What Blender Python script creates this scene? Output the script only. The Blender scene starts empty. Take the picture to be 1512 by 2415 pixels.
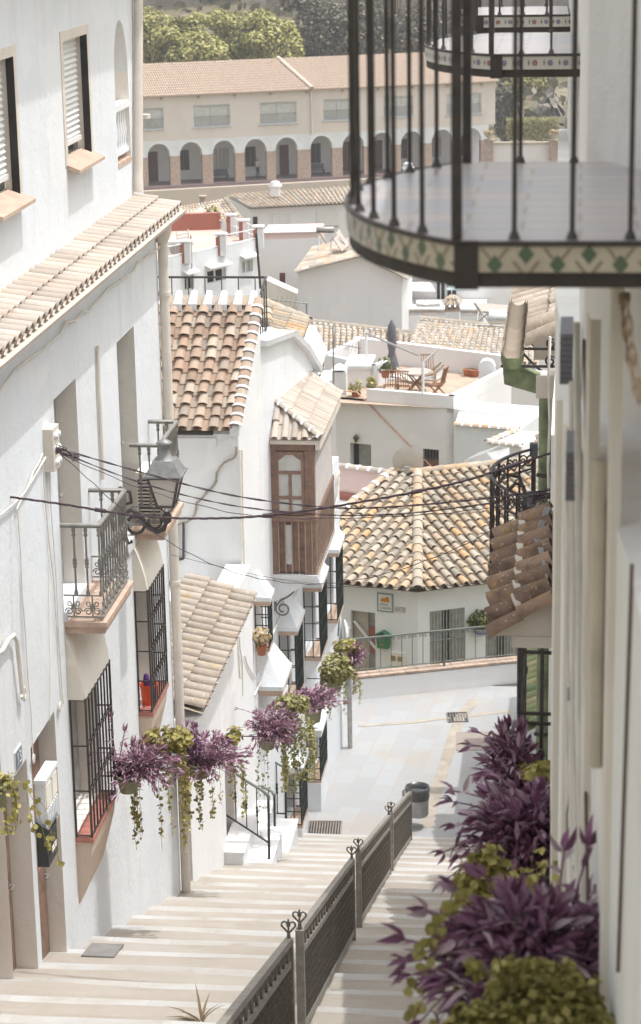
import bpy, math, random
from mathutils import Vector, Matrix
random.seed(7)
S = bpy.context.scene
COL = S.collection
PI = math.pi
V = Vector
# ---------------------------------------------------------------- camera model (photo measured on a 1512 x 2414 grid)
FPX, CX, CY, EYE = 5300.0, 756.0, 1207.0, 16.9
Yc = V((623, -1507, FPX)).normalized()
Dc = V((344, 18782, FPX)); Dc = (Dc - Yc * Dc.dot(Yc)).normalized()
Xc = Dc.cross(Yc)
if Xc.x < 0: Xc = -Xc
RW = Matrix((Xc, Yc, -Dc))            # camera (right, down, forward) -> world
O = V((0, 0, EYE))
def ray(x, y): return RW @ V(((x - CX) / FPX, (y - CY) / FPX, 1.0))
def aX(x, y, X): d = ray(x, y); return O + d * (X / d.x)
def aY(x, y, Y): d = ray(x, y); return O + d * (Y / d.y)
def aZ(x, y, Z): d = ray(x, y); return O + d * ((Z - EYE) / d.z)
def aD(x, y, D): return O + ray(x, y) * D
def aP(x, y, p, n): d = ray(x, y); return O + d * ((V(p) - O).dot(V(n)) / d.dot(V(n)))
def aB(x, y, off=0.0):                 # facade line of the further houses on the left (turns a little to the right)
    return aP(x, y, (-5.5 + off, 33.0, 0), (1, -0.094, 0))
def fB(Y, off=0.0): return -5.5 + off + 0.094 * (Y - 33.0)
def pix(p):
    q = RW.transposed() @ (V(p) - O); return (CX + FPX * q.x / q.z, CY + FPX * q.y / q.z, q.z)

cam = bpy.data.cameras.new('camera'); camo = bpy.data.objects.new('camera', cam); COL.objects.link(camo)
rx, dn, fw = RW.col[0], RW.col[1], RW.col[2]
camo.matrix_world = Matrix(((rx.x, -dn.x, -fw.x, 0), (rx.y, -dn.y, -fw.y, 0), (rx.z, -dn.z, -fw.z, EYE), (0, 0, 0, 1)))
cam.sensor_fit = 'VERTICAL'; cam.sensor_height = 36.0; cam.sensor_width = 24.0; cam.lens = FPX / 2414.0 * 36.0
cam.clip_start = 0.5; cam.clip_end = 2000
cam.dof.use_dof = True; cam.dof.focus_distance = 25.0; cam.dof.aperture_fstop = 5.2
S.camera = camo

# ---------------------------------------------------------------- mesh builder
class MB:
    def __init__(s): s.v = []; s.f = []; s.m = []; s.r = []; s.sm = []
    def add(s, vs, fs, m=0, r=0.5, sm=False):
        b = len(s.v); s.v.extend([tuple(q) for q in vs])
        for f in fs: s.f.append(tuple(i + b for i in f)); s.m.append(m); s.r.append(r); s.sm.append(sm)
    def poly(s, pts, m=0, r=0.5): s.add(pts, [tuple(range(len(pts)))], m, r)
    def box(s, x0, x1, y0, y1, z0, z1, m=0, r=0.5):
        s.add([(x0,y0,z0),(x1,y0,z0),(x1,y1,z0),(x0,y1,z0),(x0,y0,z1),(x1,y0,z1),(x1,y1,z1),(x0,y1,z1)],
              [(0,3,2,1),(4,5,6,7),(0,1,5,4),(1,2,6,5),(2,3,7,6),(3,0,4,7)], m, r)
    def obox(s, c, u, v, w, m=0, r=0.5):          # oriented box: centre and three half vectors
        c, u, v, w = V(c), V(u), V(v), V(w)
        if u.cross(v).dot(w) < 0: u = -u
        P = [c-u-v-w, c+u-v-w, c+u+v-w, c-u+v-w, c-u-v+w, c+u-v+w, c+u+v+w, c-u+v+w]
        s.add(P, [(0,3,2,1),(4,5,6,7),(0,1,5,4),(1,2,6,5),(2,3,7,6),(3,0,4,7)], m, r)
    def bar(s, a, b, w, h=None, up=(0,0,1), m=0, r=0.5):   # square bar from a to b
        a, b = V(a), V(b); d = b - a
        if d.length < 1e-6: return
        h = h or w; up = V(up); side = d.cross(up)
        if side.length < 1e-5: side = d.cross(V((1,0,0)))
        side.normalize(); u2 = side.cross(d).normalized()
        s.obox((a+b)/2, d/2, side*w/2, u2*h/2, m, r)
    def prism(s, pts, vec, m=0, r=0.5, caps=True):
        n = len(pts); vec = V(vec); P = [V(p) for p in pts]; Q = [p+vec for p in P]
        fs = [(i, (i+1)%n, n+(i+1)%n, n+i) for i in range(n)]
        if caps: fs += [tuple(reversed(range(n))), tuple(range(n, 2*n))]
        s.add(P+Q, fs, m, r)
    def tube(s, pts, rad, seg=6, m=0, closed=False, r=0.5, caps=True):
        P = [V(p) for p in pts]; n = len(P)
        R = rad if isinstance(rad, (list, tuple)) else [rad]*n
        vs = []; prev = None
        for i in range(n):
            if closed: t = P[(i+1)%n] - P[i-1]
            else: t = P[min(i+1, n-1)] - P[max(i-1, 0)]
            if t.length < 1e-9: t = V((0,0,1))
            t.normalize()
            if prev is None:
                a = t.cross(V((0,0,1)))
                if a.length < 0.05: a = t.cross(V((0,1,0)))
            else: a = prev - t*prev.dot(t)
            if a.length < 1e-6: a = t.cross(V((1,0,0)))
            a.normalize(); prev = a; b = t.cross(a)
            for k in range(seg):
                th = 2*PI*k/seg; vs.append(P[i] + a*(math.cos(th)*R[i]) + b*(math.sin(th)*R[i]))
        fs = []
        for i in range(n if closed else n-1):
            for k in range(seg):
                i2 = (i+1) % n
                fs.append((i*seg+k, i*seg+(k+1)%seg, i2*seg+(k+1)%seg, i2*seg+k))
        s.add(vs, fs, m, r, True)
        if caps and not closed:
            s.add([vs[k] for k in range(seg)], [tuple(reversed(range(seg)))], m, r)
            s.add([vs[(n-1)*seg+k] for k in range(seg)], [tuple(range(seg))], m, r)
    def lathe(s, c, prof, seg=10, m=0, r=0.5, axis=None, smooth=True):
        c = V(c); ax = V(axis).normalized() if axis else V((0,0,1))
        a = ax.cross(V((1,0,0)))
        if a.length < 0.05: a = ax.cross(V((0,1,0)))
        a.normalize(); b = ax.cross(a); vs = []
        for (rr, z) in prof:
            for k in range(seg):
                th = 2*PI*k/seg; vs.append(c + ax*z + a*(math.cos(th)*rr) + b*(math.sin(th)*rr))
        n = len(prof); fs = []
        for i in range(n-1):
            for k in range(seg): fs.append((i*seg+k, i*seg+(k+1)%seg, (i+1)*seg+(k+1)%seg, (i+1)*seg+k))
        s.add(vs, fs, m, r, smooth)
        s.add(vs[:seg], [tuple(reversed(range(seg)))], m, r); s.add(vs[-seg:], [tuple(range(seg))], m, r)
    def wall(s, p0, u, w, z0, z1, openings=(), n=(1,0,0), thick=0.5, m=0, top=True, m_rev=None, ends=True):
        """outer face of a wall along u from p0 (z ignored), with recessed openings (u0,u1,z0,z1,depth); closed at ends and top"""
        p0 = V((p0[0], p0[1], 0)); u = V(u).normalized(); n = V(n).normalized()
        us = sorted({0.0, w} | {q for o in openings for q in (max(0,o[0]), min(w,o[1]))})
        zs = sorted({z0, z1} | {q for o in openings for q in (max(z0,o[2]), min(z1,o[3]))})
        flip = u.cross(V((0,0,1))).dot(n) < 0
        def q(a, b, c, d, mm=m):
            s.poly([d, c, b, a] if flip else [a, b, c, d], mm)
        def pt(a, z, d=0.0): return p0 + u*a + V((0,0,z)) - n*d
        for i in range(len(us)-1):
            for j in range(len(zs)-1):
                a, b, c, d = us[i], us[i+1], zs[j], zs[j+1]
                if b-a < 1e-6 or d-c < 1e-6: continue
                mu, mz = (a+b)/2, (c+d)/2
                if any(o[0] < mu < o[1] and o[2] < mz < o[3] for o in openings): continue
                q(pt(a,c), pt(b,c), pt(b,d), pt(a,d))
        mr = m if m_rev is None else m_rev
        for o in openings:
            a, b, c, d, e = max(0,o[0]), min(w,o[1]), max(z0,o[2]), min(z1,o[3]), o[4]
            q(pt(a,c), pt(a,c,e), pt(a,d,e), pt(a,d), mr) if False else q(pt(a,c), pt(a,d), pt(a,d,e), pt(a,c,e), mr)
            q(pt(b,c), pt(b,c,e), pt(b,d,e), pt(b,d), mr)
            q(pt(a,d), pt(b,d), pt(b,d,e), pt(a,d,e), mr)
            q(pt(a,c), pt(a,c,e), pt(b,c,e), pt(b,c), mr)
            q(pt(a,c,e), pt(a,d,e), pt(b,d,e), pt(b,c,e), mr) if False else q(pt(a,c,e), pt(b,c,e), pt(b,d,e), pt(a,d,e), mr)
        if ends:
            q(pt(0,z0,thick), pt(0,z0), pt(0,z1), pt(0,z1,thick)); q(pt(w,z0), pt(w,z0,thick), pt(w,z1,thick), pt(w,z1))
        if top: q(pt(0,z1), pt(w,z1), pt(w,z1,thick), pt(0,z1,thick))
    def build(s, name, mat, parent=None, loc=None):
        me = bpy.data.meshes.new(name)
        off = V(parent['_w']) if parent is not None else (V(loc) if loc is not None else V((0,0,0)))
        me.from_pydata([(q[0]-off.x, q[1]-off.y, q[2]-off.z) for q in s.v], [], s.f)
        mats = mat if isinstance(mat, (list, tuple)) else [mat]
        for q in mats: me.materials.append(q)
        me.polygons.foreach_set('material_index', s.m)
        me.polygons.foreach_set('use_smooth', s.sm)
        at = me.attributes.new('rnd', 'FLOAT', 'FACE'); at.data.foreach_set('value', s.r)
        me.update()
        ob = bpy.data.objects.new(name, me); COL.objects.link(ob)
        if parent is not None:
            ob.parent = parent
            ob['_w'] = tuple(parent['_w'])
        else:
            ob.location = off; ob['_w'] = tuple(off)
        return ob

def thing(name, label, cat, loc, group=None):
    o = bpy.data.objects.new(name, None); COL.objects.link(o); o.location = loc; o.empty_display_size = 0.2
    o['label'] = label; o['category'] = cat; o['_w'] = tuple(V(loc))
    if group: o['group'] = group
    return o
def tag(o, label, cat, group=None):
    o['label'] = label; o['category'] = cat
    if group: o['group'] = group
    return o
def struct(o, kind='structure'): o['kind'] = kind; return o
def copy_tree(o, parent=None):
    c = o.copy(); COL.objects.link(c)
    if parent is not None: c.parent = parent
    for ch in [q for q in bpy.data.objects if q.parent == o]: copy_tree(ch, c)
    return c
def copy_at(o, loc, rz=0.0, label=None, scale=1.0):
    c = copy_tree(o); c.location = loc; c.rotation_euler = (0, 0, rz); c.scale = (scale,)*3; c['_w'] = tuple(V(loc))
    if label: c['label'] = label
    return c

# ---------------------------------------------------------------- barrel tiles
def tile_cover(mb, a, b, side, nrm, r0, r1, seg=5, rnd=0.5, thick=0.014, m=0, lift=0.02):
    """one cover tile from its upper end a (radius r0) to its lower end b (radius r1)"""
    ra, rb, ia, ib = [], [], [], []
    for k in range(seg+1):
        th = PI*k/seg; c, s_ = math.cos(th), math.sin(th)
        ra.append(a + side*(c*r0) + nrm*(s_*r0*0.8)); rb.append(b + nrm*lift + side*(c*r1) + nrm*(s_*r1*0.8))
        ib.append(b + nrm*lift + side*(c*(r1-thick)) + nrm*(s_*(r1-thick)*0.8 - 0.004))
    n = seg+1
    mb.add(ra+rb, [(k, k+1, n+k+1, n+k) for k in range(seg)], m, rnd, True)
    mb.add(rb+ib, [(k, k+1, n+k+1, n+k) for k in range(seg)], m, rnd*0.8)
def tile_pan(mb, a, b, side, nrm, r, seg=3, rnd=0.5, m=0):
    A, B = [], []
    for k in range(seg+1):
        th = PI*k/seg; c, s_ = math.cos(th), math.sin(th)
        A.append(a + side*(c*r) - nrm*(s_*r*0.45 - 0.02)); B.append(b + side*(c*r) - nrm*(s_*r*0.45 - 0.035))
    n = seg+1
    mb.add(A+B, [(k, n+k, n+k+1, k+1) for k in range(seg)], m, rnd, True)
def tile_slope(mb, E0, E1, up, lenf, cw=0.25, tl=0.36, seg=5, jit=1.0, m=0, pan=True, deck=True, lift=0.02, rr=None, pm=None):
    """tiles on a slope: eave from E0 to E1 (seen from outside, left to right), columns run up along 'up';
    lenf(t) gives (low, high) distances up the slope for position t in 0..1 along the eave"""
    E0, E1 = V(E0), V(E1); L = (E1-E0).length; ex = (E1-E0).normalized(); up = V(up).normalized()
    nrm = ex.cross(up).normalized()
    if nrm.z < 0: nrm = -nrm
    nc = max(1, round(L/cw)); w = L/nc
    if deck:
        N = 24; low = []; hi = []
        for k in range(N+1):
            t = k/N; lo, h = lenf(t); base = E0 + ex*(L*t) - nrm*0.03
            low.append(base + up*lo); hi.append(base + up*h)
        mb.add(low+hi, [(k, k+1, N+2+k, N+1+k) for k in range(N)], m if pm is None else pm, 0.15)
    for i in range(nc):
        t = (i+0.5)/nc; lo, h = lenf(t)
        if h-lo > 0.08:
            n = max(1, round((h-lo)/tl)); st = (h-lo)/n; base = E0 + ex*(w*(i+0.5))
            for j in range(n):
                b = base + up*(lo + st*j); a = base + up*(lo + st*(j+1)*1.0 + st*0.06)
                dx = ex*(random.uniform(-1,1)*0.010*jit); dz = nrm*(random.uniform(0,1)*0.008*jit)
                rad = w*0.36*random.uniform(0.95, 1.05)
                tile_cover(mb, a+dx*0.5+dz*0.3, b+dx+dz, ex, nrm, rad*0.82, rad, seg, random.random() if rr is None else rr(), m=m, lift=lift)
        if pan and i < nc-1:
            t = (i+1.0)/nc; lo, h = lenf(t)
            if h-lo > 0.08:
                n = max(1, round((h-lo)/tl)); st = (h-lo)/n; base = E0 + ex*(w*(i+1))
                for j in range(n):
                    b = base + up*(lo + st*j - 0.02); a = base + up*(lo + st*(j+1))
                    tile_pan(mb, a, b, ex, nrm, w*0.34, 3, random.random(), m if pm is None else pm)
    return nrm
def ridge_tiles(mb, a, b, n, r=0.11, m=0, seg=5, mort=None, lift=0.03, up=(0,0,1)):
    a, b = V(a), V(b); d = (b-a)/n; dn_ = d.normalized(); side = dn_.cross(V(up)).normalized(); nrm = side.cross(dn_).normalized()
    if nrm.z < 0: nrm = -nrm
    for k in range(n):
        p = a + d*k; q = a + d*(k+1.08)
        tile_cover(mb, p, q, side, nrm, r*0.88, r, seg, random.random(), m=m, lift=0.012)
        if mort is not None:
            c = a + d*(k+0.97); w = d*0.13
            tile_cover(mb, c-w, c+w, side, nrm, r*1.12, r*1.14, seg, 0.5, m=mort, lift=0.0)

# ---------------------------------------------------------------- materials
MATS = {}
def newmat(name):
    m = bpy.data.materials.new(name); m.use_nodes = True; nt = m.node_tree; b = nt.nodes['Principled BSDF']
    MATS[name] = m; return m, nt, b
def nd(nt, typ, **kw):
    n_ = nt.nodes.new(typ)
    for k, v in kw.items(): setattr(n_, k, v)
    return n_
def mixc(nt, fac, a, b, mode='MIX'):
    n_ = nt.nodes.new('ShaderNodeMix'); n_.data_type = 'RGBA'; n_.blend_type = mode
    for sock, val in ((n_.inputs[0], fac), (n_.inputs[6], a), (n_.inputs[7], b)):
        if hasattr(val, 'is_output'): nt.links.new(val, sock)
        elif isinstance(val, (int, float)): sock.default_value = val
        else: sock.default_value = (*val[:3], 1)
    return n_.outputs[2]
def noise(nt, scale, detail=4.0, rough=0.55, vec=None):
    n_ = nd(nt, 'ShaderNodeTexNoise'); n_.inputs['Scale'].default_value = scale; n_.inputs['Detail'].default_value = detail
    n_.inputs['Roughness'].default_value = rough
    if vec is None:
        g = nd(nt, 'ShaderNodeNewGeometry'); vec = g.outputs['Position']
    nt.links.new(vec, n_.inputs['Vector']); return n_.outputs['Fac']
def ramp(nt, fac, stops, interp='LINEAR'):
    r = nd(nt, 'ShaderNodeValToRGB'); cr = r.color_ramp; cr.interpolation = interp
    while len(cr.elements) < len(stops): cr.elements.new(0.5)
    for e, (p, c) in zip(cr.elements, stops):
        e.position = p; e.color = (*c, 1) if len(c) == 3 else c
    nt.links.new(fac, r.inputs['Fac']); return r.outputs['Color']
def posvec(nt, scale=(1,1,1)):
    g = nd(nt, 'ShaderNodeNewGeometry'); mp = nd(nt, 'ShaderNodeMapping'); mp.inputs['Scale'].default_value = scale
    nt.links.new(g.outputs['Position'], mp.inputs['Vector']); return mp.outputs['Vector']
def bump(nt, b, h, strength=0.2, dist=0.01):
    n_ = nd(nt, 'ShaderNodeBump'); n_.inputs['Strength'].default_value = strength; n_.inputs['Distance'].default_value = dist
    nt.links.new(h, n_.inputs['Height']); nt.links.new(n_.outputs['Normal'], b.inputs['Normal'])
def plaster(name, col, stain=(0.62,0.55,0.47), amount=0.35, bs=0.25, sc=1.0):
    m, nt, b = newmat(name)
    f1 = ramp(nt, noise(nt, 0.55*sc, 5, 0.6), [(0.42, (0,0,0)), (0.75, (1,1,1))])
    f2 = ramp(nt, noise(nt, 1.0, 4, 0.6, posvec(nt, (3.5*sc, 3.5*sc, 0.35*sc))), [(0.52, (0,0,0)), (0.8, (1,1,1))])
    mul = nd(nt, 'ShaderNodeMath', operation='MULTIPLY'); nt.links.new(f1, mul.inputs[0]); mul.inputs[1].default_value = amount*0.55
    mu2 = nd(nt, 'ShaderNodeMath', operation='MULTIPLY'); nt.links.new(f2, mu2.inputs[0]); mu2.inputs[1].default_value = amount
    c = mixc(nt, mul.outputs[0], col, stain); c = mixc(nt, mu2.outputs[0], c, stain)
    pa = ramp(nt, noise(nt, 0.42*sc, 3, 0.5), [(0.53, (0,0,0)), (0.56, (1,1,1))])          # repainted patches
    pb = ramp(nt, noise(nt, 0.9*sc, 2, 0.5, posvec(nt, (1.3, 0.8, 1.1))), [(0.60, (0,0,0)), (0.615, (1,1,1))])
    m3 = nd(nt, 'ShaderNodeMath', operation='MULTIPLY'); nt.links.new(pa, m3.inputs[0]); m3.inputs[1].default_value = 0.5
    c = mixc(nt, m3.outputs[0], c, tuple(q*0.93 for q in col)); m4 = nd(nt, 'ShaderNodeMath', operation='MULTIPLY'); nt.links.new(pb, m4.inputs[0]); m4.inputs[1].default_value = 0.6
    c = mixc(nt, m4.outputs[0], c, (min(.86,col[0]*1.05), min(.86,col[1]*1.03), min(.86,col[2]*1.0)))
    nt.links.new(c, b.inputs['Base Color']); b.inputs['Roughness'].default_value = 0.9; b.inputs['Specular IOR Level'].default_value = 0.15
    ad = nd(nt, 'ShaderNodeMath', operation='ADD'); nt.links.new(noise(nt, 14*sc, 6, 0.65), ad.inputs[0]); ml = nd(nt, 'ShaderNodeMath', operation='MULTIPLY'); nt.links.new(noise(nt, 2.2*sc, 3, 0.5), ml.inputs[0]); ml.inputs[1].default_value = 1.6; nt.links.new(ml.outputs[0], ad.inputs[1])
    bump(nt, b, ad.outputs[0], bs, 0.035); return m
def simple(name, col, rough=0.6, metal=0.0, var=0.15, sc=6.0, spec=0.5, bs=0.0, trans=0.0):
    m, nt, b = newmat(name)
    dark = tuple(q*(1-var) for q in col); lite = tuple(min(1, q*(1+var)) for q in col)
    nt.links.new(ramp(nt, noise(nt, sc, 5), [(0.3, dark), (0.7, lite)]), b.inputs['Base Color'])
    b.inputs['Roughness'].default_value = rough; b.inputs['Metallic'].default_value = metal; b.inputs['Specular IOR Level'].default_value = spec
    if bs: bump(nt, b, noise(nt, sc*4, 5), bs, 0.01)
    return m
def tilemat(name, cols, lichen=None, lamt=0.5, lsc=9.0, dirt=(0.16,0.12,0.09), damt=0.35):
    m, nt, b = newmat(name)
    at = nd(nt, 'ShaderNodeAttribute', attribute_name='rnd')
    st = [(i/max(1, len(cols)-1)*0.96, c) for i, c in enumerate(cols)]
    c = ramp(nt, at.outputs['Fac'], st)
    f = ramp(nt, noise(nt, 4.5, 6, 0.65), [(0.45, (0,0,0)), (0.72, (1,1,1))])
    mu = nd(nt, 'ShaderNodeMath', operation='MULTIPLY'); nt.links.new(f, mu.inputs[0]); mu.inputs[1].default_value = damt
    c = mixc(nt, mu.outputs[0], c, dirt)
    if lichen:
        f = ramp(nt, noise(nt, lsc, 7, 0.7), [(0.52, (0,0,0)), (0.66, (1,1,1))])
        g = ramp(nt, noise(nt, lsc*0.16, 3, 0.6), [(0.4, (0,0,0)), (0.62, (1,1,1))])
        mu = nd(nt, 'ShaderNodeMath', operation='MULTIPLY'); nt.links.new(f, mu.inputs[0]); nt.links.new(g, mu.inputs[1])
        m2 = nd(nt, 'ShaderNodeMath', operation='MULTIPLY'); nt.links.new(mu.outputs[0], m2.inputs[0]); m2.inputs[1].default_value = lamt
        c = mixc(nt, m2.outputs[0], c, lichen)
        f = ramp(nt, noise(nt, lsc*3.1, 3, 0.6), [(0.63, (0,0,0)), (0.68, (1,1,1))])
        m3 = nd(nt, 'ShaderNodeMath', operation='MULTIPLY'); nt.links.new(f, m3.inputs[0]); m3.inputs[1].default_value = 0.6
        c = mixc(nt, m3.outputs[0], c, (0.55,0.52,0.45))
    nt.links.new(c, b.inputs['Base Color']); b.inputs['Roughness'].default_value = 0.9; b.inputs['Specular IOR Level'].default_value = 0.1
    bump(nt, b, noise(nt, 22, 5), 0.25, 0.01); return m
def leafmat(name, c0, c1, c2=None, rough=0.5, trans=0.25):
    m, nt, b = newmat(name)
    at = nd(nt, 'ShaderNodeAttribute', attribute_name='rnd')
    st = [(0.0, c0), (0.6, c1)] + ([(1.0, c2)] if c2 else [])
    c = ramp(nt, at.outputs['Fac'], st); nt.links.new(c, b.inputs['Base Color'])
    b.inputs['Roughness'].default_value = rough; b.inputs['Specular IOR Level'].default_value = 0.35
    tr = nd(nt, 'ShaderNodeBsdfTranslucent'); nt.links.new(c, tr.inputs['Color'])
    mx = nd(nt, 'ShaderNodeMixShader'); mx.inputs[0].default_value = trans
    out = nt.nodes['Material Output']
    nt.links.new(b.outputs[0], mx.inputs[1]); nt.links.new(tr.outputs[0], mx.inputs[2]); nt.links.new(mx.outputs[0], out.inputs['Surface'])
    return m

lampglass = leafmat('frosted_lamp_glass', (0.85,0.81,0.76), (0.85,0.81,0.76), None, 0.4, 0.5)
white = plaster('white_plaster', (0.72,0.74,0.765), stain=(0.58,0.54,0.49), amount=0.42)
whiteB = plaster('white_plaster_old', (0.77,0.775,0.78), amount=0.38)
whiteC = plaster('white_plaster_far', (0.77,0.76,0.765), amount=0.18, bs=0.1, sc=0.5)
reveal = plaster('reveal_plaster_bounce', (0.78,0.74,0.69), amount=0.2)  # warm bounce from the street put into the colour of the recess sides
cream = plaster('cream_plaster', (0.80,0.75,0.675), stain=(0.5,0.42,0.33), amount=0.4)
beige = plaster('beige_plaster', (0.62,0.50,0.41), stain=(0.52,0.38,0.27), amount=0.5)
pinkw = plaster('pink_plaster', (0.66,0.50,0.47), amount=0.25, sc=0.6)
redw = plaster('red_plaster', (0.36,0.15,0.115), stain=(0.42,0.25,0.2), amount=0.5, sc=0.8)
arcadew = plaster('arcade_plaster', (0.70,0.635,0.585), stain=(0.55,0.46,0.40), amount=0.4, bs=0.1, sc=0.25)
greyw = plaster('grey_white_plaster', (0.80,0.80,0.805), amount=0.2, bs=0.1, sc=0.5)
t_pale = tilemat('pale_roof_tile', [(0.38,0.33,0.285),(0.48,0.41,0.355),(0.54,0.475,0.415),(0.43,0.38,0.335),(0.50,0.405,0.335)], damt=0.18)
t_terra = tilemat('terracotta_roof_tile', [(0.27,0.19,0.145),(0.38,0.27,0.205),(0.45,0.345,0.27),(0.30,0.25,0.21),(0.42,0.285,0.21),(0.48,0.41,0.33)], lichen=(0.46,0.40,0.29), lamt=0.5, damt=0.25)
t_hip = tilemat('lichen_roof_tile', [(0.31,0.27,0.22),(0.42,0.37,0.30),(0.27,0.24,0.20),(0.46,0.40,0.32),(0.50,0.31,0.165),(0.37,0.32,0.26),(0.44,0.34,0.24)], lichen=(0.56,0.29,0.11), lamt=1.0, lsc=2.0, damt=0.3)
t_old = tilemat('old_roof_tile', [(0.30,0.26,0.22),(0.38,0.33,0.28),(0.335,0.28,0.235),(0.41,0.35,0.295)], lichen=(0.46,0.33,0.16), lamt=0.75, lsc=5, damt=0.45)
t_far = tilemat('far_roof_tile', [(0.38,0.33,0.28),(0.54,0.48,0.41),(0.33,0.29,0.26),(0.55,0.42,0.30),(0.60,0.55,0.48),(0.46,0.40,0.34),(0.57,0.37,0.22)], damt=0.25)
t_arc = tilemat('arcade_roof_tile', [(0.48,0.365,0.285),(0.55,0.435,0.35),(0.51,0.395,0.315)], damt=0.25)
t_brown = tilemat('mossy_brown_tile', [(0.26,0.17,0.125),(0.33,0.225,0.165),(0.22,0.15,0.115),(0.37,0.26,0.19)], lichen=(0.46,0.28,0.07), lamt=0.75, lsc=13, dirt=(0.05,0.035,0.03), damt=0.9)
t_green = tilemat('green_glazed_tile', [(0.20,0.27,0.15),(0.34,0.35,0.20),(0.27,0.33,0.18),(0.46,0.42,0.26),(0.16,0.25,0.15)], damt=0.3)
t_pan = tilemat('stained_shaded_channel_tile', [(0.20,0.165,0.13),(0.27,0.225,0.175),(0.17,0.145,0.115)], damt=.6)  # dirt, plus the shade of gaps and gutter insides put into the colour
mortar = plaster('mortar', (0.62,0.56,0.49), amount=0.5)
iron = simple('dark_iron', (0.055,0.046,0.043), 0.5, 0.0, 0.3, 20, 0.5)
irongrey = simple('grey_iron', (0.235,0.225,0.205), 0.5, 0.2, 0.2, 15, 0.5)
irongreen = simple('dark_green_iron', (0.022,0.032,0.028), 0.5, 0.0, 0.3, 15, 0.5)
railm = simple('railing_iron', (0.17,0.155,0.135), 0.5, 0.3, 0.3, 18, 0.5)
meshm = simple('perforated_iron', (0.15,0.135,0.115), 0.55, 0.3, 0.35, 30, 0.5)
wood = simple('brown_wood', (0.235,0.15,0.115), 0.6, 0, 0.25, 9, 0.3)
teak = simple('teak_wood', (0.29,0.15,0.085), 0.6, 0, 0.25, 9, 0.3)
doorred = simple('dark_red_door', (0.11,0.035,0.03), 0.5, 0, 0.2, 4, 0.4)
dark = simple('dark_interior', (0.035,0.033,0.034), 0.6, 0, 0.2, 4, 0.3)
glass = simple('window_glass', (0.06,0.07,0.075), 0.08, 0, 0.2, 2, 0.6)
frost = simple('curtained_glass', (0.52,0.52,0.50), 0.25, 0, 0.12, 5, 0.5)
curtain = simple('net_curtain', (0.55,0.555,0.53), 0.7, 0, 0.12, 3, 0.2)
shutter = simple('white_shutter', (0.72,0.72,0.70), 0.5, 0, 0.05, 3, 0.3)
greyshut = simple('grey_shutter', (0.33,0.30,0.275), 0.5, 0, 0.08, 3, 0.3)
greydoor = simple('grey_painted_wood', (0.34,0.335,0.315), 0.6, 0, 0.2, 7, 0.3)
terrafloor = simple('terracotta_sill', (0.50,0.365,0.285), 0.75, 0, 0.15, 7, 0.3)
redtile = simple('red_sill_tile', (0.42,0.165,0.125), 0.5, 0, 0.15, 7, 0.4)
pvc = simple('beige_pipe', (0.66,0.60,0.53), 0.5, 0, 0.08, 4, 0.3)
cablew = simple('white_cable', (0.70,0.66,0.60), 0.6, 0, 0.1, 8, 0.3)
cabled = simple('dark_cable', (0.075,0.05,0.063), 0.5, 0, 0.2, 8, 0.4)
cableg = simple('grey_cable', (0.25,0.25,0.25), 0.5, 0, 0.15, 8, 0.4)
greenp = simple('green_glazed_pipe', (0.19,0.225,0.125), 0.4, 0, 0.5, 6, 0.4, 0.15)
potg = simple('green_plastic_pot', (0.23,0.23,0.145), 0.5, 0, 0.2, 8, 0.4)
potc = simple('clay_pot', (0.42,0.16,0.09), 0.8, 0, 0.15, 8, 0.3)
orange = simple('orange_plastic', (0.75,0.10,0.03), 0.4, 0, 0.06, 3, 0.5)
toyp = simple('purple_toy', (0.10,0.03,0.20), 0.5); toyg = simple('green_toy', (0.05,0.32,0.08), 0.5); toyb = simple('blue_toy', (0.08,0.25,0.55), 0.5)
slate = simple('balcony_floor_tile', (0.24,0.23,0.235), 0.5, 0, 0.15, 4, 0.4)
slab_dark = simple('dark_slab_paint', (0.060,0.052,0.047), 0.7, 0, 0.2, 6, 0.3)

lampmetal = simple('lamp_grey_metal', (0.25,0.25,0.25), 0.5, 0.4, 0.25, 12, 0.5)
bluegrey = simple('blue_grey_blind', (0.20,0.20,0.225), 0.6, 0, 0.15, 9, 0.3)
steel = simple('galvanised_steel', (0.40,0.39,0.38), 0.45, 0.5, 0.2, 8, 0.5)
bagm = simple('black_bag', (0.075,0.075,0.078), 0.3, 0, 0.2, 9, 0.6)
greenbox = simple('green_letterbox', (0.06,0.19,0.09), 0.5, 0, 0.1, 6, 0.4)
blackbox = simple('black_letterbox', (0.035,0.035,0.037), 0.45, 0, 0.15, 6, 0.5)
canvas = simple('white_canvas', (0.74,0.72,0.67), 0.9, 0, 0.08, 4, 0.1)
umbm = simple('grey_umbrella_cloth', (0.17,0.165,0.185), 0.85, 0, 0.15, 6, 0.2)
whitem = simple('white_metal', (0.76,0.76,0.75), 0.4, 0, 0.05, 4, 0.4)
dishm = simple('beige_dish', (0.46,0.42,0.375), 0.6, 0, 0.06, 3, 0.3)
terrace = simple('terrace_floor_tile', (0.44,0.335,0.26), 0.8, 0, 0.15, 2, 0.2)
pinkfloor = simple('pink_terrace_floor', (0.55,0.40,0.345), 0.8, 0, 0.1, 2, 0.2)
brickm = simple('brick', (0.42,0.325,0.27), 0.9, 0, 0.25, 6, 0.1)
copingm = simple('brick_coping', (0.43,0.325,0.26), 0.9, 0, 0.3, 5, 0.1)
skin = simple('skin', (0.45,0.28,0.20), 0.6); shirt = simple('white_shirt', (0.75,0.75,0.74), 0.8); trousers = simple('dark_trousers', (0.03,0.03,0.04), 0.8)
benchm = simple('blue_grey_bench', (0.10,0.11,0.15), 0.6)
purple = leafmat('purple_leaf', (0.12,0.042,0.085), (0.27,0.125,0.21), (0.48,0.38,0.43), 0.4, 0.25)
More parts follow.
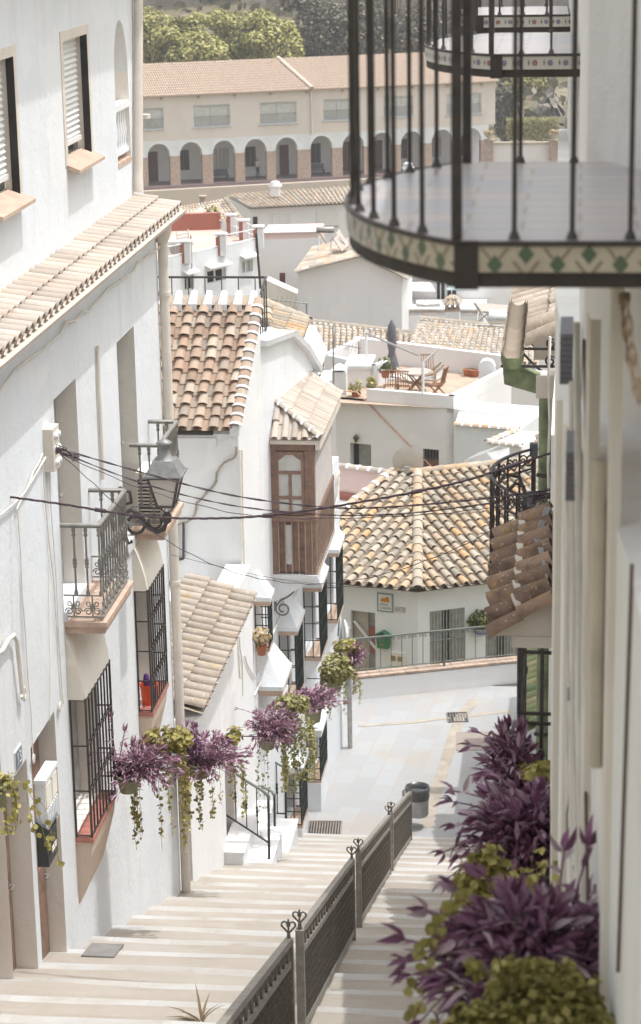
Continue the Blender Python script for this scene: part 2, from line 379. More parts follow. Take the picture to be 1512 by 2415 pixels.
purplel = leafmat('pink_purple_leaf', (0.20,0.085,0.135), (0.38,0.21,0.285), (0.58,0.46,0.51), 0.45, 0.2)
vineleaf = leafmat('yellow_green_leaf', (0.20,0.17,0.045), (0.36,0.32,0.095), (0.52,0.45,0.17), 0.5, 0.3)
vinel2 = leafmat('pale_green_leaf', (0.22,0.21,0.075), (0.37,0.35,0.15), (0.52,0.48,0.25), 0.5, 0.3)
greenleaf = leafmat('green_leaf', (0.035,0.06,0.02), (0.09,0.12,0.035), (0.2,0.2,0.07), 0.5, 0.25)
treel = leafmat('tree_leaf_yellow_green', (0.14,0.15,0.045), (0.39,0.37,0.115), (0.58,0.53,0.22), 0.6, 0.2)
treed = leafmat('tree_leaf_dark', (0.07,0.068,0.045), (0.16,0.15,0.10), (0.28,0.25,0.18), 0.6, 0.2)
dryl = leafmat('dry_palm_frond', (0.36,0.27,0.15), (0.48,0.37,0.22), (0.58,0.47,0.3), 0.7, 0.2)
bark = simple('bark', (0.10,0.075,0.055), 0.9, 0, 0.3, 6, 0.1)
signblue = simple('blue_number_tile', (0.16,0.20,0.26), 0.4); signw = simple('white_sign_tile', (0.70,0.69,0.65), 0.4, 0, 0.05); signo = simple('orange_sign_paint', (0.62,0.22,0.03), 0.4, 0, 0.3, 25)
ink = simple('sign_ink', (0.09,0.085,0.10), 0.5); tealink = simple('sign_border', (0.22,0.27,0.27), 0.5)
# ================================================================ world, sun
W = bpy.data.worlds.new('World'); S.world = W; W.use_nodes = True
wn = W.node_tree; bg = wn.nodes['Background']
sky = wn.nodes.new('ShaderNodeTexSky'); sky.sky_type = 'NISHITA'; sky.sun_disc = False
SUN_EL, SUN_AZ = math.radians(72), math.radians(9.0)        # azimuth measured from +X towards +Y
sky.sun_elevation = SUN_EL; sky.sun_rotation = math.radians(90) - SUN_AZ
sky.air_density = 4.0; sky.dust_density = 10.0; sky.ozone_density = 1.0; sky.altitude = 400
hs = wn.nodes.new('ShaderNodeHueSaturation'); hs.inputs['Saturation'].default_value = 0.12
mx = wn.nodes.new('ShaderNodeMix'); mx.data_type = 'RGBA'; mx.blend_type = 'MULTIPLY'; mx.inputs[0].default_value = 1.0
mx.inputs[7].default_value = (0.97, 0.99, 1.02, 1)
wn.links.new(sky.outputs[0], hs.inputs['Color']); wn.links.new(hs.outputs[0], mx.inputs[6]); wn.links.new(mx.outputs[2], bg.inputs['Color'])
bg.inputs['Strength'].default_value = 0.15
sl = bpy.data.lights.new('sun', 'SUN'); sl.energy = 2.0; sl.angle = math.radians(0.5); sl.color = (1.0, 0.99, 0.975)
so = bpy.data.objects.new('sun', sl); COL.objects.link(so)
sd = V((math.cos(SUN_EL)*math.cos(SUN_AZ), math.cos(SUN_EL)*math.sin(SUN_AZ), math.sin(SUN_EL)))
so.rotation_euler = sd.to_track_quat('Z', 'Y').to_euler(); so.location = sd*60
S.view_settings.view_transform = 'Standard'; S.view_settings.look = 'None'; S.view_settings.gamma = 1.0
S.view_settings.exposure = 0.56
S.cycles.max_bounces = 8; S.cycles.diffuse_bounces = 5

# ================================================================ ground, stairs, square
SL = 0.366
def stairZ(Y): return SL*(37.5 - Y) if Y < 37.5 else 0.0
gm, nt, b = newmat('ground_earth')
c = ramp(nt, noise(nt, 0.12, 6), [(0.35, (0.10,0.095,0.045)), (0.55, (0.20,0.165,0.105)), (0.75, (0.30,0.26,0.19))]); nt.links.new(c, b.inputs['Base Color']); b.inputs['Roughness'].default_value = 1
bump(nt, b, noise(nt, 0.8, 6), 0.5, 0.3)
def gz(X, Y):
    prof = [(-40,10.5),(8,10.2),(12,8.6),(37,-0.4),(45.2,-0.4),(46.5,-1.75),(58,-2.4),(70,-5.5),(100,-10),(140,-12.0),(212,-13.5),(226,-9.5),(245,-3.0),(262,6.0),(300,26),(420,60),(900,90)]
    for (a, za), (b_, zb) in zip(prof, prof[1:]):
        if a <= Y <= b_:
            z = za + (zb-za)*(Y-a)/(b_-a); break
    else: z = 90
    if Y > 215: z += 1.2*math.sin(X*0.11)+0.8*math.sin(X*0.31+Y*0.2)
    return z
mb = MB(); xs = [-600,-300,-160,-100,-70,-50,-38,-28,-20,-12,-6,0,6,12,20,28,38,50,70,100,160,300,600]
ys = [-40,-10,8,12,20,30,37,41,45.2,46.5,52,58,64,70,85,100,120,140,175,212,219,226,235,245,254,262,280,300,350,420,600,900]
mb.add([(x,y,gz(x,y)) for y in ys for x in xs], [(j*len(xs)+i, j*len(xs)+i+1, (j+1)*len(xs)+i+1, (j+1)*len(xs)+i) for j in range(len(ys)-1) for i in range(len(xs)-1)], 0, 0.5, True)
struct(mb.build('ground', gm))

stm, nt, b = newmat('stair_stone')
f = ramp(nt, noise(nt, 1.1, 6, 0.65), [(0.3, (0.33,0.285,0.24)), (0.55, (0.375,0.335,0.29)), (0.75, (0.395,0.365,0.325))])
g = ramp(nt, noise(nt, 1.0, 5, 0.7, posvec(nt, (1.2, 5.0, 1.0))), [(0.52, (0,0,0)), (0.75, (.7,.7,.7))])
c = mixc(nt, g, f, (0.28,0.235,0.185))
nt.links.new(c, b.inputs['Base Color']); b.inputs['Roughness'].default_value = 0.95; bump(nt, b, noise(nt, 16, 6, 0.7), 0.5, 0.02)
nsm, nt, b = newmat('stair_nosing')
f = ramp(nt, noise(nt, 1.6, 6, 0.65), [(0.30, (0.37,0.32,0.27)), (0.42, (0.43,0.405,0.375)), (0.6, (0.47,0.462,0.45))])
bk = nd(nt, 'ShaderNodeTexBrick'); bk.inputs['Brick Width'].default_value = 0.62; bk.inputs['Row Height'].default_value = 1.06; bk.inputs['Mortar Size'].default_value = 0.008; bk.inputs['Scale'].default_value = 1.0
mpb = nd(nt, 'ShaderNodeMapping'); mpb.inputs['Location'].default_value = (0.2, 0.13, 0); gb = nd(nt, 'ShaderNodeNewGeometry'); nt.links.new(gb.outputs['Position'], mpb.inputs['Vector']); nt.links.new(mpb.outputs[0], bk.inputs['Vector'])
bk.inputs['Color1'].default_value = (1,1,1,1); bk.inputs['Color2'].default_value = (.90,.89,.875,1); bk.inputs['Mortar'].default_value = (.90,.88,.85,1)
f = mixc(nt, 1.0, f, bk.outputs['Color'], 'MULTIPLY')
nt.links.new(f, b.inputs['Base Color']); b.inputs['Roughness'].default_value = 0.9; bump(nt, b, noise(nt, 20, 5, 0.7), 0.4, 0.02)
mb = MB(); NST = 27; TR = 1.06
for k in range(NST):                                 # each step: a gently falling tread with a paler worn nosing, then a riser
    y1 = 37.5 - k*TR; y0 = y1 - TR; zt1 = stairZ(y1)+0.165; zt0 = stairZ(y0)
    if k == 0: pass
    segs = 14; x0, x1 = -6.2, 0.6
    for i in range(segs):
        xa = x0+(x1-x0)*i/segs; xb = x0+(x1-x0)*(i+1)/segs
        wob = lambda x: 0.02*math.sin(x*2.1+k*1.7)+0.012*math.sin(x*9.3+k*2.9)
        nw = 0.175+0.035*math.sin(k*2.3)
        ja, jb = wob(xa), wob(xb)
        zn = zt1 + (zt0-zt1)*(nw/TR)
        mb.add([(xa,y0-0.02,zt0),(xb,y0-0.02,zt0),(xb,y1-nw+jb,zn),(xa,y1-nw+ja,zn)], [(0,1,2,3)], 0)
        mb.add([(xa,y1-nw+ja,zn),(xb,y1-nw+jb,zn),(xb,y1+jb*0.4,zt1),(xa,y1+ja*0.4,zt1)], [(0,1,2,3)], 1)
        mb.add([(xa,y1+ja*0.4,zt1),(xb,y1+jb*0.4,zt1),(xb,y1+0.05,stairZ(y1)-0.05),(xa,y1+0.05,stairZ(y1)-0.05)], [(0,1,2,3)], 1)
struct(mb.build('stairs', [stm, nsm]))

pv, nt, b = newmat('paving_slabs')
br = nd(nt, 'ShaderNodeTexBrick'); br.offset = 0.5; br.squash = 1.0
br.inputs['Scale'].default_value = 1.0; br.inputs['Mortar Size'].default_value = 0.016; br.inputs['Mortar Smooth'].default_value = 0.4
br.inputs['Brick Width'].default_value = 0.74; br.inputs['Row Height'].default_value = 0.40; br.inputs['Bias'].default_value = 0.1
br.inputs['Color1'].default_value = (0.355,0.36,0.365,1); br.inputs['Color2'].default_value = (0.325,0.325,0.33,1); br.inputs['Mortar'].default_value = (0.35,0.318,0.283,1)
mpv = nd(nt, 'ShaderNodeMapping'); mpv.inputs['Rotation'].default_value = (0,0,math.radians(96)); g_ = nd(nt, 'ShaderNodeNewGeometry'); nt.links.new(g_.outputs['Position'], mpv.inputs['Vector']); nt.links.new(mpv.outputs[0], br.inputs['Vector'])
f = ramp(nt, noise(nt, 0.9, 6, 0.65), [(0.5, (0,0,0)), (0.7, (0.7,0.7,0.7))])
c = mixc(nt, f, br.outputs['Color'], (0.36,0.305,0.25)); nt.links.new(c, b.inputs['Base Color']); b.inputs['Roughness'].default_value = 0.85; bump(nt, b, noise(nt, 9, 6), 0.25, 0.02)
mb = MB(); mb.add([(-7,37.4,0),(14,37.4,0),(14,45.9,0),(-7,45.9,0)], [(0,1,2,3)]); mb.box(-7,14,37.4,45.9,-0.5,-0.05)
struct(mb.build('pavement', pv))
# sandy drain gutter strip across the square
sand = simple('sandy_joint', (0.37,0.325,0.275), 0.95, 0, 0.2, 3, 0.1)
mb = MB()
def flat_strip(mb, pts, w, z):
    P = [V(p) for p in pts]
    for a, b_ in zip(P, P[1:]):
        d = (b_-a).normalized(); s_ = V((-d.y, d.x, 0))*w/2
        mb.add([(a-s_)[:2]+(z,) if False else ((a-s_).x,(a-s_).y,z), ((a+s_).x,(a+s_).y,z), ((b_+s_).x,(b_+s_).y,z), ((b_-s_).x,(b_-s_).y,z)], [(0,1,2,3)])
flat_strip(mb, [aZ(1120,1650,0), aZ(1085,1692,0), aZ(1060,1765,0), aZ(1030,1865,0), aZ(1005,1950,0)], 0.24, 0.005)
flat_strip(mb, [aZ(845,1712,0), aZ(960,1704,0), aZ(1060,1693,0)], 0.12, 0.006)
flat_strip(mb, [aZ(1100,1688,0), aZ(1200,1676,0)], 0.16, 0.006)
struct(mb.build('path', sand))

def grate(name, label, cat, p, u, v, n, m, frame=0.03):
    t = thing(name, label, cat, p); u, v = V(u), V(v); mb = MB(); p = V(p)
    f = MB(); 
    for s_ in (-1, 1):
        f.bar(p+u*s_-v+V((0,0,.012)), p+u*s_+v+V((0,0,.012)), frame, 0.022); f.bar(p-u+v*s_+V((0,0,.014)), p+u+v*s_+V((0,0,.014)), frame, 0.02)
    f.build('frame', m, t)
    for k in range(1, n): 
        q = p - u + u*2*k/n; mb.bar(q-v*0.95+V((0,0,.012)), q+v*0.95+V((0,0,.012)), u.length*0.9/n, 0.016)
    mb.build('bars', m, t)
    bk = MB(); bk.add([p-u-v+V((0,0,.003)), p+u-v+V((0,0,.003)), p+u+v+V((0,0,.003)), p-u+v+V((0,0,.003))], [(0,1,2,3)]); bk.build('pit', dark, t)
grate('drain_grate', 'square iron drain grate with slots in the pale paved square', 'drain grate', aZ(1079,1692,0), (0.20,0.03,0), (-0.03,0.26,0), 7, railm)
grate('floor_grate', 'beige metal floor grate at the foot of the left stair flight', 'floor grate', aZ(766,1955,0), (0.30,0.02,0), (-0.02,0.34,0), 12, simple('beige_grate', (0.28,0.235,0.20), 0.7, 0.2))
mb = MB(); p = aZ(1140,1747,0); u, v = V((0.55,0.06,0)), V((-0.03,0.5,0))
mb.obox(p+V((0,0,.005)), u, v, V((0,0,.005))); tag(mb.build('manhole_cover', simple('pink_grey_cover', (0.30,0.25,0.22), 0.8, 0, 0.1, 30)), 'pinkish square inspection cover in the paved square near the shadow', 'manhole cover')
mb = MB(); p = aP(243,2254,(0,37.5,0.10),(0,SL,1)); k = 0
mb.obox(p+V((0,0,.06)), V((0.17,0,0)), V((0,0.24,-0.05)), V((0,0.003,0.012))); tag(mb.build('manhole_cover', simple('grey_cover', (0.20,0.19,0.18), 0.8)), 'small grey inspection cover on a stair tread beside the left wall', 'manhole cover')

# ================================================================ the tall white house on the left
XA, XU, XE = -5.1, -5.36, -4.82
YC = aX(372, 650, XA).y                       # far corner of the lower wall
YU = aX(333, 300, XU).y                       # far corner of the upper wall
ZE = aX(425, 490, XE).z; ZT = aX(330, 458, XU).z
A = thing('white_house', 'tall white house with a tiled pent roof above iron balconies, nearest on the left', 'house', (XA, 20, 5))
Y0 = 11.0
def span(xr, ytop, ybot, w, X=XA, depth=0.2):   # opening whose far edge is seen at x = xr
    p = aX(xr, (ytop+ybot)/2, X); a = aX(xr, ytop, X).z; b_ = aX(xr, ybot, X).z
    return (p.y - w - Y0, p.y - Y0, b_, a, depth)
lowO = [span(190, 880, 1392, 1.0, depth=0.26), span(325, 758, 1245, 1.0, depth=0.24),
        span(136, 1664, 1980, 1.0, depth=0.21), span(70, 1776, 2060, 0.9, depth=0.25), span(4, 1690, 1980, 0.9, depth=0.3)]
lo2 = []
for o in lowO: lo2.append(o)
for i in (2, 3, 4):                            # street doors reach down to the stairs
    o = list(lo2[i]); o[2] = stairZ(Y0+o[1]) + 0.05; lo2[i] = tuple(o)
lowO = lo2
def gspan(xl, ys, pix_r, zt_px, zb_px, pro_px):
    yn_ = aX(xl, ys, XA).y; pg_ = aY(pro_px, ys, yn_).x-XA; yf_ = aX(pix_r[0], pix_r[1], XA+pg_).y
    return (yn_+.06-Y0, yf_-.05-Y0, aX(*zb_px, XA).z+.008, aX(*zt_px, XA).z-.01, .24)
lowO.append(gspan(170, 1800, (264,1700), (168,1637), (185,1962), 209)); lowO.append(gspan(320, 1500, (389,1450), (318,1386), (333,1668), 352))
mb = MB(); mb.wall((XA, Y0), (0,1,0), YC-Y0, 2.0, ZT-0.12, lowO, (1,0,0), 0.5, m_rev=1)
mb.box(-12, XA-0.45, Y0, YC-0.02, 2, ZT-0.14)
mb.poly([(XA,YC,2),(-12,YC,2),(-12,YC,ZT-.12),(XA,YC,ZT-.12)])
mb.build('wall', [white, reveal], A)
# upper storey
def uspan(xr, yt, yb, w, d): 
    p = aX(xr, (yt+yb)/2, XU); return (p.y-w-Y0, p.y-Y0, aX(xr, yb, XU).z, aX(xr, yt, XU).z, d)
w1 = uspan(208, 78, 362, 1.15, 0.17); w0 = uspan(37, 130, 462, 1.15, 0.17); wA = uspan(303, 40, 378, 0.78, 0.2)
ZR = 16.75
mb = MB(); mb.wall((XU, Y0), (0,1,0), YU-Y0, ZT-0.3, ZR, [w0, w1, wA], (1,0,0), 0.5, m_rev=1)
mb.box(-12, XU-0.45, Y0, YU-0.02, ZT-0.3, ZR-0.02); mb.poly([(XU,YU,ZT-.3),(-12,YU,ZT-.3),(-12,YU,ZR),(XU,YU,ZR)])
# rounded head of the narrow opening
ya, yb, zt = Y0+wA[0], Y0+wA[1], wA[3]; zc = zt-0.62; N = 8
for sgn in (-1, 1):
    yc = (ya+yb)/2; hw = (yb-ya)/2; pts = [(XU-0.001, yc+sgn*hw, zt)]
    for k in range(N+1):
        th = PI/2*k/N; pts.append((XU-0.001, yc+sgn*hw*math.cos(th), zc+(zt-zc)*math.sin(th)))
    mb.prism(pts, (-0.199,0,0))
mb.build('upper_wall', [white, reveal], A)
# roof edge above the picture (its tile ends draw the scalloped shade on the wall)
mb = MB(); up = V((-1,0,0.42)); tile_slope(mb, (XU+0.55, Y0, ZR-0.12), (XU+0.55, YU+0.12, ZR-0.16), up, lambda t: (0, 3.4), 0.235, 0.4, 5); mb.build('roof', t_pale, A)
# pent roof
mb = MB(); e0, e1 = V((XE, Y0, ZE)), V((XE, YC+0.22, ZE)); up = V((XU-XE, 0, ZT-ZE)); LL = up.length
tile_slope(mb, e0, e1, up, lambda t: (0, LL), 0.225, LL/2.0, 7, 0.8, rr=lambda: random.random())
pr = mb.build('pent_roof', t_pale, A)
mb = MB(); mb.prism([(XE+0.05,Y0,ZE-0.075),(XA-0.02,Y0,ZE-0.08),(XU,Y0,ZT-0.12),(XU,Y0,ZT-0.02),(XE+0.06,Y0,ZE-0.035)], (0, YC+0.18-Y0, 0)); mb.build('eave_board', t_pale, pr)
# roller-shutter windows of the upper storey
for (o, xs_) in ((w1, (150, 228, 366)), (w0, (-8, 55, 470))):
    ya, yb, za, zb = Y0+o[0], Y0+o[1], o[2], o[3]; X = XU-0.12
    wmb = MB(); wmb.box(X-0.03, X, ya, ya+0.06, za, zb); wmb.box(X-0.03, X, yb-0.06, yb, za, zb); wmb.box(X-0.03, X, ya, yb, za, za+0.05); wmb.box(X-0.03,X,ya,yb,zb-0.06,zb)
    wmb.box(XU, XU+0.012, yb, yb+0.11, za, zb+0.1); wmb.box(XU, XU+0.012, ya-0.11, ya, za, zb+0.1); wmb.box(XU, XU+0.012, ya, yb, zb, zb+0.1)
    wf = wmb.build('window', pvc, A)
    s_ = MB(); zlo = za+0.20; n_ = int((zb-zlo)/0.058)
    for k in range(n_):
        z = zlo+(zb-zlo)*k/n_; h = (zb-zlo)/n_
        s_.add([(X+0.012,ya+.06,z),(X+0.030,ya+.06,z+h*0.45),(X+0.006,ya+.06,z+h*0.97),(X+0.012,yb-.06,z),(X+0.030,yb-.06,z+h*0.45),(X+0.006,yb-.06,z+h*0.97)], [(0,3,4,1),(1,4,5,2)])
    s_.box(X-0.01, X+0.04, ya+.06, yb-.06, zlo-0.05, zlo); s_.build('roller_shutter', shutter, wf)
    g = MB(); g.box(X-0.02, X-0.008, ya+.05, yb-.05, za+.04, zlo); g.build('pane', glass, wf)
    k_ = MB(); k_.box(XU-0.06, XU+0.015, yb-0.02, yb-0.003, za, zb); k_.build('guide_rail', dark, wf)
    sb = MB(); sb.add([(XU-.1,ya-.06,za+.05),(XU+.145,ya-.06,za-.05),(XU+.145,yb+.06,za-.05),(XU-.1,yb+.06,za+.05),(XU-.1,ya-.06,za+.0),(XU+.145,ya-.06,za-.085),(XU+.145,yb+.06,za-.085),(XU-.1,yb+.06,za)], [(0,1,2,3),(4,7,6,5),(0,4,5,1),(1,5,6,2),(2,6,7,3)])
    sb.build('sill', terrafloor, wf)
# small balustrade in the arched opening
ya, yb, za = Y0+wA[0], Y0+wA[1], wA[2]; mb = MB(); X = XU-0.07
mb.box(X-.05, X+.07, ya, yb, za+0.62, za+0.70); mb.box(X-.03, X+.05, ya, yb, za+0.10, za+0.15)
for k in range(6): y = ya+(yb-ya)*(k+.5)/6; mb.lathe((X+.01, y, za+0.15), [(.03,0),(.018,.08),(.035,.2),(.018,.34),(.03,.47)], 8)
mb.build('balustrade', white, A)
mb = MB(); mb.box(XU-.2, XU+.01, ya, yb, za-.02, za+.035); mb.build('opening_sill', terrafloor, A)
# downpipes at the corner
mb = MB(); mb.tube([aX(327,y,XU+0.07) for y in (-60, 120, 300, 452)], 0.055, 8); mb.tube([(XU+.07, YU-.05, ZT+.9), (XU+.07, YU-.05, ZT+0.95)], 0.062, 8)
yp = YC+0.02; top = ZE-0.15
mb.tube([(XA+0.07, yp, top), (XA+0.07, yp, stairZ(yp))], 0.062, 10)
for z in (top-0.9, top-2.7, top-4.6): mb.tube([(XA+.07,yp,z),(XA+.07,yp,z+.05)], 0.073, 10)
mb.lathe((XA+0.07, yp, top-0.25), [(.07,0),(.115,.12),(.12,.22),(.10,.25)], 10)
mb.build('downpipe', pvc, A)
# doors at street level and the balcony doors (brown boards back in the recess)
for i, o in enumerate(lowO[:5]):
    ya, yb, za, zb, dp = Y0+o[0], Y0+o[1], o[2], o[3], o[4]; X = XA-dp
    d = MB(); d.box(X, X+.035, ya+.01, yb-.01, za+.01, zb-.01)
    for q in range(2):
        a_, b_ = ya+.08+(yb-ya-.1)*q/2, ya+.02+(yb-ya-.1)*(q+1)/2
        for (z_, z2) in ((.1,.42),(.5,.92)): d.box(X+.035, X+.05, a_, b_, za+(zb-za)*z_, za+(zb-za)*z2)
    dd = d.build('door', wood if i > 1 else greydoor, A)
    h = MB(); h.tube([(X+.05, yb-.12, za+1.0), (X+.09, yb-.12, za+1.0), (X+.09, yb-.22, za+1.0)], .012, 6); h.build('handle', steel, dd)
    st_ = MB(); st_.box(XA-dp, XA+.03, ya, yb, za-.12, za+.005); st_.build('threshold', white if i != 4 else terrafloor, A)

# --- balconies with turned balusters
def baluster(mb, p, h, r=0.011):
    mb.lathe(p, [(r*1.8,0),(r*2.1,.03),(r*1.2,.06),(r,.10),(r,h*.40),(r*2.0,h*.42),(r*1.3,h*.44),(r*2.2,h*.47),(r*1.5,h*.50),(r*2.2,h*.52),(r*1.2,h*.55),(r,h*.58),(r,h*.86),(r*2.1,h*.885),(r*1.3,h*.92),(r*2.0,h*.96),(r*1.6,h)], 7)
def scroll(mb, c, u, v, r, rad=0.006, turns=1.4, flip=1, seg=5, n=16):
    pts = []
    for k in range(n+1):
        t = k/n; th = turns*2*PI*t; q = r*(1-0.72*t); pts.append(V(c)+V(u)*(flip*q*math.cos(th))+V(v)*(q*math.sin(th)))
    mb.tube(pts, rad, seg)
def balcony(name_y0, y1, z, pro, parent, nfront, X=XA, m=irongrey):
    y0 = name_y0; xo = X+pro
    b_ = MB(); b_.box(X-.02, xo, y0, y1, z-.055, z); b_.box(X-.02, xo-.03, y0+.03, y1-.03, z-.13, z-.055)
    sl_ = b_.build('balcony', terrafloor, parent)
    r = MB(); zr = z+1.0; xi = xo-.05; ya, yb = y0+.04, y1-.04
    r.tube([(X,ya,zr),(xi-.01,ya,zr),(xi,ya+.01,zr),(xi,yb-.01,zr),(xi-.01,yb,zr),(X,yb,zr)], .026, 8); r.build('handrail', m, sl_)
    for zz in (z+.045, z+.27):
        r = MB(); r.bar((X,ya,zz),(xi,ya,zz),.02,.012); r.bar((xi,ya,zz),(xi,yb,zz),.02,.012); r.bar((X,yb,zz),(xi,yb,zz),.02,.012); r.build('cross_rail', m, sl_)
    for a in (ya, yb):
        for k in range(3):
            x = X+.02+(xi-X-.02)*(k+.9)/3.0 if k < 2 else xi
            bb = MB(); baluster(bb, (x, a, z+.27), .71); bb.build('baluster', m, sl_)
    for k in range(1, nfront):
        bb = MB(); baluster(bb, (xi, ya+(yb-ya)*k/nfront, z+.27), .71); bb.build('baluster', m, sl_)
    sc = MB()
    def panel(p, u, L):
        n = max(1, round(L/.17)); w = L/n; u = V(u)
        for k in range(n):
            c = V(p)+u*(w*(k+.5))
            for s_ in (-1, 1):
                scroll(sc, c+u*(s_*w*.24)+V((0,0,.10)), u, V((0,0,1)), w*.22, .007, 1.3, s_)
                scroll(sc, c+u*(s_*w*.2)+V((0,0,.185)), u, V((0,0,-1)), w*.17, .006, 1.2, -s_)
            sc.tube([c+V((0,0,.05)), c+V((0,0,.265))], .008, 5)
            sc.obox(c+V((0,0,.15)), u*.025, V((0,0,.025)), u.cross(V((0,0,1)))*.006)
    panel((X,ya,z), (1,0,0), pro-.05); panel((xi,ya,z), (0,1,0), yb-ya); panel((X,yb,z), (1,0,0), pro-.05)
    sc.build('scroll_panel', m, sl_)
    return sl_
pn = aX(152, 1466, XA); pro1 = aY(252, 1466, pn.y).x - XA; pf = aX(316, 1372, XA+pro1)
BZ1 = pn.z
balcony(pn.y, pf.y, pn.z, pro1, A, 11)
pn2 = aX(312, 1249, XA); pro2 = aY(391, 1249, pn2.y).x - XA; pf2 = aX(434, 1180, XA+pro2)
BZ2 = pn2.z
balcony(pn2.y, pf2.y, pn2.z, pro2, A, 10)
# terracotta threshold step inside balcony doors
# --- projecting window grilles with a plaster hood
def grille(parent, yn, yf, zb, zt, pro, X, hood_h, m=iron, sillm=redtile, nb=8, nh=3, near_n=1, bulge=True, corbel=True, wallm=white):
    g = MB(); xo = X+pro; r = .0095
    rows = [zb+.02+(zt-zb-.04)*k/nh for k in range(nh+1)]
    for z in rows:
        g.bar((X,yn,z),(xo,yn,z),.022,.012); g.bar((xo,yn,z),(xo,yf,z),.022,.012); g.bar((X,yf,z),(xo,yf,z),.022,.012)
    for k in range(nb+1):
        y = yn+(yf-yn)*k/nb; g.bar((xo,y,zb),(xo,y,zt),.022 if k in (0,nb) else .017,None,(0,1,0))
        if k not in (0, nb):
            for z in rows[1:-1]: g.obox((xo,y,z),(.016,0,0),(0,.016,0),(0,0,.02))
    for y in (yn, yf):
        for k in range(near_n): g.bar((X+.012+pro*k/max(1,near_n),y,zb),(X+.012+pro*k/max(1,near_n),y,zt),.018,None,(0,1,0))
    go = g.build('window_grille', m, parent)
    s_ = MB(); s_.box(X-.12, xo+.015, yn-.02, yf+.02, zb-.05, zb); s_.build('sill', sillm, go)
    if corbel:
        c = MB(); c.add([(X,yn,zb-.05),(xo,yn,zb-.05),(xo,yf,zb-.05),(X,yf,zb-.05),(X,yn,zb-.75),(X+.01,yn,zb-.75),(X+.01,yf,zb-.75),(X,yf,zb-.75),(xo-.02,yn,zb-.22),(xo-.02,yf,zb-.22)],
                        [(0,1,8,5,4),(1,2,9,8),(8,9,6,5),(3,7,6,9,2)]); c.build('corbel', beige, go)
    w = MB(); d = .12; w.box(X-.225, X-.19, yn+.08, yf-.07, zb+.03, zt-.03); w.build('casement', greydoor, go)
    h = MB()
    if bulge:                              # rounded plaster hood that swells out over the window
        N = 7; P = []
        for k in range(N+1):
            t = k/N; dx = pro*math.sin(t*PI/2)**0.8; P.append((dx, hood_h*(1-t)**1.3))
        top = [(X+a, yn-.01, zt+b_) for a, b_ in P]; bot = [(X+a, yf+.01, zt+b_) for a, b_ in P]
        n = len(P); h.add(top+bot, [(k,k+1,n+k+1,n+k) for k in range(n-1)], 0, .5, True)
        h.poly([(X,yn-.01,zt-.02)]+list(reversed(top))+[]) ; h.poly([(X,yf+.01,zt-.02)]+list(reversed(bot)))
        h.add([(X,yn-.01,zt-.02),(xo,yn-.01,zt-.02),(xo,yf+.01,zt-.02),(X,yf+.01,zt-.02),(xo,yn-.01,zt),(xo,yf+.01,zt)], [(0,1,2,3),(1,4,5,2),(0,1,4)])
        h.build('hood', wallm if wallm else white, go)
    return go
def cut(o): pass
yn = aX(170, 1800, XA).y; pg = aY(209, 1800, yn).x-XA; zt_ = aX(168,1637,XA).z; zb_ = aX(185,1962,XA).z; yf = aX(264, 1700, XA+pg).y
G1 = (yn, yf, zb_, zt_)
grille(A, yn, yf, zb_, zt_, pg, XA, aX(150,1505,XA).z-zt_, nb=8, nh=3, wallm=cream)
yn = aX(320, 1500, XA).y; pg = aY(352, 1500, yn).x-XA; zt_ = aX(318,1386,XA).z; zb_ = aX(333,1668,XA).z; yf = aX(389, 1450, XA+pg).y
G2 = (yn, yf, zb_, zt_, pg)
grille(A, yn, yf, zb_, zt_, pg, XA, aX(312,1280,XA).z-zt_, nb=8, nh=4, wallm=cream)
# beige side of the window recess behind each grille
# pipes and cables fixed to the wall
mb = MB(); mb.tube([aX(x,y,XA+.03) for x,y in ((231,815),(233,900),(238,1010),(243,1130))], .022, 6); mb.build('conduit', pvc, A)
mb = MB(); c_ = [aX(x,y,XA+.05) for x,y in ((-30,1555),(5,1535),(20,1508),(33,1497),(40,1510),(47,1570),(52,1620),(55,1648))]
mb.tube(c_, .022, 7); mb.tube([aX(x,y,XA+.05) for x,y in ((55,1620),(60,1630),(57,1650),(51,1640))], .016, 6); mb.build('curved_pipe', cablew, A)
mb = MB()
for (x0,y0,x1,y1,off,r_) in ((100,1075,150,1660,.02,.007),(115,1080,148,1650,.02,.006),(42,1205,78,1780,.02,.006),(112,1080,118,1700,.015,.004),(100,1070,40,1200,.03,.009)):
    P = [aX(x0+(x1-x0)*k/6+random.uniform(-2,2)*(0<k<6), y0+(y1-y0)*k/6, XA+off) for k in range(7)]; mb = MB(); mb.tube(P, r_, 5); mb.build('wall_cable', cablew, A)
mb = MB(); mb.tube([aX(x,y,XA+.03) for x,y in ((0,1215),(30,1190),(60,1160),(108,1078))], .010, 5); mb.build('wall_cable', cablew, A)
mb = MB(); scroll(mb, aX(143,1668,XA+.03), (0,1,0), (0,0,1), .06, .008, 2.4); mb.build('cable_coil', cablew, A)
mb = MB(); scroll(mb, aX(80,1790,XA+.03), (0,1,0), (0,0,1), .05, .007, 2.2)
mb.build('cable_coil', cablew, A)
mb = MB(); N = 46; P = []
for k in range(N+1):
    t = k/N; y = Y0+(YC-Y0)*t; P.append((XA+.05+.012*math.sin(k*2.2), y, ZE-.46+.05*abs(math.sin(k*.55))+.02*math.sin(k*2.9)))
mb.tube(P, .012, 5); mb.tube([(a+.012*math.cos(i*2.1), b_, c+.016*math.sin(i*2.7)) for i,(a,b_,c) in enumerate(P)], .009, 5); mb.build('eave_cable', cablew, A)
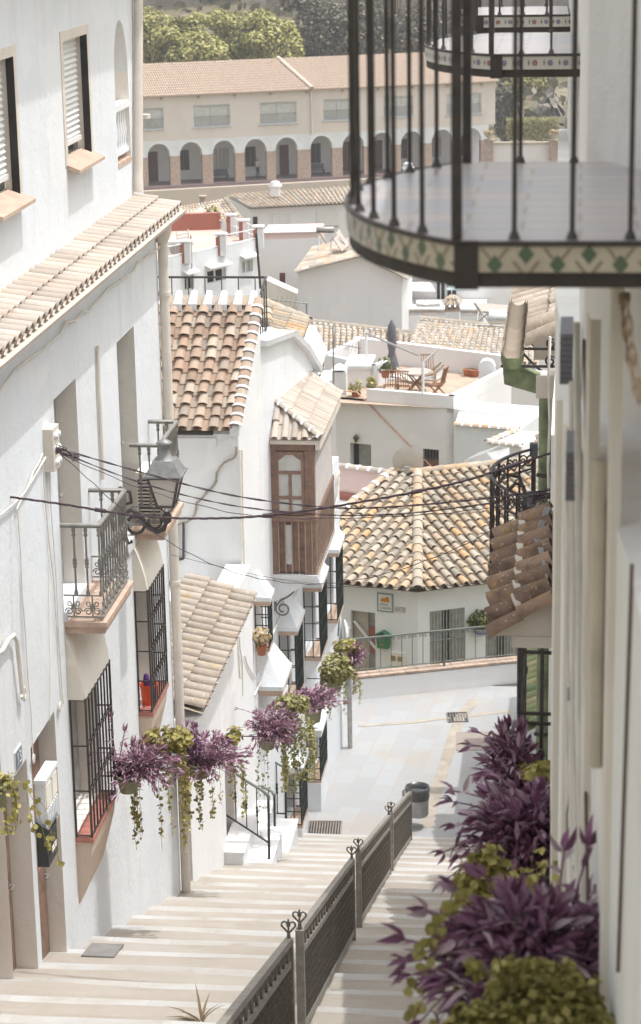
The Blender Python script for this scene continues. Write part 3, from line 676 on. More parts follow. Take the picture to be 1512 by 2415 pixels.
# insulator block the cables start from
c0 = aX(110, 1055, XA); mb = MB(); mb.box(XA, XA+.10, c0.y-.13, c0.y+.13, c0.z-.21, c0.z+.21)
t = thing('terminal_block', 'white porcelain terminal block on the left wall where cables end', 'terminal block', (XA, c0.y, c0.z)); mb.build('housing', pvc, t)
for k in range(3):
    for s_ in (-1,1): mb = MB(); mb.lathe((XA+.10, c0.y+.05*s_, c0.z-.13+.13*k), [(.035,0),(.035,.02),(.02,.035)], 8, axis=(1,0,0)); mb.build('fuse_cap', shutter, t)
# house number tile
c0 = aX(41, 1787, XA)
t = thing('house_number', 'small blue-grey house number tile on the left white wall', 'number plate', (XA, c0.y, c0.z))
mb = MB(); mb.box(XA, XA+.02, c0.y-.11, c0.y+.11, c0.z-.085, c0.z+.085); mb.build('tile', signblue, t)
mb = MB(); mb.box(XA, XA+.014, c0.y-.125, c0.y+.125, c0.z-.10, c0.z+.10); mb.build('rim', signw, t)
def text(s_, loc, size, rot, mat, parent=None, ext=.003, name='lettering', align='CENTER'):
    cu = bpy.data.curves.new(name, 'FONT'); cu.body = s_; cu.size = size; cu.extrude = ext; cu.align_x = align; cu.align_y = 'CENTER'; cu.resolution_u = 2
    tmp = bpy.data.objects.new('tmp_text', cu); COL.objects.link(tmp); bpy.context.view_layer.update()
    me = bpy.data.meshes.new_from_object(tmp.evaluated_get(bpy.context.evaluated_depsgraph_get())); bpy.data.objects.remove(tmp)
    me.materials.clear(); me.materials.append(mat)
    ob = bpy.data.objects.new(name, me); COL.objects.link(ob); ob.rotation_euler = rot
    if parent is not None: ob.parent = parent; ob.location = V(loc)-V(parent['_w'])
    else: ob.location = loc
    return ob
text('13', (XA+.0215, c0.y, c0.z), .17, (PI/2,0,PI/2), signw, t)
# electricity meter cabinet and letterbox
c0 = aX(97, 1880, XA); t = thing('meter_cabinet', 'white electricity meter cabinet with ribbed sides on the left wall', 'meter cabinet', (XA, c0.y, c0.z))
mb = MB(); mb.box(XA, XA+.10, c0.y-.23, c0.y+.23, c0.z-.30, c0.z+.24)
for k in range(8): mb.box(XA+.10, XA+.11, c0.y-.25+.066*k, c0.y-.22+.066*k, c0.z-.28, c0.z-.06)
mb.box(XA, XA+.12, c0.y-.25, c0.y+.25, c0.z+.24, c0.z+.28); mb.build('cabinet', white, t)
for s_ in (-1,1): mb = MB(); mb.box(XA+.10, XA+.112, c0.y+s_*.13-.09, c0.y+s_*.13+.09, c0.z-.02, c0.z+.20); mb.build('meter_window', cream, t)
c0 = aX(98, 1975, XA); t = thing('letterbox', 'black metal letterbox with sloping lid hung on the left white wall', 'letterbox', (XA, c0.y, c0.z))
mb = MB(); y0, y1, z0, z1 = c0.y-.19, c0.y+.19, c0.z-.22, c0.z+.18
mb.add([(XA,y0,z0),(XA+.11,y0,z0),(XA+.11,y1,z0),(XA,y1,z0),(XA,y0,z1+.06),(XA+.11,y0,z1-.02),(XA+.11,y1,z1-.02),(XA,y1,z1+.06)], [(0,1,5,4),(1,2,6,5),(2,3,7,6),(0,3,2,1),(3,0,4,7),(4,5,6,7)]); mb.build('box', blackbox, t)
mb = MB(); mb.add([(XA,y0-.01,z1+.085),(XA+.125,y0-.01,z1-.005),(XA+.125,y1+.01,z1-.005),(XA,y1+.01,z1+.085),(XA,y0-.01,z1+.07),(XA+.125,y0-.01,z1-.02),(XA+.125,y1+.01,z1-.02),(XA,y1+.01,z1+.07)], [(0,1,2,3),(4,7,6,5),(0,4,5,1),(1,5,6,2),(2,6,7,3)]); mb.build('lid', simple('box_lid_grey', (0.13,0.13,0.14), .4), t)
mb = MB(); mb.box(XA+.11, XA+.114, y0+.05, y1-.05, z0+.08, z1-.08); mb.build('pane', glass, t)
mb = MB(); mb.box(XA+.114, XA+.117, c0.y-.05, y1-.06, z0+.09, z0+.15); mb.build('name_card', cream, t)
# ================================================================ street lantern on its scrolled bracket
LX, LY = -4.56, 24.1
lb = aX(393, 1190, LX); LY = lb.y
t = thing('street_lamp', 'grey four-sided street lantern on a scrolled black wall bracket between the left balconies', 'street lamp', (LX, LY, lb.z))
z0 = lb.z; m = MB()                       # glass body
def frus(mb, c, z0, w0, z1, w1, mm=0):
    P = [(c[0]-w0,c[1]-w0,z0),(c[0]+w0,c[1]-w0,z0),(c[0]+w0,c[1]+w0,z0),(c[0]-w0,c[1]+w0,z0),(c[0]-w1,c[1]-w1,z1),(c[0]+w1,c[1]-w1,z1),(c[0]+w1,c[1]+w1,z1),(c[0]-w1,c[1]+w1,z1)]
    mb.add(P, [(0,3,2,1),(4,5,6,7),(0,1,5,4),(1,2,6,5),(2,3,7,6),(3,0,4,7)], mm)
frus(m, (LX,LY), z0, .085, z0+.34, .165); m.build('lamp_glass', lampglass, t)
m = MB()
for sx in (-1,1):
    for sy in (-1,1): m.bar((LX+sx*.09,LY+sy*.09,z0),(LX+sx*.172,LY+sy*.172,z0+.345),.022)
for w, z in ((.09,z0),(.172,z0+.345)):
    for s_ in (-1,1): m.bar((LX-w,LY+s_*w,z),(LX+w,LY+s_*w,z),.024); m.bar((LX+s_*w,LY-w,z),(LX+s_*w,LY+w,z),.024)
m.build('lamp_frame', simple('lamp_frame_brown', (.085,.07,.062), .5), t)
m = MB(); frus(m, (LX,LY), z0+.355, .215, z0+.375, .215); frus(m, (LX,LY), z0+.375, .20, z0+.53, .12)
m.lathe((LX,LY,z0+.53), [(.11,0),(.085,.03),(.055,.10),(.06,.13),(.085,.17),(.092,.19),(.05,.215),(.02,.23)], 12); m.build('lamp_roof', lampmetal, t)
m = MB()
for s_ in (-1,1): m.tube([(LX+s_*.07,LY,z0),(LX+s_*.06,LY,z0-.06),(LX+s_*.02,LY,z0-.09)], .008, 5)
m.lathe((LX,LY,z0-.22), [(.02,0),(.05,.03),(.055,.09),(.035,.13)], 10)
def arc2(c, r, a0, a1, n=10): return [(c[0]+r*math.cos(a0+(a1-a0)*k/n), LY, c[1]+r*math.sin(a0+(a1-a0)*k/n)) for k in range(n+1)]
zb = z0-.22
m.tube([(LX,LY,zb+.03),(LX-.04,LY,zb-.06),(LX-.12,LY,zb-.10),(LX-.22,LY,zb-.05),(LX-.30,LY,zb+.08),(LX-.40,LY,zb+.16),(LX-.50,LY,zb+.10),(XA+.03,LY,zb-.02)], [.02,.03,.03,.026,.03,.03,.026,.03], 7)
m.tube(arc2((LX-.14,zb+.02), .075, 2.0, -3.6), .016, 6); m.tube(arc2((LX-.36,zb-.02), .10, 2.6, -3.2), .02, 6)
m.tube([(XA+.04,LY,zb+.20),(XA+.05,LY,zb+.0),(XA+.05,LY,zb-.16),(XA+.09,LY,zb-.24),(XA+.13,LY,zb-.21)], [.02,.03,.03,.02,.024], 7)
m.box(XA, XA+.03, LY-.03, LY+.03, zb-.2, zb+.42); m.tube([(XA+.03,LY,zb+.40),(XA+.13,LY,zb+.36),(XA+.14,LY,zb+.24),(XA+.06,LY,zb+.22)], .02, 6)
m.build('wall_bracket', iron, t)
# air conditioner standing on the second balcony
c0 = V((XA+pro2*0.42, pn2.y+.45, BZ2)); t = thing('air_conditioner', 'white louvred air conditioner unit standing on the upper left balcony', 'air conditioner', c0)
m = MB(); m.box(c0.x-.15, c0.x+.15, c0.y-.20, c0.y+.30, BZ2+.05, BZ2+.62); m.build('housing', cream, t)
m = MB()
for k in range(11): z = BZ2+.10+.042*k; m.box(c0.x-.13, c0.x+.13, c0.y-.205, c0.y-.197, z, z+.018)
m.build('louvre', dark, t)
for s_ in (-1,1): m = MB(); m.box(c0.x-.15, c0.x+.15, c0.y+.05+s_*.18-.02, c0.y+.05+s_*.18+.02, BZ2, BZ2+.05); m.build('foot', steel, t)
# orange bucket with toys on the sill of the second grille
yn_, yf_, zb_, zt_, pg_ = G2; c0 = V((XA+.07, yn_+.30, zb_)); t = thing('bucket', 'bright orange bucket holding toys behind the left upper window grille', 'bucket', c0)
m = MB(); m.lathe(c0, [(.085,0),(.105,.24),(.115,.25),(.108,.25),(.09,.05)], 14); m.build('pail', orange, t)
m = MB(); m.lathe(c0+V((-.02,-.02,.16)), [(.03,0),(.045,.12),(.03,.2),(.01,.22)], 8); m.build('purple_toy', toyp, t)
m = MB(); m.tube([c0+V((.03,.02,.15)), c0+V((.03,.06,.34))], .022, 6); m.build('green_toy', toyg, t)
m = MB(); m.tube([c0+V((.05,-.05,.05)), c0+V((.075,-.09,.21))], .014, 6); m.build('blue_toy', toyb, t)

# ================================================================ low white house with the lichen-spotted roof
ef, en = aX(603,1387,-4.85), aX(482,1697,-4.85); ZP = (ef.z+en.z)/2
PX, PXW = -4.85, -5.22
P = thing('white_house', 'low white house with a weathered tile roof sloping to the stairs, next to the downpipe', 'house', (PXW, 29, 3))
YT = aB(562, 1060).y
up = V((-1, 0, .30)).normalized(); m = MB(); tile_slope(m, (PX, en.y-.05, ZP), (PX, ef.y+.05, ZP), up, lambda q: (0, 1.10), 0.285, 0.37, 7, 1.6); m.build('roof', t_old, P)
m = MB(); hZ = ZP-.10
ops = []
def bspan(x, yt, yb, w, d=.22, X=PXW, y0=None):
    p = aX(x, (yt+yb)/2, X); return (p.y-w-YC, p.y-YC, stairZ(p.y)+.03, aX(x, yt, X).z, d)
for (x, yt, w) in ((398, 1760, .9), (449, 1800, .5), (552, 1755, .8)): ops.append(bspan(x, yt, 2000, w))
m.wall((PXW, YC+.005), (0,1,0), YT-YC-.02, -1.5, hZ, ops, (1,0,0), .4); m.box(-9, PXW-.4, YC+.03, YT-.02, -1.5, hZ-.4)
m.prism([(PX-.02, en.y-.05, ZP-.06), (PXW, en.y-.05, hZ-.03), (PXW-.68, en.y-.05, hZ+.22), (PXW-.68, en.y-.05, hZ-.6)], (0, ef.y+.05-en.y, 0))
m.build('wall', whiteB, P)
for o in ops:
    d = MB(); ya, yb = YC+o[0], YC+o[1]; d.box(PXW-.22, PXW-.19, ya+.02, yb-.02, o[2], o[3]); d.build('door', wood, P)
m = MB()
for (x0_,y0_,x1_,y1_) in ((560,1420,566,1600),(566,1500,575,1640),(575,1545,600,1600)): m.tube([aX(x0_+(x1_-x0_)*k/5+random.uniform(-2,2), y0_+(y1_-y0_)*k/5, PXW+.02) for k in range(6)], .012, 5)
m.build('wall_cable', cablew, P)
# ================================================================ taller white house with terracotta roof
cT = aB(560, 1012); rT = aB(612, 716); ZT0, ZT1 = cT.z, rT.z; TX0 = -9.6; TY0, TY1 = cT.y, rT.y
T = thing('white_house', 'taller white house with a steep terracotta tile roof and mortared white roof edge', 'house', (-7, TY0, 5))
m = MB(); tX = fB(TY0)
m.wall((TX0, TY0+.06), (1,0,0), tX-TX0-.4, 1.0, ZT0-.12, [], (0,-1,0), .4)
m.prism([(tX,TY0+.06,1.0),(tX,TY0+.06,ZT0-.10),(fB(TY1),TY1,ZT1-.02),(fB(TY1),TY1,1.0)], (-.4,0,0))
m.box(TX0, fB(TY0)-.43, TY0+.3, TY1-.03, 1.0, ZT0-.14); m.poly([(TX0,TY1,1),(fB(TY1),TY1,1),(fB(TY1),TY1,ZT1-.02),(TX0,TY1,ZT1-.02)])
m.box(tX-1.6, tX-.35, TY0+.035, TY0+.07, ZT0-.30, ZT0-.16); m.build('wall', whiteB, T)
up = V((.094, 1.0, (ZT1-ZT0)/(TY1-TY0))); Ls = (V((fB(TY1),TY1,ZT1))-V((fB(TY0),TY0,ZT0))).length
nC = 17; m = MB(); tile_slope(m, (TX0, TY0-.05, ZT0), (tX-.02, TY0-.05, ZT0), up, lambda q: (0, Ls), (tX-TX0)/nC, .225, 7, 2.2, lift=.035); m.build('roof', t_terra, T)
m = MB(); a_ = V((tX-.02, TY0-.05, ZT0+.07)); b_ = V((fB(TY1)-.02, TY1, ZT1+.07))
m.prism([(tX-.12,TY0-.03,ZT0-.10),(tX+.03,TY0-.03,ZT0-.10),(tX+.03,TY0-.03,ZT0+.06),(tX-.12,TY0-.03,ZT0+.06)], V((fB(TY1),TY1,ZT1))-V((tX,TY0,ZT0)), 1)
ridge_tiles(m, b_, a_, 14, .105, 0, 6, 1); m.build('verge', [t_terra, white], T)
m = MB(); w = (tX-TX0)/nC
for k in range(nC):                        # mortared white ends of the tile rows along the top
    x = TX0+w*(k+.5)+.19; m.add([(x-.07,TY1-.16,ZT1+.02),(x+.07,TY1-.16,ZT1+.02),(x+.045,TY1+.10,ZT1+.20),(x-.045,TY1+.10,ZT1+.20),(x-.07,TY1-.16,ZT1-.1),(x+.07,TY1-.16,ZT1-.1),(x+.07,TY1+.12,ZT1-.1),(x-.07,TY1+.12,ZT1-.1)], [(0,1,2,3),(4,5,1,0),(5,6,2,1),(4,0,3,7),(7,3,2,6)])
m.build('ridge_mortar', white, T)
m = MB(); m.prism([(TX0,TY1-.12,ZT1+.0),(TX0,TY1+.12,ZT1+.12),(TX0,TY1+.2,ZT1+.10),(TX0,TY1+.2,ZT1-.15)], (fB(TY1)-TX0,0,0)); m.build('ridge', t_old, T)
# roof-terrace railing
rt = aD(380, 652, 38.6); rr_ = aD(629, 655, 38.6); m = MB(); zt = (rt.z+rr_.z)/2; yy = (rt.y+rr_.y)/2; x0, x1 = -9.0, rr_.x
m.bar((x0,yy,zt),(x1,yy,zt),.035); m.bar((x0,yy,zt-.85),(x1,yy,zt-.85),.025)
m.bar((x1,yy,zt),(x1-.0,yy-1.3,zt-.33),.035); m.bar((x1,yy,zt-.85),(x1,yy-1.3,zt-1.2),.025)
k = 0; x = x0
while x <= x1+.001: m.bar((x,yy,zt-.85),(x,yy,zt),.016,None,(0,1,0)); x += .29
for k in range(6): y = yy-1.3*k/5; m.bar((x1,y,zt-.85-.35*k/5),(x1,y,zt-.33*k/5),.022,None,(0,1,0))
m.build('terrace_railing', iron, T)
m = MB(); m.box(TX0, rr_.x+.05, TY1+.05, yy+.3, ZT1-2.2, zt-.92); m.build('terrace', white, T)
m = MB(); m.bar((x1-.10,yy+.02,zt-.2),(x1-.15,yy+.02,zt+.75),.035); m.build('washing_pole', iron, T)
m = MB(); P_ = [aY(557-127*q+8*math.sin(q*17), 1055+185*q+5*math.sin(q*23)+20*q*(1-q), TY0+.03) for q in [k/24 for k in range(25)]]; m.tube(P_, .016, 5); m.tube([p+V((.02*math.sin(i*2.3),-.01,.02*math.cos(i*1.9))) for i,p in enumerate(P_)], .010, 5)
m.build('wall_cable', simple('tan_cable', (0.36,0.31,0.25), .8), T)
m = MB(); q_ = [aY(x,y,TY0+.02) for x,y in ((417,1236),(417,1320),(433,1317),(433,1232))]
for a,b_ in zip(q_,q_[1:]): m.bar(a,b_,.035)
m.build('iron_frame', iron, T)
m = MB()
for xx in (566, 571): m.tube([aB(xx,1060,.02), aB(xx+2,1200,.02), aB(xx+6,1385,.02)], .016, 6)
m.build('conduit', cablew, T)

# ================================================================ white house with the wooden bay
B = thing('white_house', 'white house with an enclosed brown wooden bay and green window grilles by the square', 'house', (fB(38), 38, 0))
ny = lambda x, y, o=0: aB(x, y, o)
m = MB(); bdir = V((.094,1,0)).normalized(); bn = V((1,-.094,0)).normalized()
def bw(ya, yb, zt, ops=()):
    L = (yb-ya)/bdir.y; o2 = [((o[0]-ya)/bdir.y, (o[1]-ya)/bdir.y, o[2], o[3], o[4]) for o in ops]
    m.wall((fB(ya), ya), bdir, L, -1.0, zt, o2, bn, .4)
BAYS = []
def bay(xn, yt_, yb_, xo, ln, kind): 
    p = ny(xn, yt_); q = ny(xn, yb_); pr = aY(xo, yt_, p.y).x-p.x; BAYS.append((p.y, p.y+ln, q.z, p.z, max(.2, pr), kind)); return BAYS[-1]
bay(600, 1420, 1532, 632, .42, 'small'); bay(657, 1490, 1660, 697, .95, 'c'); bay(715, 1388, 1556, 754, 1.05, 'b'); bay(760, 1306, 1467, 794, 1.0, 'a')
bay(671, 1818, 1951, 709, .85, 'g'); bay(722, 1730, 1843, 754, 1.1, 'f')
cP = [ny(630,800), ny(750,868)]
op = [(b_[0]+.05, b_[1]-.05, b_[2]+.02, b_[3]-.02, .26) for b_ in BAYS]
d1 = ny(625, 1700); d2 = ny(690, 1650)
op.append((34.75, 35.4, .75, 3.0, .2)); op.append((35.6, 36.1, .5, 2.6, .16))
bw(TY1-.0, 40.4, 8.2, [o for o in op if o[1] < 40.38 and o[0] > TY1]); bw(40.4, 42.35, 6.0, [o for o in op if o[0] > 40.4])
bw(TY0+.06, TY1, 4.9, [o for o in op if o[1] < TY1])
m.prism([(fB(TY1),TY1,8.2),(fB(TY1),TY1,9.5),(fB(38.2),38.2,9.25),(fB(39.4),39.4,8.75),(fB(40.4),40.4,8.15)], (-.4,0,0))
m.box(-9.5, fB(TY0)-.38, TY1+.1, 42.2, -1, 5.8); m.box(-9.5, fB(TY0)-.38, TY1+.1, 40.3, 5.8, 8.0)
m.poly([(fB(40.4),40.4,6),(-9.5,40.4,6),(-9.5,40.4,8.2),(fB(40.4),40.4,8.2)]); m.poly([(fB(42.35),42.35,-1),(-9.5,42.35,-1),(-9.5,42.35,6),(fB(42.35),42.35,6)])
m.build('wall', white, B)
m = MB(); pts = [(TY1,9.5),(38.2,9.25),(39.4,8.75),(40.45,8.12)]
for (a_,za),(b_,zb2) in zip(pts,pts[1:]): m.prism([(fB(a_)+.10,a_,za-.03),(fB(a_)+.12,a_,za+.07),(fB(a_)-.45,a_,za+.12),(fB(a_)-.45,a_,za-.03)], (fB(b_)-fB(a_), b_-a_, zb2-za))
m.build('parapet', white, B)
# roof piece behind the parapet
q1, q2, q3, q4 = aD(705,826,41.3), aD(729,759,44.0), aD(626,718,44.6), aD(626,798,41.8)
m = MB(); tile_slope(m, q1, q2, (q4+q3-q1-q2)/2, lambda q: (0, 1.9), .27, .45, 6, 1.5); m.build('roof', t_hip, B)
m = MB(); ridge_tiles(m, aD(729,757,44.0), aD(628,717,44.6), 4, .13, 0, 6); m.build('ridge', t_hip, B); m = MB(); ridge_tiles(m, aD(629,718,43), aD(629,760,42.2), 3, .12, 0, 6); m.build('ridge', t_hip, B)
m = MB(); m.prism([q1+V((0,0,-.06)), q2+V((0,0,-.06)), q2+V((0,0,-1.2)), q1+V((0,0,-1.2))], V((-.5,0,.0))); m.prism([q1+V((.35,0,-.5)),q2+V((.35,0,-.55)),q2+V((.1,0,-.05)),q1+V((0,0,-.05))], (-.4,0,-.2)); m.build('roof_wall', white, B)
# window bays
def bay_hood(mb, X, ya, yb, zt, pr, h):
    xo = X+pr+.05; a, b_ = ya-.05, yb+.05
    mb.box(X, xo, a, b_, zt, zt+.075)
    mb.add([(X,a,zt+.075),(xo-.02,a+.02,zt+.075),(xo-.02,b_-.02,zt+.075),(X,b_,zt+.075),(X,a+(b_-a)*.32,zt+h),(X,a+(b_-a)*.68,zt+h)], [(0,1,4),(1,2,5,4),(2,3,5),(0,4,5,3)])
for (ya, yb, zb, zt, pr, kd) in BAYS:
    X = fB(ya)
    nb_ = {'small':3}.get(kd, 8)
    go = grille(B, ya, yb, zb, zt, pr, X, 0, m=irongreen, sillm=terrafloor, nb=nb_, nh=4, near_n=2, bulge=False, corbel=False)
    h = MB()
    if kd in 'fg': h.box(X, X+pr+.05, ya-.06, yb+.04, zt+.03, zt+.10); h.box(X, X+pr-.03, ya+.0, yb-.02, zt+.10, zt+.135)
    else: bay_hood(h, X, ya, yb, zt+.03, pr, .62 if kd != 'small' else .5)
    h.build('hood', white, go)
    e = MB(); e.box(X-.02, X+pr+.035, ya-.035, yb+.035, zt-.045, zt+.03); e.build('lintel', terrafloor if kd not in 'fg' else whiteB, go)
    if kd in 'fg': e = MB(); e.box(X-.02, X+pr+.01, ya-.03, yb+.02, -.3, zb-.05); e.build('plinth', white, go)
    else: e = MB(); e.add([(X,ya,zb-.05),(X+pr,ya,zb-.05),(X+pr,yb,zb-.05),(X,yb,zb-.05),(X,ya,zb-.5),(X,yb,zb-.5)], [(0,1,4),(1,2,5,4),(2,3,5)]); e.build('corbel', whiteB, go)
# hood over the street door
p = ny(610, 1626); pr = .37; X = fB(p.y); m = MB(); bay_hood(m, X, p.y, p.y+1.15, p.z, pr, .78); dh = m.build('door_hood', white, B)
m = MB(); m.box(X, X+pr+.03, p.y-.03, p.y+1.18, p.z-.10, p.z); m.build('lintel', terrafloor, dh)
for o in op[-2:]:
    d = MB(); xx = fB((o[0]+o[1])/2); d.box(xx-.24, xx-.17, o[0]+.02, o[1]-.02, o[2], o[3]); d.build('door', greydoor, B)
# wooden bay
MX0 = fB(36.6); MX1 = MX0+.745; My0, My1 = ny(637,1045).y, ny(637,1045).y+2.75; Mz0 = ny(640,1360).z; Mz1 = ny(637,1045).z; Mzm = aY(650,1222,My0).z
by = MB(); by.box(MX0-.2, MX1-.04, My0+.04, My1-.04, Mz0+.04, Mz1); bay_o = by.build('wooden_bay', wood, B)
f = MB()
for x in (MX0+.0, MX1-.09): f.box(x, x+.09, My0, My0+.05, Mz0, Mz1)
f.box(MX1-.17, MX1-.092, My0+.006, My0+.05, Mz0+.002, Mz1-.13)
f.box(MX0, MX1, My0-.005, My0+.05, Mz1-.12, Mz1); f.box(MX0-.02, MX1+.03, My0-.03, My1+.02, Mzm-.05, Mzm+.05)
f.box(MX1-.05, MX1, My0+.051, My0+.1, Mz0, Mz1); f.box(MX1-.05, MX1, My1-.1, My1, Mz0, Mz1); f.build('frame', wood, bay_o)
g = MB(); gx0, gx1 = MX0+.13, MX0+.52; gz0, gz1 = Mzm+.12, Mz1-.20
g.box(gx0, gx1, My0+.02, My0+.032, gz0, gz1); wn_ = g.build('window', frost, bay_o)
g = MB()
for x in (gx0-.05, (gx0+gx1)/2-.025, gx1): g.box(x, x+.05, My0-.005, My0+.03, gz0-.05, gz1+.05 if x != (gx0+gx1)/2-.025 else gz1-.32)
for z in (gz0-.05, gz0+.22, gz1-.34, gz1): g.box(gx0-.05, gx1+.05, My0-.004, My0+.028, z, z+.055)
for s_ in (-1,1): c_ = (gx0+gx1)/2; g.prism([(c_+s_*.195,My0,gz1+.01),(c_+s_*.195,My0,gz1-.10),(c_+s_*.12,My0,gz1-.05),(c_+s_*.05,My0,gz1+.01)], (0,.02,0))
g.build('sash', wood, wn_)
g = MB(); g.box(MX0+.22, MX0+.34, My0+.015, My0+.03, Mz0+.18, Mzm-.12); g.build('pane', frost, bay_o)
g = MB()
for k in range(6): x = MX0+.1+k*.115; g.box(x, x+.018, My0-.01, My0+.008, Mz0+.02, Mzm-.05)
for k in range(15): y = My0+.05+k*(My1-My0-.1)/14; g.box(MX1+.01, MX1+.028, y-.012, y+.012, Mz0+.02, Mzm-.05)
g.box(MX1+.0, MX1+.035, My0, My1, Mz0+.0, Mz0+.035); g.build('bay_railing', simple('beige_bars', (0.36,0.27,0.21), .6), bay_o)
g = MB(); n_ = 26
for k in range(n_):
    z = Mzm+.06+(Mz1-.10-Mzm-.06)*k/n_; h = (Mz1-.1-Mzm-.06)/n_
    g.add([(MX1-.02,My0+.1,z),(MX1+.012,My0+.1,z+h*.5),(MX1-.02,My0+.1,z+h),(MX1-.02,My1-.1,z),(MX1+.012,My1-.1,z+h*.5),(MX1-.02,My1-.1,z+h)], [(0,3,4,1),(1,4,5,2)])
g.build('roller_shutter', greyshut, bay_o)
g = MB(); g.box(MX0-.1, MX1+.03, My0-.03, My1+.03, Mz0-.07, Mz0); g.add([(MX0,My0,Mz0-.07),(MX1,My0,Mz0-.07),(MX1,My1,Mz0-.07),(MX0,My1,Mz0-.07),(MX0,My0,Mz0-.5),(MX0+.05,My1,Mz0-.5)], [(0,1,4),(1,2,5,4),(2,3,5)]); g.build('bay_floor', white, bay_o)
# its little tiled roof
eN, eF = aX(748,1030,MX1+.10), aX(801,946,MX1+.10); wN = aX(641,957,MX0); EZ = Mz1+.10
g = MB(); EX = MX1+.12; rise = .52; upv = V((MX0-EX,0,rise)); Lr = upv.length; yA, yB = My0-.10, My1+.55
Lh = EX-MX0
tile_slope(g, (EX,yA,EZ), (EX,yB,EZ), upv, lambda q: (0, Lr*min(1.0, max(.05, (q*(yB-yA))/.62))), .155, .40, 5, .7)
tile_slope(g, (MX0,yA,EZ), (EX,yA,EZ), V((0,.62,rise)), lambda q: (0, math.hypot(.62,rise)*max(.02,(1-q))), .19, .40, 6, .7)
rf = g.build('roof', t_pale, bay_o)
g = MB(); ridge_tiles(g, (MX0,yA+.62,EZ+rise+.05), (EX,yA,EZ+.05), 6, .075, 0, 5, 1); g.build('hip_tiles', [t_pale, white], rf); g = MB(); ridge_tiles(g, (MX0+.05,yB,EZ+rise+.02), (EX,yB,EZ+.03), 5, .06, 0, 5, 1); g.build('verge_tiles', [t_pale, white], rf)
g = MB(); g.box(MX0, EX-.03, yA+.03, yB-.03, EZ-.10, EZ-.03); g.box(EX-.09, EX-.01, yA+.05, yB, EZ-.20, EZ-.045); g.build('fascia', pvc, rf)
# cable bundles, scrolled brackets on the facade
for off in (.03, .05, .07): m = MB(); m.tube([aB(798+random.uniform(-3,3)-2*k, 1110+k*26, off) for k in range(6)], .014, 5); m.build('wall_cable', cablew, B)
m = MB(); m.tube([aB(x,y,.03) for x,y in ((800,1125),(790,1200),(778,1240),(758,1290),(700,1400),(668,1440),(640,1500),(634,1560),(600,1640))], .018, 6)
m.build('wall_cable', cablew, B)
m = MB(); m.tube([aB(x,y,.06) for x,y in ((803,1240),(806,1300),(808,1380),(802,1440),(797,1500))], .014, 6); m.build('dark_cable', irongreen, B)
t_ = None
def wallscroll(p, s_, lab, br):
    o = thing('wall_bracket', lab, 'wall bracket', p, 'scrolled brackets on the left facade'); m = MB()
    pts = []; c = V(p)
    for k in range(17): th = 2.6*PI*k/16; r = s_*.36*(1-.62*k/16); pts.append(c+V((s_*.36*1.0,0,0))+V((-r*math.cos(th),0,-r*math.sin(th))))
    m.tube(pts, .016, 6)
    pts2 = [c+V((s_*.02,0,.1*s_)), c+V((s_*.25,0,s_*.42)), c+V((s_*.62,0,s_*.62)), c+V((s_*.9,0,s_*.86)), c+V((s_*.95,0,s_*1.05)), c+V((s_*.8,0,s_*1.13)), c+V((s_*.68,0,s_*1.03)), c+V((s_*.74,0,s_*.93))]
    m.tube(pts2, .016, 6); m.build('scroll', railm, o); m = MB(); m.box(c.x-.02, c.x+.02, c.y-.02, c.y+.02, c.z-.06*s_, c.z+.35*s_); m.build('wall_plate', railm, o)
pA = aB(650,1435,.02); wallscroll(pA, .36, 'large scrolled iron bracket on the white wall under the wooden bay', 0)
pA = aB(745,1290,.02); wallscroll(pA, .24, 'small scrolled iron bracket above the middle window hood', 0)
# terracotta pot with a pale plant behind the small grille is added with the plants

# ================================================================ the two entrance stoops with their handrails
def stoop(ya, yb, x0, x1, xm, z0, z1, nm, lab):
    t = thing('entrance_steps', lab, 'steps', ((x0+x1)/2, ya, stairZ(yb)-.1)); m = MB()
    m.box(xm, x1, ya, yb, stairZ(yb)-.5, z0); m.box(x0, xm, ya, yb, stairZ(yb)-.5, z1); m.build('step', white, t)
    e = MB(); e.box(xm-.02, x1+.02, ya-.015, yb+.01, z0, z0+.03); e.box(x0-.02, xm+.02, ya-.015, yb+.01, z1, z1+.03); e.build('slab', whiteC, t); return t
s1 = stairZ(30.9)
stoop(30.95, 32.55, PXW-.02, -4.55, -4.93, s1+.02, s1+.30, 0, 'white marble entrance steps beside the lower end of the tiled roof')
s2 = stairZ(33.6)
stoop(33.35, 34.95, fB(34)+.0, -4.62, -5.02, s2+.10, s2+.42, 0, 'white marble entrance steps next to the lowest green window grille')
def handrail(lab, Y, top, bot, posts, col=irongreen, post=None, pz=None):
    pT = [aY(x,y,Y) for x,y in top]; t = thing('handrail', lab, 'handrail', (pT[-1].x, Y, stairZ(Y)), 'green handrails at the entrance steps')
    m = MB(); m.tube(pT, .022, 7); m.build('rail', simple('rail_grey_green', (0.16,0.18,0.17), .45) if 'rail_grey_green' not in MATS else MATS['rail_grey_green'], t)
    if post: m = MB(); m.bar(aY(*post[0],Y), aY(*post[1],Y), .035, None, (0,1,0)); m.build('post', col, t)
    if bot: m = MB(); m.bar(aY(*bot[0],Y), aY(*bot[1],Y), .022, None, (0,1,0)); m.build('bottom_rail', col, t)
    for (xa,ya,xb,yb) in posts:
        a, b_ = aY(xb,yb,Y), aY(xa,ya,Y); m = MB(); h = b_.z-a.z; r = .009
        m.lathe(a, [(r,0),(r,h*.38),(r*2.4,h*.42),(r*1.4,h*.46),(r*2.8,h*.5),(r*1.4,h*.54),(r*2.4,h*.58),(r,h*.62),(r,h)], 7); m.build('baluster', col, t)
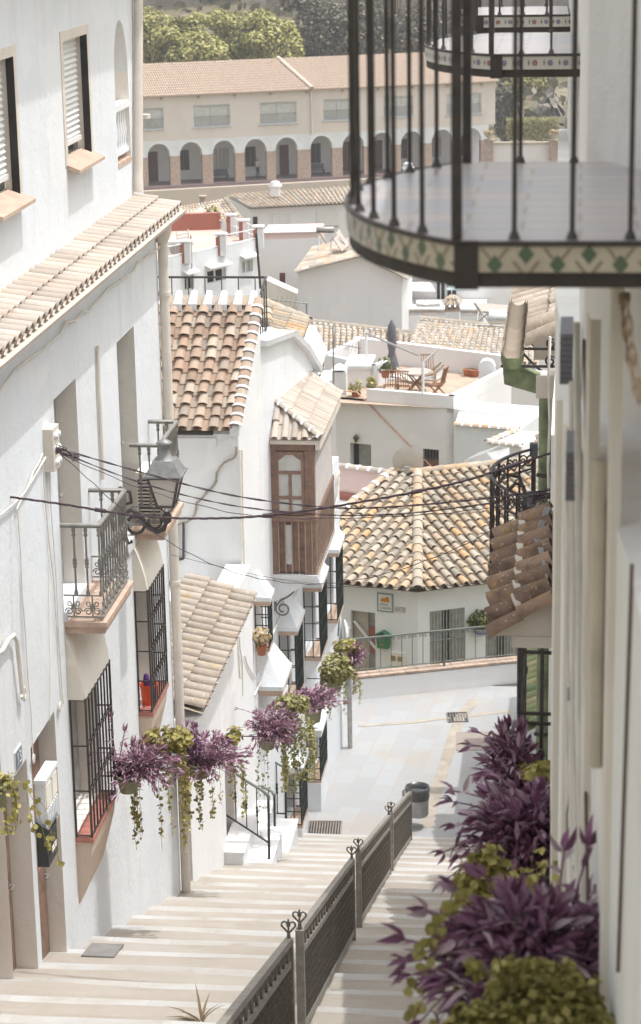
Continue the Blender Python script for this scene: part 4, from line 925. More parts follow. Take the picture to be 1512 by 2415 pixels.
handrail('green iron handrail sloping down over the nearer marble entrance steps', 31.35, [(520,1797),(536,1809),(580,1840),(622,1866),(631,1873),(635,1883)], [(532,1920),(634.5,1987)],
         [(555,1824,557,1934),(580.5,1841,582.5,1952),(606,1858,608,1968)], post=((633,1875),(635.5,2062)))
handrail('short green iron handrail at the farther marble entrance steps', 33.6, [(615,1853),(632,1861),(642,1867),(648,1878)], [(618,1975),(650,1979)], [(632,1862,636,1976)], post=((647,1872),(649,2002)))
handrail('green iron handrail in front of the lowest window grille', 36.4, [(633,1789),(654,1800),(668,1808),(674,1820)], [(634,1916.5),(674.5,1918)], [(653.5,1800,655,1917)], post=((673.5,1812),(675,1969)))

# ================================================================ traffic mirror on its post at the end of the facade
pb = aZ(826, 1763, 0); t = thing('traffic_mirror', 'round traffic mirror seen edge-on, on a grey post at the facade corner', 'traffic mirror', pb)
m = MB(); m.tube([pb, pb+V((0,0,2.55))], .05, 10); m.build('post', steel, t)
m = MB(); ax = V((1,.18,.05)); cM = pb+V((-.02,.05,2.30)); m.lathe(cM-ax*.03, [(.36,0),(.36,.03),(.30,.06),(.0,.075)], 20, axis=ax); m.build('mirror', steel, t)
m = MB(); m.lathe(cM-ax*.05, [(.385,0),(.40,.02),(.385,.035)], 20, axis=ax); m.build('rim', simple('pale_rim', (0.5,0.5,0.5), .4), t)
pb2 = pb+V((-.22,.1,0)); m = MB(); m.box(pb2.x-.09, pb2.x+.06, pb2.y-.08, pb2.y+.08, 0, .95); m.build('post_base', whiteB, t)
# ================================================================ iron handrail panels dividing the stairs
HPANEL = simple('handrail_grey', (0.27,0.25,0.222), .5, .2, .25, 12)
def heart(mb, c, r, n=(0,1,0)):
    for s_ in (-1, 1):
        P = [(0,-1.0),(.55*s_,-.35),(.98*s_,.15),(.92*s_,.62),(.55*s_,.80),(.18*s_,.62),(.12*s_,.35),(.30*s_,.28)]
        pts = []
        for i in range(len(P)-1):
            for k in range(4): q = k/4; pts.append((P[i][0]+(P[i+1][0]-P[i][0])*q, P[i][1]+(P[i+1][1]-P[i][1])*q))
        pts.append(P[-1]); mb.tube([(c[0]+r*a, c[1], c[2]+r*b_) for a, b_ in pts], .008, 5)
    mb.bar((c[0],c[1],c[2]-r*1.5),(c[0],c[1],c[2]+r*1.15),.014,None,(0,1,0)); mb.bar((c[0]-r*.25,c[1],c[2]+r*.15),(c[0]+r*.25,c[1],c[2]+r*.15),.012)
def panel(a, b_, h, lab, heart_a, heart_b, stubs):
    """a = upper (near) post foot, b_ = lower (far) post foot"""
    a, b_ = V(a), V(b_); t = thing('stair_railing', lab, 'railing', a, 'iron railing panels dividing the stairs')
    for p, hh in ((a, heart_a), (b_, heart_b)):
        m = MB(); m.box(p.x-.032, p.x+.032, p.y-.032, p.y+.032, p.z-.15, p.z+h+.0); po = m.build('post', HPANEL, t)
        m = MB()
        if hh: m.lathe((p.x,p.y,p.z+h), [(.02,0),(.014,.05)], 6); heart(m, (p.x,p.y,p.z+h+.105), .054)
        else: m.lathe((p.x,p.y,p.z+h), [(.036,0),(.03,.012)], 6)
        m.build('finial', railm, po)
    d = b_-a; U = V((0,0,1))
    m = MB(); m.bar(a+U*(h-.015), b_+U*(h-.015), .055, .05); m.build('handrail', HPANEL, t)
    m = MB(); m.bar(a+U*(h-.20), b_+U*(h-.20), .04, .045); m.build('middle_rail', HPANEL, t)
    m = MB(); m.bar(a+U*.13, b_+U*.13, .04, .05); L = d.length
    for k in range(1, int(L/.06)): q = a+d*(k/int(L/.06))+U*.155; m.obox(q, (.018,0,0), (0,.014,0), (0,0,.014))
    m.build('bottom_rail', HPANEL, t)
    m = MB(); n = max(2, int(L/.30))                # zigzag band of wavy flats under the rail
    for k in range(n):
        p = a+d*((k+.15)/n); q = a+d*((k+.55)/n); r_ = a+d*((k+.95)/n)
        m.bar(p+U*(h-.04), q+U*(h-.185), .010, .022, (1,0,0)); m.bar(q+U*(h-.185), r_+U*(h-.04), .010, .022, (1,0,0))
    m.build('zigzag_band', railm, t)
    m = MB(); n = int(L/.042)                       # woven vertical bars of the infill: each bar kinks in and out
    for k in range(1, n):
        p = a+d*(k/n); zz = h-.36; s_ = .013*(1 if k % 2 else -1); pts = []
        for j in range(9): pts.append(p+V((s_*(1 if j % 2 else -1)*(1.0 if 0<j<8 else 0), 0, .15+zz*j/8)))
        for u, v in zip(pts, pts[1:]): m.bar(u, v, .010, .021, (1,0,0))
    m.build('woven_infill', meshm, t)
    return t
def foot(x, y): return aP(x, y, (0,37.5,0.08), (0,SL,1))
C1, C2, D1, D2, E1 = foot(832.6,2224), foot(848,2195), foot(918,2072), foot(924,2059), foot(968,1990)
def topz(p, x, y): return aY(x, y, p.y).z - p.z
hh = 1.0
dirn = (C1-foot(924,2059)); 
Bp = V((-2.10, C1.y-4.9, 0)); Bp.z = stairZ(Bp.y)+.08+.0
bt = aX(707, 2190, -2.12)                 # top of the near post of the long panel
Bp = V((bt.x, bt.y, bt.z-hh)); at_ = aX(681, 2215, -2.10); Ap = V((at_.x, at_.y, at_.z-hh)); A0 = Ap+(Ap-C1)*.62
panel(A0, Ap, hh, 'iron railing panel cut by the lower picture edge with a heart finial', False, True, 0)
panel(Bp, C1, hh, 'long iron railing panel with woven bars and heart finials, mid stairs', True, True, 0)
panel(C2, D1, hh, 'third iron railing panel down the stairs with half its weave shaded', True, True, 0)
panel(D2, E1, hh, 'last iron railing panel at the foot of the stairs by the bin', True, True, 0)
# litter bin with a black bag
pb = aZ(985, 1950, 0); pb.z = 0.0; t = thing('litter_bin', 'grey metal litter bin with black bag at the foot of the stairs', 'litter bin', pb)
m = MB(); m.lathe(pb+V((.0,0,.25)), [(.19,0),(.20,.02),(.215,.52),(.22,.54),(.205,.54),(.19,.10)], 20); m.build('drum', steel, t)
m = MB(); prof = []
m.lathe(pb+V((0,0,.25)), [(.219,.33),(.226,.38),(.219,.43),(.228,.49),(.226,.56),(.205,.565),(.19,.45)], 20); m.build('bag', bagm, t)
m = MB(); m.tube([pb+V((-.26,.0,0)), pb+V((-.26,0,.72)), pb+V((-.19,0,.74))], .025, 7); m.build('stand', steel, t)

# ================================================================ low parapet with railing in front of the square house
wl, wr = aZ(700, 1664, 0), aZ(1320, 1600, 0); d = (wr-wl); d.z = 0; d.normalize(); nrm = V((-d.y, d.x, 0))
t = thing('parapet_wall', 'low white parapet wall with brick coping along the square', 'wall', wl)
WH = aY(1000, 1577, (wl.y+wr.y)/2).z
m = MB(); m.prism([wl, wl+nrm*.28, wl+nrm*.28+V((0,0,WH-.07)), wl+V((0,0,WH-.07))], wr-wl); m.prism([wl+V((0,0,-2.2))+nrm*.02, wl+nrm*.27+V((0,0,-2.2)), wl+nrm*.27+V((0,0,-.01)), wl+nrm*.02+V((0,0,-.01))], wr-wl)
m.build('wall', greyw, t)
m = MB(); L = (wr-wl).length; n = int(L/.26)
for k in range(n): a = wl+d*(L*k/n)+V((0,0,WH-.07))-nrm*.03; m.obox(a+d*(L/n/2)+nrm*.165+V((0,0,.045)), d*(L/n/2-.004), nrm*.155, V((0,0,.022)), 0, random.random())
m.build('coping', copingm, t)
t = thing('railing', 'thin green-grey iron railing with scrolls on the parapet by the square', 'railing', wl)
z0 = WH+.0; H_ = .80; cN = nrm*.12; rl = simple('railing_grey_green', (0.15,0.16,0.145), .5, .1, .2)
m = MB(); m.bar(wl+cN+V((0,0,z0+H_)), wr+cN+V((0,0,z0+H_)), .045, .03); m.build('handrail', rl, t)
m = MB(); m.bar(wl+cN+V((0,0,z0+.10)), wr+cN+V((0,0,z0+.10)), .03, .015); m.build('bottom_rail', rl, t)
sc = MB(); n = int(L/.235)
for k in range(n+1):
    p = wl+cN+d*(L*k/n); m = MB(); thick = .05 if k % 9 == 5 else .016
    m.bar(p+V((0,0,z0+(0 if thick > .02 else .1))), p+V((0,0,z0+H_)), thick, None, (0,1,0)); m.build('post' if thick > .02 else 'baluster', rl, t)
    for s_ in (-1,1): scroll(sc, p+d*(.06*s_+.117)+V((0,0,z0+H_-.07)), d, V((0,0,1)), .045, .006, 1.4, s_, 4, 12)
sc.build('scroll_band', rl, t)

# ================================================================ white house with the hipped lichen roof
TZ = -1.62; FY = 49.4
kc = aY(985, 1394, FY)                      # eave corner nearest to us
lw = kc + V((-3.85, 1.08, 0)); rw = aY(1290, 1330, FY+1.4)
EZ_ = kc.z; lw.z = EZ_; rw.z = EZ_
H = thing('white_house', 'white house with a hipped lichen-orange tile roof behind the square', 'house', (kc.x, kc.y, TZ))
dl = (kc-lw).normalized(); dr = (rw-kc).normalized()
inl = V((dl.y*-1, dl.x, 0)); inl = V((-dl.y, dl.x, 0)); inr = V((-dr.y, dr.x, 0))
ov = .28
# walls set back under the eaves
cW = kc + inl*ov*.7 + inr*ov*.7; cW.z = TZ
lW = cW - dl*10.0; rW = cW + dr*((rw-kc).length+6)
def hitw(x, y, p, n_): return aP(x, y, p, n_)
nl, nr_ = -inl, -inr
def uL(x, y): q = aP(x, y, cW, nl); return q
def opL(x0, x1, yt, yb, dep, back=False):
    a, b_ = uL(x0, (yt+yb)/2), uL(x1, (yt+yb)/2); l0 = (a-lW).dot(dl); l1 = (b_-lW).dot(dl); return (l0, l1, uL((x0+x1)/2, yb).z if yb < 1600 else TZ+.02, uL((x0+x1)/2, yt).z, dep)
def uR(x, y): return aP(x, y, cW, nr_)
def opR(x0, x1, yt, yb, dep):
    a, b_ = uR(x0, (yt+yb)/2), uR(x1, (yt+yb)/2); return ((a-cW).dot(dr), (b_-cW).dot(dr), TZ+.02, uR((x0+x1)/2, yt).z, dep)
lW.z = rW.z = TZ
o1 = opL(829, 886, 1442, 1700, .22); o2 = opR(1014, 1096, 1437, 1700, .12); o3 = opR(1146, 1222, 1432, 1700, .12)
m = MB(); Ll = (cW-lW).dot(dl); m.wall(lW, dl, Ll, TZ, EZ_-.02, [o1], nl, .3); Lr_ = (rW-cW).length; m.wall(cW, dr, Lr_, TZ, EZ_-.02, [o2, o3], nr_, .3)
m.build('wall', greyw, H)
m = MB(); m.prism([lW-nl*.3+dl*6.2, cW-nl*.3-nr_*.25, rW-nr_*.3, rW+V((-1,5,0)), lW+V((6,6,0))], (0,0,EZ_-TZ-.12)); m.build('inner_wall', greyw, H)
# hip roof
RY = 6.6; apex = aP(985, 1116, (0, FY+RY, 0), (0,1,0)); rise = apex.z-EZ_
hipv = apex-kc
def lenf_hip(E0, E1, upd, corner_at_end, apexp, top_len):
    return None
upl = (inl*1.0 + V((0,0,rise/RY*.97))); upr = (inr*1.0 + V((0,0,rise/RY*.97)))
kdl = hipv.dot(dl); khl = hipv.dot(inl); kdr = hipv.dot(dr); khr = hipv.dot(inr)
Lt = (kc-lw).length
ext = 1.3                                   # left end extends
E0 = kc-dl*(Lt); 
sl_len = math.hypot(khl, rise)
def fl(q):                                  # q from 0 at left to 1 at the corner
    x = Lt*(1-q); xt = -kdl+.62
    hi = sl_len*min(1.0, x/max(.01,-kdl))
    if x > xt: hi = sl_len*max(0, (Lt-x)/(Lt-xt))
    return (0, hi)
upL = V(inl)*khl + V((0,0,rise)); m = MB()
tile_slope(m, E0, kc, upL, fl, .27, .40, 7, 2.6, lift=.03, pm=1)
Lr2 = (rw-kc).length; slr = math.hypot(khr, rise)
def fr(q):
    x = Lr2*q; hi = slr if x >= kdr else slr*x/max(.01,kdr)
    return (0, max(0., min(hi, slr)))
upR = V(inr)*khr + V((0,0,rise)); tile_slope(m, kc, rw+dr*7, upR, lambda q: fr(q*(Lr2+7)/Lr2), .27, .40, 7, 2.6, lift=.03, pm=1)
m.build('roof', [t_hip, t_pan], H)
m = MB(); ridge_tiles(m, apex+V((0,0,.06)), kc+V((0,0,.06)), 15, .135, 0, 6); 
lt_top = apex - dl*.62; ridge_tiles(m, lt_top+V((0,0,.05)), V((apex.x,apex.y,apex.z+.05)), 4, .12, 0, 6)
ridge_tiles(m, V((apex.x,apex.y,apex.z+.05)), V((apex.x,apex.y,apex.z+.05))+dr*7.5, 22, .12, 0, 6); m.build('ridge', t_hip, H)
m = MB(); a_, b_ = lt_top+V((-.06,0,.04)), E0+dl*.05+V((0,0,.04)); ridge_tiles(m, a_, b_, 13, .11, 0, 5, 1); m.build('verge', [t_hip, greyw], H)
m = MB(); m.prism([lt_top+V((0,0,-.06)), apex+V((0,0,-.06)), apex+dr*7.5+V((0,0,-.06)), apex+dr*7.5+V((0,2.5,-1.0)), lt_top+V((0,2.5,-1.0))], (0,0,-1.5)); m.build('rear_roof', t_hip, H)
m = MB(); 
for (E_, F_, i_) in ((lw-dl*.5, kc, inl), (kc, rw+dr, inr)): m.prism([E_+V((0,0,-.03))+i_*.05, E_+V((0,0,-.12))+i_*.2, E_+V((0,0,-.12))+i_*.5, E_+V((0,0,.05))+i_*.5], F_-E_)
m.build('eave', greyw, H)
# doors
def door_leaf(mb, o, p0, u, n_, dep, cols): pass
def fr_door(o, p0, u, n_, mat_f, kind):
    p0, u = V((p0.x,p0.y,0)), V(u); X = lambda s_, z, d_: p0+u*s_+V((0,0,z))-V(n_)*d_
    a, b_, z0, z1, dp = o; w = b_-a
    g = MB(); g.add([X(a,z0,dp-.02),X(b_,z0,dp-.02),X(b_,z1,dp-.02),X(a,z1,dp-.02)], [(0,1,2,3)]); g.build('interior', dark if kind else greydoor, H)
    do = MB()
    for (s0, s1) in ((0,.36),(.62,1.0)) if kind else ((0,.02),):
        s0, s1 = a+w*s0, a+w*s1
        c_ = (X(s0,z0,dp-.06)+X(s1,z1,dp-.06))/2; do.obox(c_, u*((s1-s0)/2), V((0,0,(z1-z0)/2)), V(n_)*.02)
        for k in range(4): s_ = s0+(s1-s0)*(k+.5)/4; c2 = X(s_, (z0+z1)/2, dp-.09); do.obox(c2, u*.018, V((0,0,(z1-z0)/2-.05)), V(n_)*.012)
    if kind:
        for k in range(3): s_ = a+w*(.40+.09*k); do.bar(X(s_,z0,dp-.1), X(s_,z1,dp-.1), .022, None, u)
        for z in (z0+.1, z0+(z1-z0)*.62): do.bar(X(a,z,dp-.11), X(b_,z,dp-.11), .02)
        dob = do.build('door', greydoor, H)
        g = MB(); g.add([X(a+w*.37,z0,dp-.04),X(a+w*.61,z0,dp-.04),X(a+w*.61,z1,dp-.04),X(a+w*.37,z1,dp-.04)], [(0,1,2,3)]); g.build('pane', glass, dob)
    else:
        do.obox(X(a+w*.32,z0+(z1-z0)*.5,dp-.06), u*(w*.32), V((0,0,(z1-z0)/2)), V(n_)*.02); dob = do.build('door', simple('beige_curtain_door', (0.42,0.37,0.31), .8, 0, .15, 9), H)
        g = MB(); g.obox(X(a+w*.82,z0+(z1-z0)*.6,dp-.05), u*(w*.17), V((0,0,(z1-z0)*.18)), V(n_)*.01); g.build('red_panel', redw, dob)
        g = MB(); g.bar(X(a+.05,z0+(z1-z0)*.85,dp-.14), X(b_-.02,z0+(z1-z0)*.5,dp-.14), .05); g.build('brace', whitem, dob)
fr_door(o1, lW, dl, nl, None, 0); fr_door(o2, cW, dr, nr_, None, 1); fr_door(o3, cW, dr, nr_, None, 1)
# street-name tile and house number on its wall
angl = math.atan2(dl.y, dl.x); angr = math.atan2(dr.y, dr.x)
c0 = uL(909, 1420); t = thing('street_sign', 'ceramic street-name tile with an orange town picture on the white wall', 'street sign', c0)
m = MB(); hw, hz = .20, .23; m.obox(c0+nl*.012, dl*hw, V((0,0,hz)), nl*.012); m.build('tile', tealink, t)
m = MB(); m.obox(c0+nl*.018, dl*(hw-.035), V((0,0,hz-.035)), nl*.010); m.build('face', signw, t)
m = MB(); pts = [(-.10,.01),(.11,.01),(.11,.09),(.09,.14),(.05,.15),(.03,.12),(0,.10),(-.03,.12),(-.05,.09),(-.08,.10),(-.10,.07)]
m.prism([c0+nl*.029+dl*a+V((0,0,b_+.01)) for a, b_ in pts], nl*.003); m.build('painted_town', signo, t)
text('CALLE', c0+nl*.030+V((0,0,-.045))-dl*.03, .075, (PI/2,0,angl), ink, t); text('CANOR.', c0+nl*.030+V((0,0,-.135))+dl*.02, .075, (PI/2,0,angl), ink, t)
c0 = uL(944, 1437); t = thing('house_number', 'small horizontal house number tile beside the street-name tile', 'number plate', c0)
m = MB(); m.obox(c0+nl*.010, dl*.125, V((0,0,.06)), nl*.010); m.build('tile', simple('ochre_tile_edge', (0.42,0.33,0.26), .5), t)
for k in range(4):
    q = c0+dl*(-.09+.06*k); m = MB(); m.obox(q+nl*.021, dl*.026, V((0,0,.045)), nl*.003); m.build('digit_tile', signw, t)
    text('N41E'[k] if k < 3 else 'F', q+nl*.025, .085, (PI/2,0,angl), simple('brown_ink', (0.16,0.09,0.06), .5) if 'brown_ink' not in MATS else MATS['brown_ink'], t)
# green letterbox
c0 = uL(907, 1508); t = thing('letterbox', 'green metal letterbox shaped like a little house on the white wall', 'letterbox', c0)
m = MB(); w, z0, z1 = .17, -.18, .14; P = [(-w*.8,z0),(w*.8,z0),(w,z1),(0,z1+.09),(-w,z1)]; m.prism([c0+dl*a+V((0,0,b_)) for a, b_ in P], nl*.14); m.build('box', greenbox, t)
m = MB()
for s_ in (-1,1): m.bar(c0+nl*.09+dl*(s_*.215)+V((0,0,z1-.02)), c0+nl*.09+V((0,0,z1+.105)), .022, .20, nl)
m.build('roof', greenbox, t); m = MB(); m.obox(c0+nl*.142-dl*.02+V((0,0,z1-.03)), dl*.045, V((0,0,.016)), nl*.004); m.build('slot', dark, t)
m = MB(); m.obox(c0+nl*.142+V((0,0,-.08)), dl*.04, V((0,0,.018)), nl*.004); m.build('emblem', simple('brass', (0.4,0.25,0.06), .4, .6), t)
# meter plate on the wall
c0 = uL(935, 1553); t = thing('meter_box', 'pale meter box with two brown windows low on the white wall', 'meter box', c0)
m = MB(); m.obox(c0+nl*.02, dl*.22, V((0,0,.17)), nl*.02); m.build('cover', cream, t)
for s_ in (-1,1): m = MB(); m.obox(c0+nl*.045+dl*(.02+.085*s_)+V((0,0,.02)), dl*.06, V((0,0,.06)), nl*.006); m.build('window', simple('ochre_window', (0.33,0.23,0.12), .5) if 'ochre_window' not in MATS else MATS['ochre_window'], t)
PLANTWALL = (uR(1128, 1482), dr, nr_)
# ================================================================ the near house on the right (we look along its wall)
LW = [(-3,.5),(2,.30),(5.7,.14),(7.5,.0),(9.6,-.10),(12.7,-.13),(16.2,-.16)]
UW = [(-3,.6),(2,.45),(6.95,.26),(7.45,.02),(8.6,.005),(11.85,-.01),(16.2,-.10)]
def wx(tab, Y):
    for (a, xa), (b_, xb) in zip(tab, tab[1:]):
        if a <= Y <= b_: return xa+(xb-xa)*(Y-a)/(b_-a)
    return tab[-1][1]
R = thing('white_house', 'tall white house on the right edge with three bowed tiled balconies', 'house', (0.2, 10, 6))
shadew = plaster('off_white_plaster', (0.87,0.86,0.84), stain=(0.66,0.55,0.44), amount=0.45, bs=.3)
m = MB(); ZL = 15.15
P_ = [(x,y,0) for y, x in LW]; Q_ = [(x,y,ZL) for y, x in LW]
for i in range(len(P_)-1): m.add([P_[i],P_[i+1],Q_[i+1],Q_[i]], [(0,1,2,3)])
m.add([(LW[-1][1],16.2,0),(6,16.2,0),(6,16.2,ZL),(LW[-1][1],16.2,ZL)], [(0,1,2,3)])
for i in range(len(LW)-1): m.add([Q_[i],Q_[i+1],(6,LW[i+1][0],ZL),(6,LW[i][0],ZL)], [(0,1,2,3)])
m.add([(6,-3,0),(6,16.2,0),(6,16.2,17),(6,-3,17)], [(0,1,2,3)]); m.build('wall', shadew, R)
m = MB(); ZU = 16.45
for i in range(len(UW)-1):
    a, b_ = UW[i], UW[i+1]; ZU = 18.6 if b_[0] < 9 else 16.45; m.add([(a[1],a[0],ZL-.02),(b_[1],b_[0],ZL-.02),(b_[1],b_[0],ZU),(a[1],a[0],ZU)], [(0,1,2,3)]); m.add([(a[1],a[0],ZU),(b_[1],b_[0],ZU),(6,b_[0],ZU),(6,a[0],ZU)], [(0,1,2,3)])
m.add([(UW[-1][1],16.2,ZL),(6,16.2,ZL),(6,16.2,ZU),(UW[-1][1],16.2,ZU)], [(0,1,2,3)]); m.build('upper_wall', shadew, R)
# pilasters, pipes and cables that stripe the wall
def onw(x, Y, off): return wx(LW, Y)-off
m = MB()
for (Y, w, d_, z0, z1) in ((6.05,.10,.018,8,15.9),(6.75,.16,.022,9,15.6),(7.85,.10,.02,9,15.0),(8.7,.14,.025,9,14.9)):
    m.add([(onw(0,Y,d_),Y,z0),(onw(0,Y+w,d_),Y+w,z0),(onw(0,Y+w,d_),Y+w,z1),(onw(0,Y,d_),Y,z1)], [(0,1,2,3)])
    m.add([(onw(0,Y,0)+.01,Y,z0),(onw(0,Y,d_),Y,z0),(onw(0,Y,d_),Y,z1),(onw(0,Y,0)+.01,Y,z1)], [(0,1,2,3)])
m.build('pilaster', cream, R)
def wall_at(x, y, off=.02):                    # point of the lower wall seen at pixel (x, y)
    best = None
    for k in range(240):
        Y = 3+k*.055; p = aY(x, y, Y)
        if best is None or abs(p.x-onw(0,Y,off)) < best[0]: best = (abs(p.x-onw(0,Y,off)), p)
    return best[1]
m = MB(); a, b_ = wall_at(1412,1095,.03), wall_at(1392,1790,.03); b_.y = a.y = (a.y+b_.y)/2; a.x = b_.x = onw(0,a.y,.02)
m.tube([a, b_], .020, 8); m.build('conduit', simple('ochre_conduit', (0.58,0.51,0.42), .6), R)
m = MB(); a, b_ = wall_at(1487,1330,.012), wall_at(1451,2290,.012); P_ = []
for k in range(31): z = a.z+(b_.z-a.z)*k/30; Y = a.y+(b_.y-a.y)*k/30; P_.append((onw(0,Y,.008), Y, z))
m.tube(P_, .0055, 5); m.build('dark_cable', simple('brown_cable', (0.14,0.09,0.075), .6), R)
m = MB()
for j in range(2):
    P_ = []
    for k in range(22): q = k/21; p = wall_at(1466+42*q+(12*j)-8*math.sin(q*3), 690+260*q, .01); P_.append(p)
    m.tube(P_, [.0075+.003*math.sin(k*1.1+j) for k in range(22)], 5)
m.build('rusty_cable', simple('rusty_brown', (0.38,0.28,0.20), .9, 0, .6, 14), R)
for off, xs_, ys_, rr in ((.015,(1330,1331,1334,1332,1338,1345),(1000,1200,1400,1650,1900,2080),.006),(.02,(1334,1339,1336,1342,1348,1358),(1150,1330,1480,1700,1950,2130),.007),(.02,(1345,1347,1351,1352,1356,1366),(900,1150,1420,1700,1950,2150),.008),(.02,(1362,1364,1364,1368,1372,1378),(760,1000,1300,1600,1900,2200),.012),(.018,(1380,1381,1382,1380,1378,1385),(800,1100,1400,1600,1800,2150),.005)):
    m = MB(); m.tube([wall_at(x,y,off)+V((random.uniform(-.003,.003),0,0)) for x,y in zip(xs_,ys_)], rr, 6); m.build('wall_cable', cablew if rr != .005 else simple('brown_thin_cable', (.12,.07,.05), .6), R)
m = MB(); m.tube([wall_at(x,y,.02) for x,y in ((1336,1560),(1341,1640),(1340,1760),(1345,1850),(1337,1920),(1338,1990),(1352,2040),(1362,2075))], .004, 5); m.build('grey_cable', cableg, R)
for (x0,x1,y0,y1) in ((1324,1344,786,906),(1340,1359,1066,1181)):
    p, q = wall_at(x1,(y0+y1)/2,.02), wall_at(x0+2,(y0+y1)/2,.02); za, zb = aY(x0,y0,p.y).z, aY(x0,y1,p.y).z
    m = MB(); n_ = 9
    for k in range(n_): z = zb+(za-zb)*k/n_; m.box(p.x-.035-(.0), p.x+.01, p.y, p.y+.32, z, z+(za-zb)/n_*.9)
    m.build('slatted_vent', bluegrey, R)

# --- bowed balconies with tiled edges
def bow_plan(Yn, L, xcn, xcf, bulge, x_wall_n, x_wall_f, n=18):
    """outline from the wall round to the wall: near side, bowed front (a circular arc), far side"""
    R_ = (bulge*bulge+L*L/4)/(2*bulge); al = math.asin(min(1, L/2/R_)); pts = []
    for k in range(n+1):
        th = -al+2*al*k/n; t = (math.sin(th)*R_+L/2)/L
        pts.append((xcn+(xcf-xcn)*t-(R_*math.cos(th)-(R_-bulge)), Yn+L*t))
    return (x_wall_n, Yn), (x_wall_f, Yn+L), pts
def bow_balcony(parent, Yn, L, z, wn, wf, xcn, xcf, bulge, floorm, tilec, kind, m_iron=iron, hgt=.95, slab=.14, band=.068, nb=12, dy=0.0, s_=1.0):
    a, b_, P = bow_plan(Yn, L, xcn, xcf, bulge, wn, wf); ring = [a, P[0]]+P[1:-1]+[P[-1], b_]
    m = MB(); m.prism([(x,y,z-slab) for x,y in ring], (0,0,slab-.012)); so = m.build('balcony', slab_dark, parent)
    m = MB(); cx = sum(p[0] for p in ring)/len(ring); cy = sum(p[1] for p in ring)/len(ring)
    sh = [(cx+(x-cx)*.985, cy+(y-cy)*.985) for x,y in ring]; m.prism([(x,y,z-.0121) for x,y in sh], (0,0,.0121)); m.build('floor', floorm, so)
    # tile band round the edge (proud of the slab) with its painted pattern
    m = MB(); g = MB(); path = [(wn,Yn)]+[P[0]]+P[1:]
    d = .006; seg = []
    for (p, q) in zip(path, path[1:]):
        p, q = V((p[0],p[1],0)), V((q[0],q[1],0)); u = q-p; Ls = u.length
        if Ls < 1e-4: continue
        u.normalize(); n_ = V((u.y,-u.x,0))
        if n_.dot((p+q)/2-V((cx,cy,0))) < 0: n_ = -n_
        seg.append((p,q,u,n_,Ls)); m.add([p+n_*d+V((0,0,z-band-.012)),q+n_*d+V((0,0,z-band-.012)),q+n_*d+V((0,0,z-.012)),p+n_*d+V((0,0,z-.012))], [(0,1,2,3)])
    tb_ = m; g2 = MB(); g3 = MB(); s = 0; pitch = band*1.2; run = 0.0
    for (p,q,u,n_,Ls) in seg:
        k = math.ceil(run/pitch); 
        while k*pitch < run+Ls:
            c = p+u*(k*pitch-run)+n_*(d+.0016)+V((0,0,z-.012-band/2)); h = band/2
            if kind == 'green':
                up = .25 if k % 2 else -.25
                for (uu, zz, sc_) in ((0, up*2*h*.8, .62),):
                    g.poly([c+u*(-h*sc_)+V((0,0,zz)), c+V((0,0,zz-h*sc_*1.25)), c+u*(h*sc_)+V((0,0,zz)), c+V((0,0,zz+h*sc_*1.25))])
                zz = -up*2*h
                for q_ in (-1,1):
                    g2.poly([c+u*(q_*h*.3-h*.14)+V((0,0,zz-h*.5)), c+u*(q_*h*.3+h*.14)+V((0,0,zz-h*.5)), c+u*(q_*h*1.0+h*.14)+V((0,0,zz+h*.4)), c+u*(q_*h*1.0-h*.14)+V((0,0,zz+h*.4))])
            else:
                for j in range(8):
                    th = PI/4*j; r0 = h*.55; dd = u*math.cos(th)+V((0,0,math.sin(th))); e = u*(-math.sin(th))+V((0,0,math.cos(th)))
                    (g if k % 3 else g2).poly([c+dd*h*.05, c+dd*r0*.6+e*h*.12, c+dd*r0, c+dd*r0*.6-e*h*.12])
                g3.poly([c+u*(h*.95)+V((0,0,-h*.5)), c+u*(h*1.1)+V((0,0,-h*.0)), c+u*(h*.95)+V((0,0,h*.6)), c+u*(h*.8)+V((0,0,0))])
            k += 1
        run += Ls
    for i_, gg in ((1,g),(2,g2),(3,g3)):
        b0_ = len(tb_.v); tb_.v.extend(gg.v)
        for f_ in gg.f: tb_.f.append(tuple(q+b0_ for q in f_)); tb_.m.append(i_); tb_.r.append(.5); tb_.sm.append(False)
    tb_.build('tile_band', [tilec, simple('tile_green', (0.11,0.155,0.10), .35) if kind == 'green' else simple('tile_blue', (0.16,0.16,0.26), .35), simple('tile_brown', (0.29,0.23,0.155), .35) if kind == 'green' else simple('tile_red', (0.26,0.09,0.07), .35), simple('tile_olive', (0.14,0.14,0.08), .35)], so)
    m = MB(); 
    for (p,q,u,n_,Ls) in seg: m.bar(p+V((0,0,z-.004))+n_*.006, q+V((0,0,z-.004))+n_*.006, .012, .012)
    m.build('edge_trim', m_iron, so)
    # railing
    inn = lambda p, f=.955: V((cx+(p[0]-cx)*f, cy+(p[1]-cy)*f, 0))
    path2 = [inn((wn,Yn),1.0)]+[inn(p) for p in P]+[inn((wf,Yn+L),1.0)]; path2[0].x = wn; path2[-1].x = wf; path2[0].y = inn(P[0]).y; path2[-1].y = inn(P[-1]).y
    Z = V((0,0,z))
    for hh_, ww in ((hgt,.035),(.06 if kind=='scroll' else .0,.02)):
        if hh_ <= 0: continue
        m = MB()
        for p,q in zip(path2, path2[1:]): m.bar(p+Z+V((0,0,hh_)), q+Z+V((0,0,hh_)), ww, .016)
        m.build('handrail' if hh_ > .5 else 'bottom_rail', m_iron, so)
    for c in (inn(P[0]), inn(P[-1])): m = MB(); m.bar(c+Z+V((0,0,-slab*.0)), c+Z+V((0,0,hgt)), .027*s_, None, (0,1,0)); m.build('post', m_iron, so)
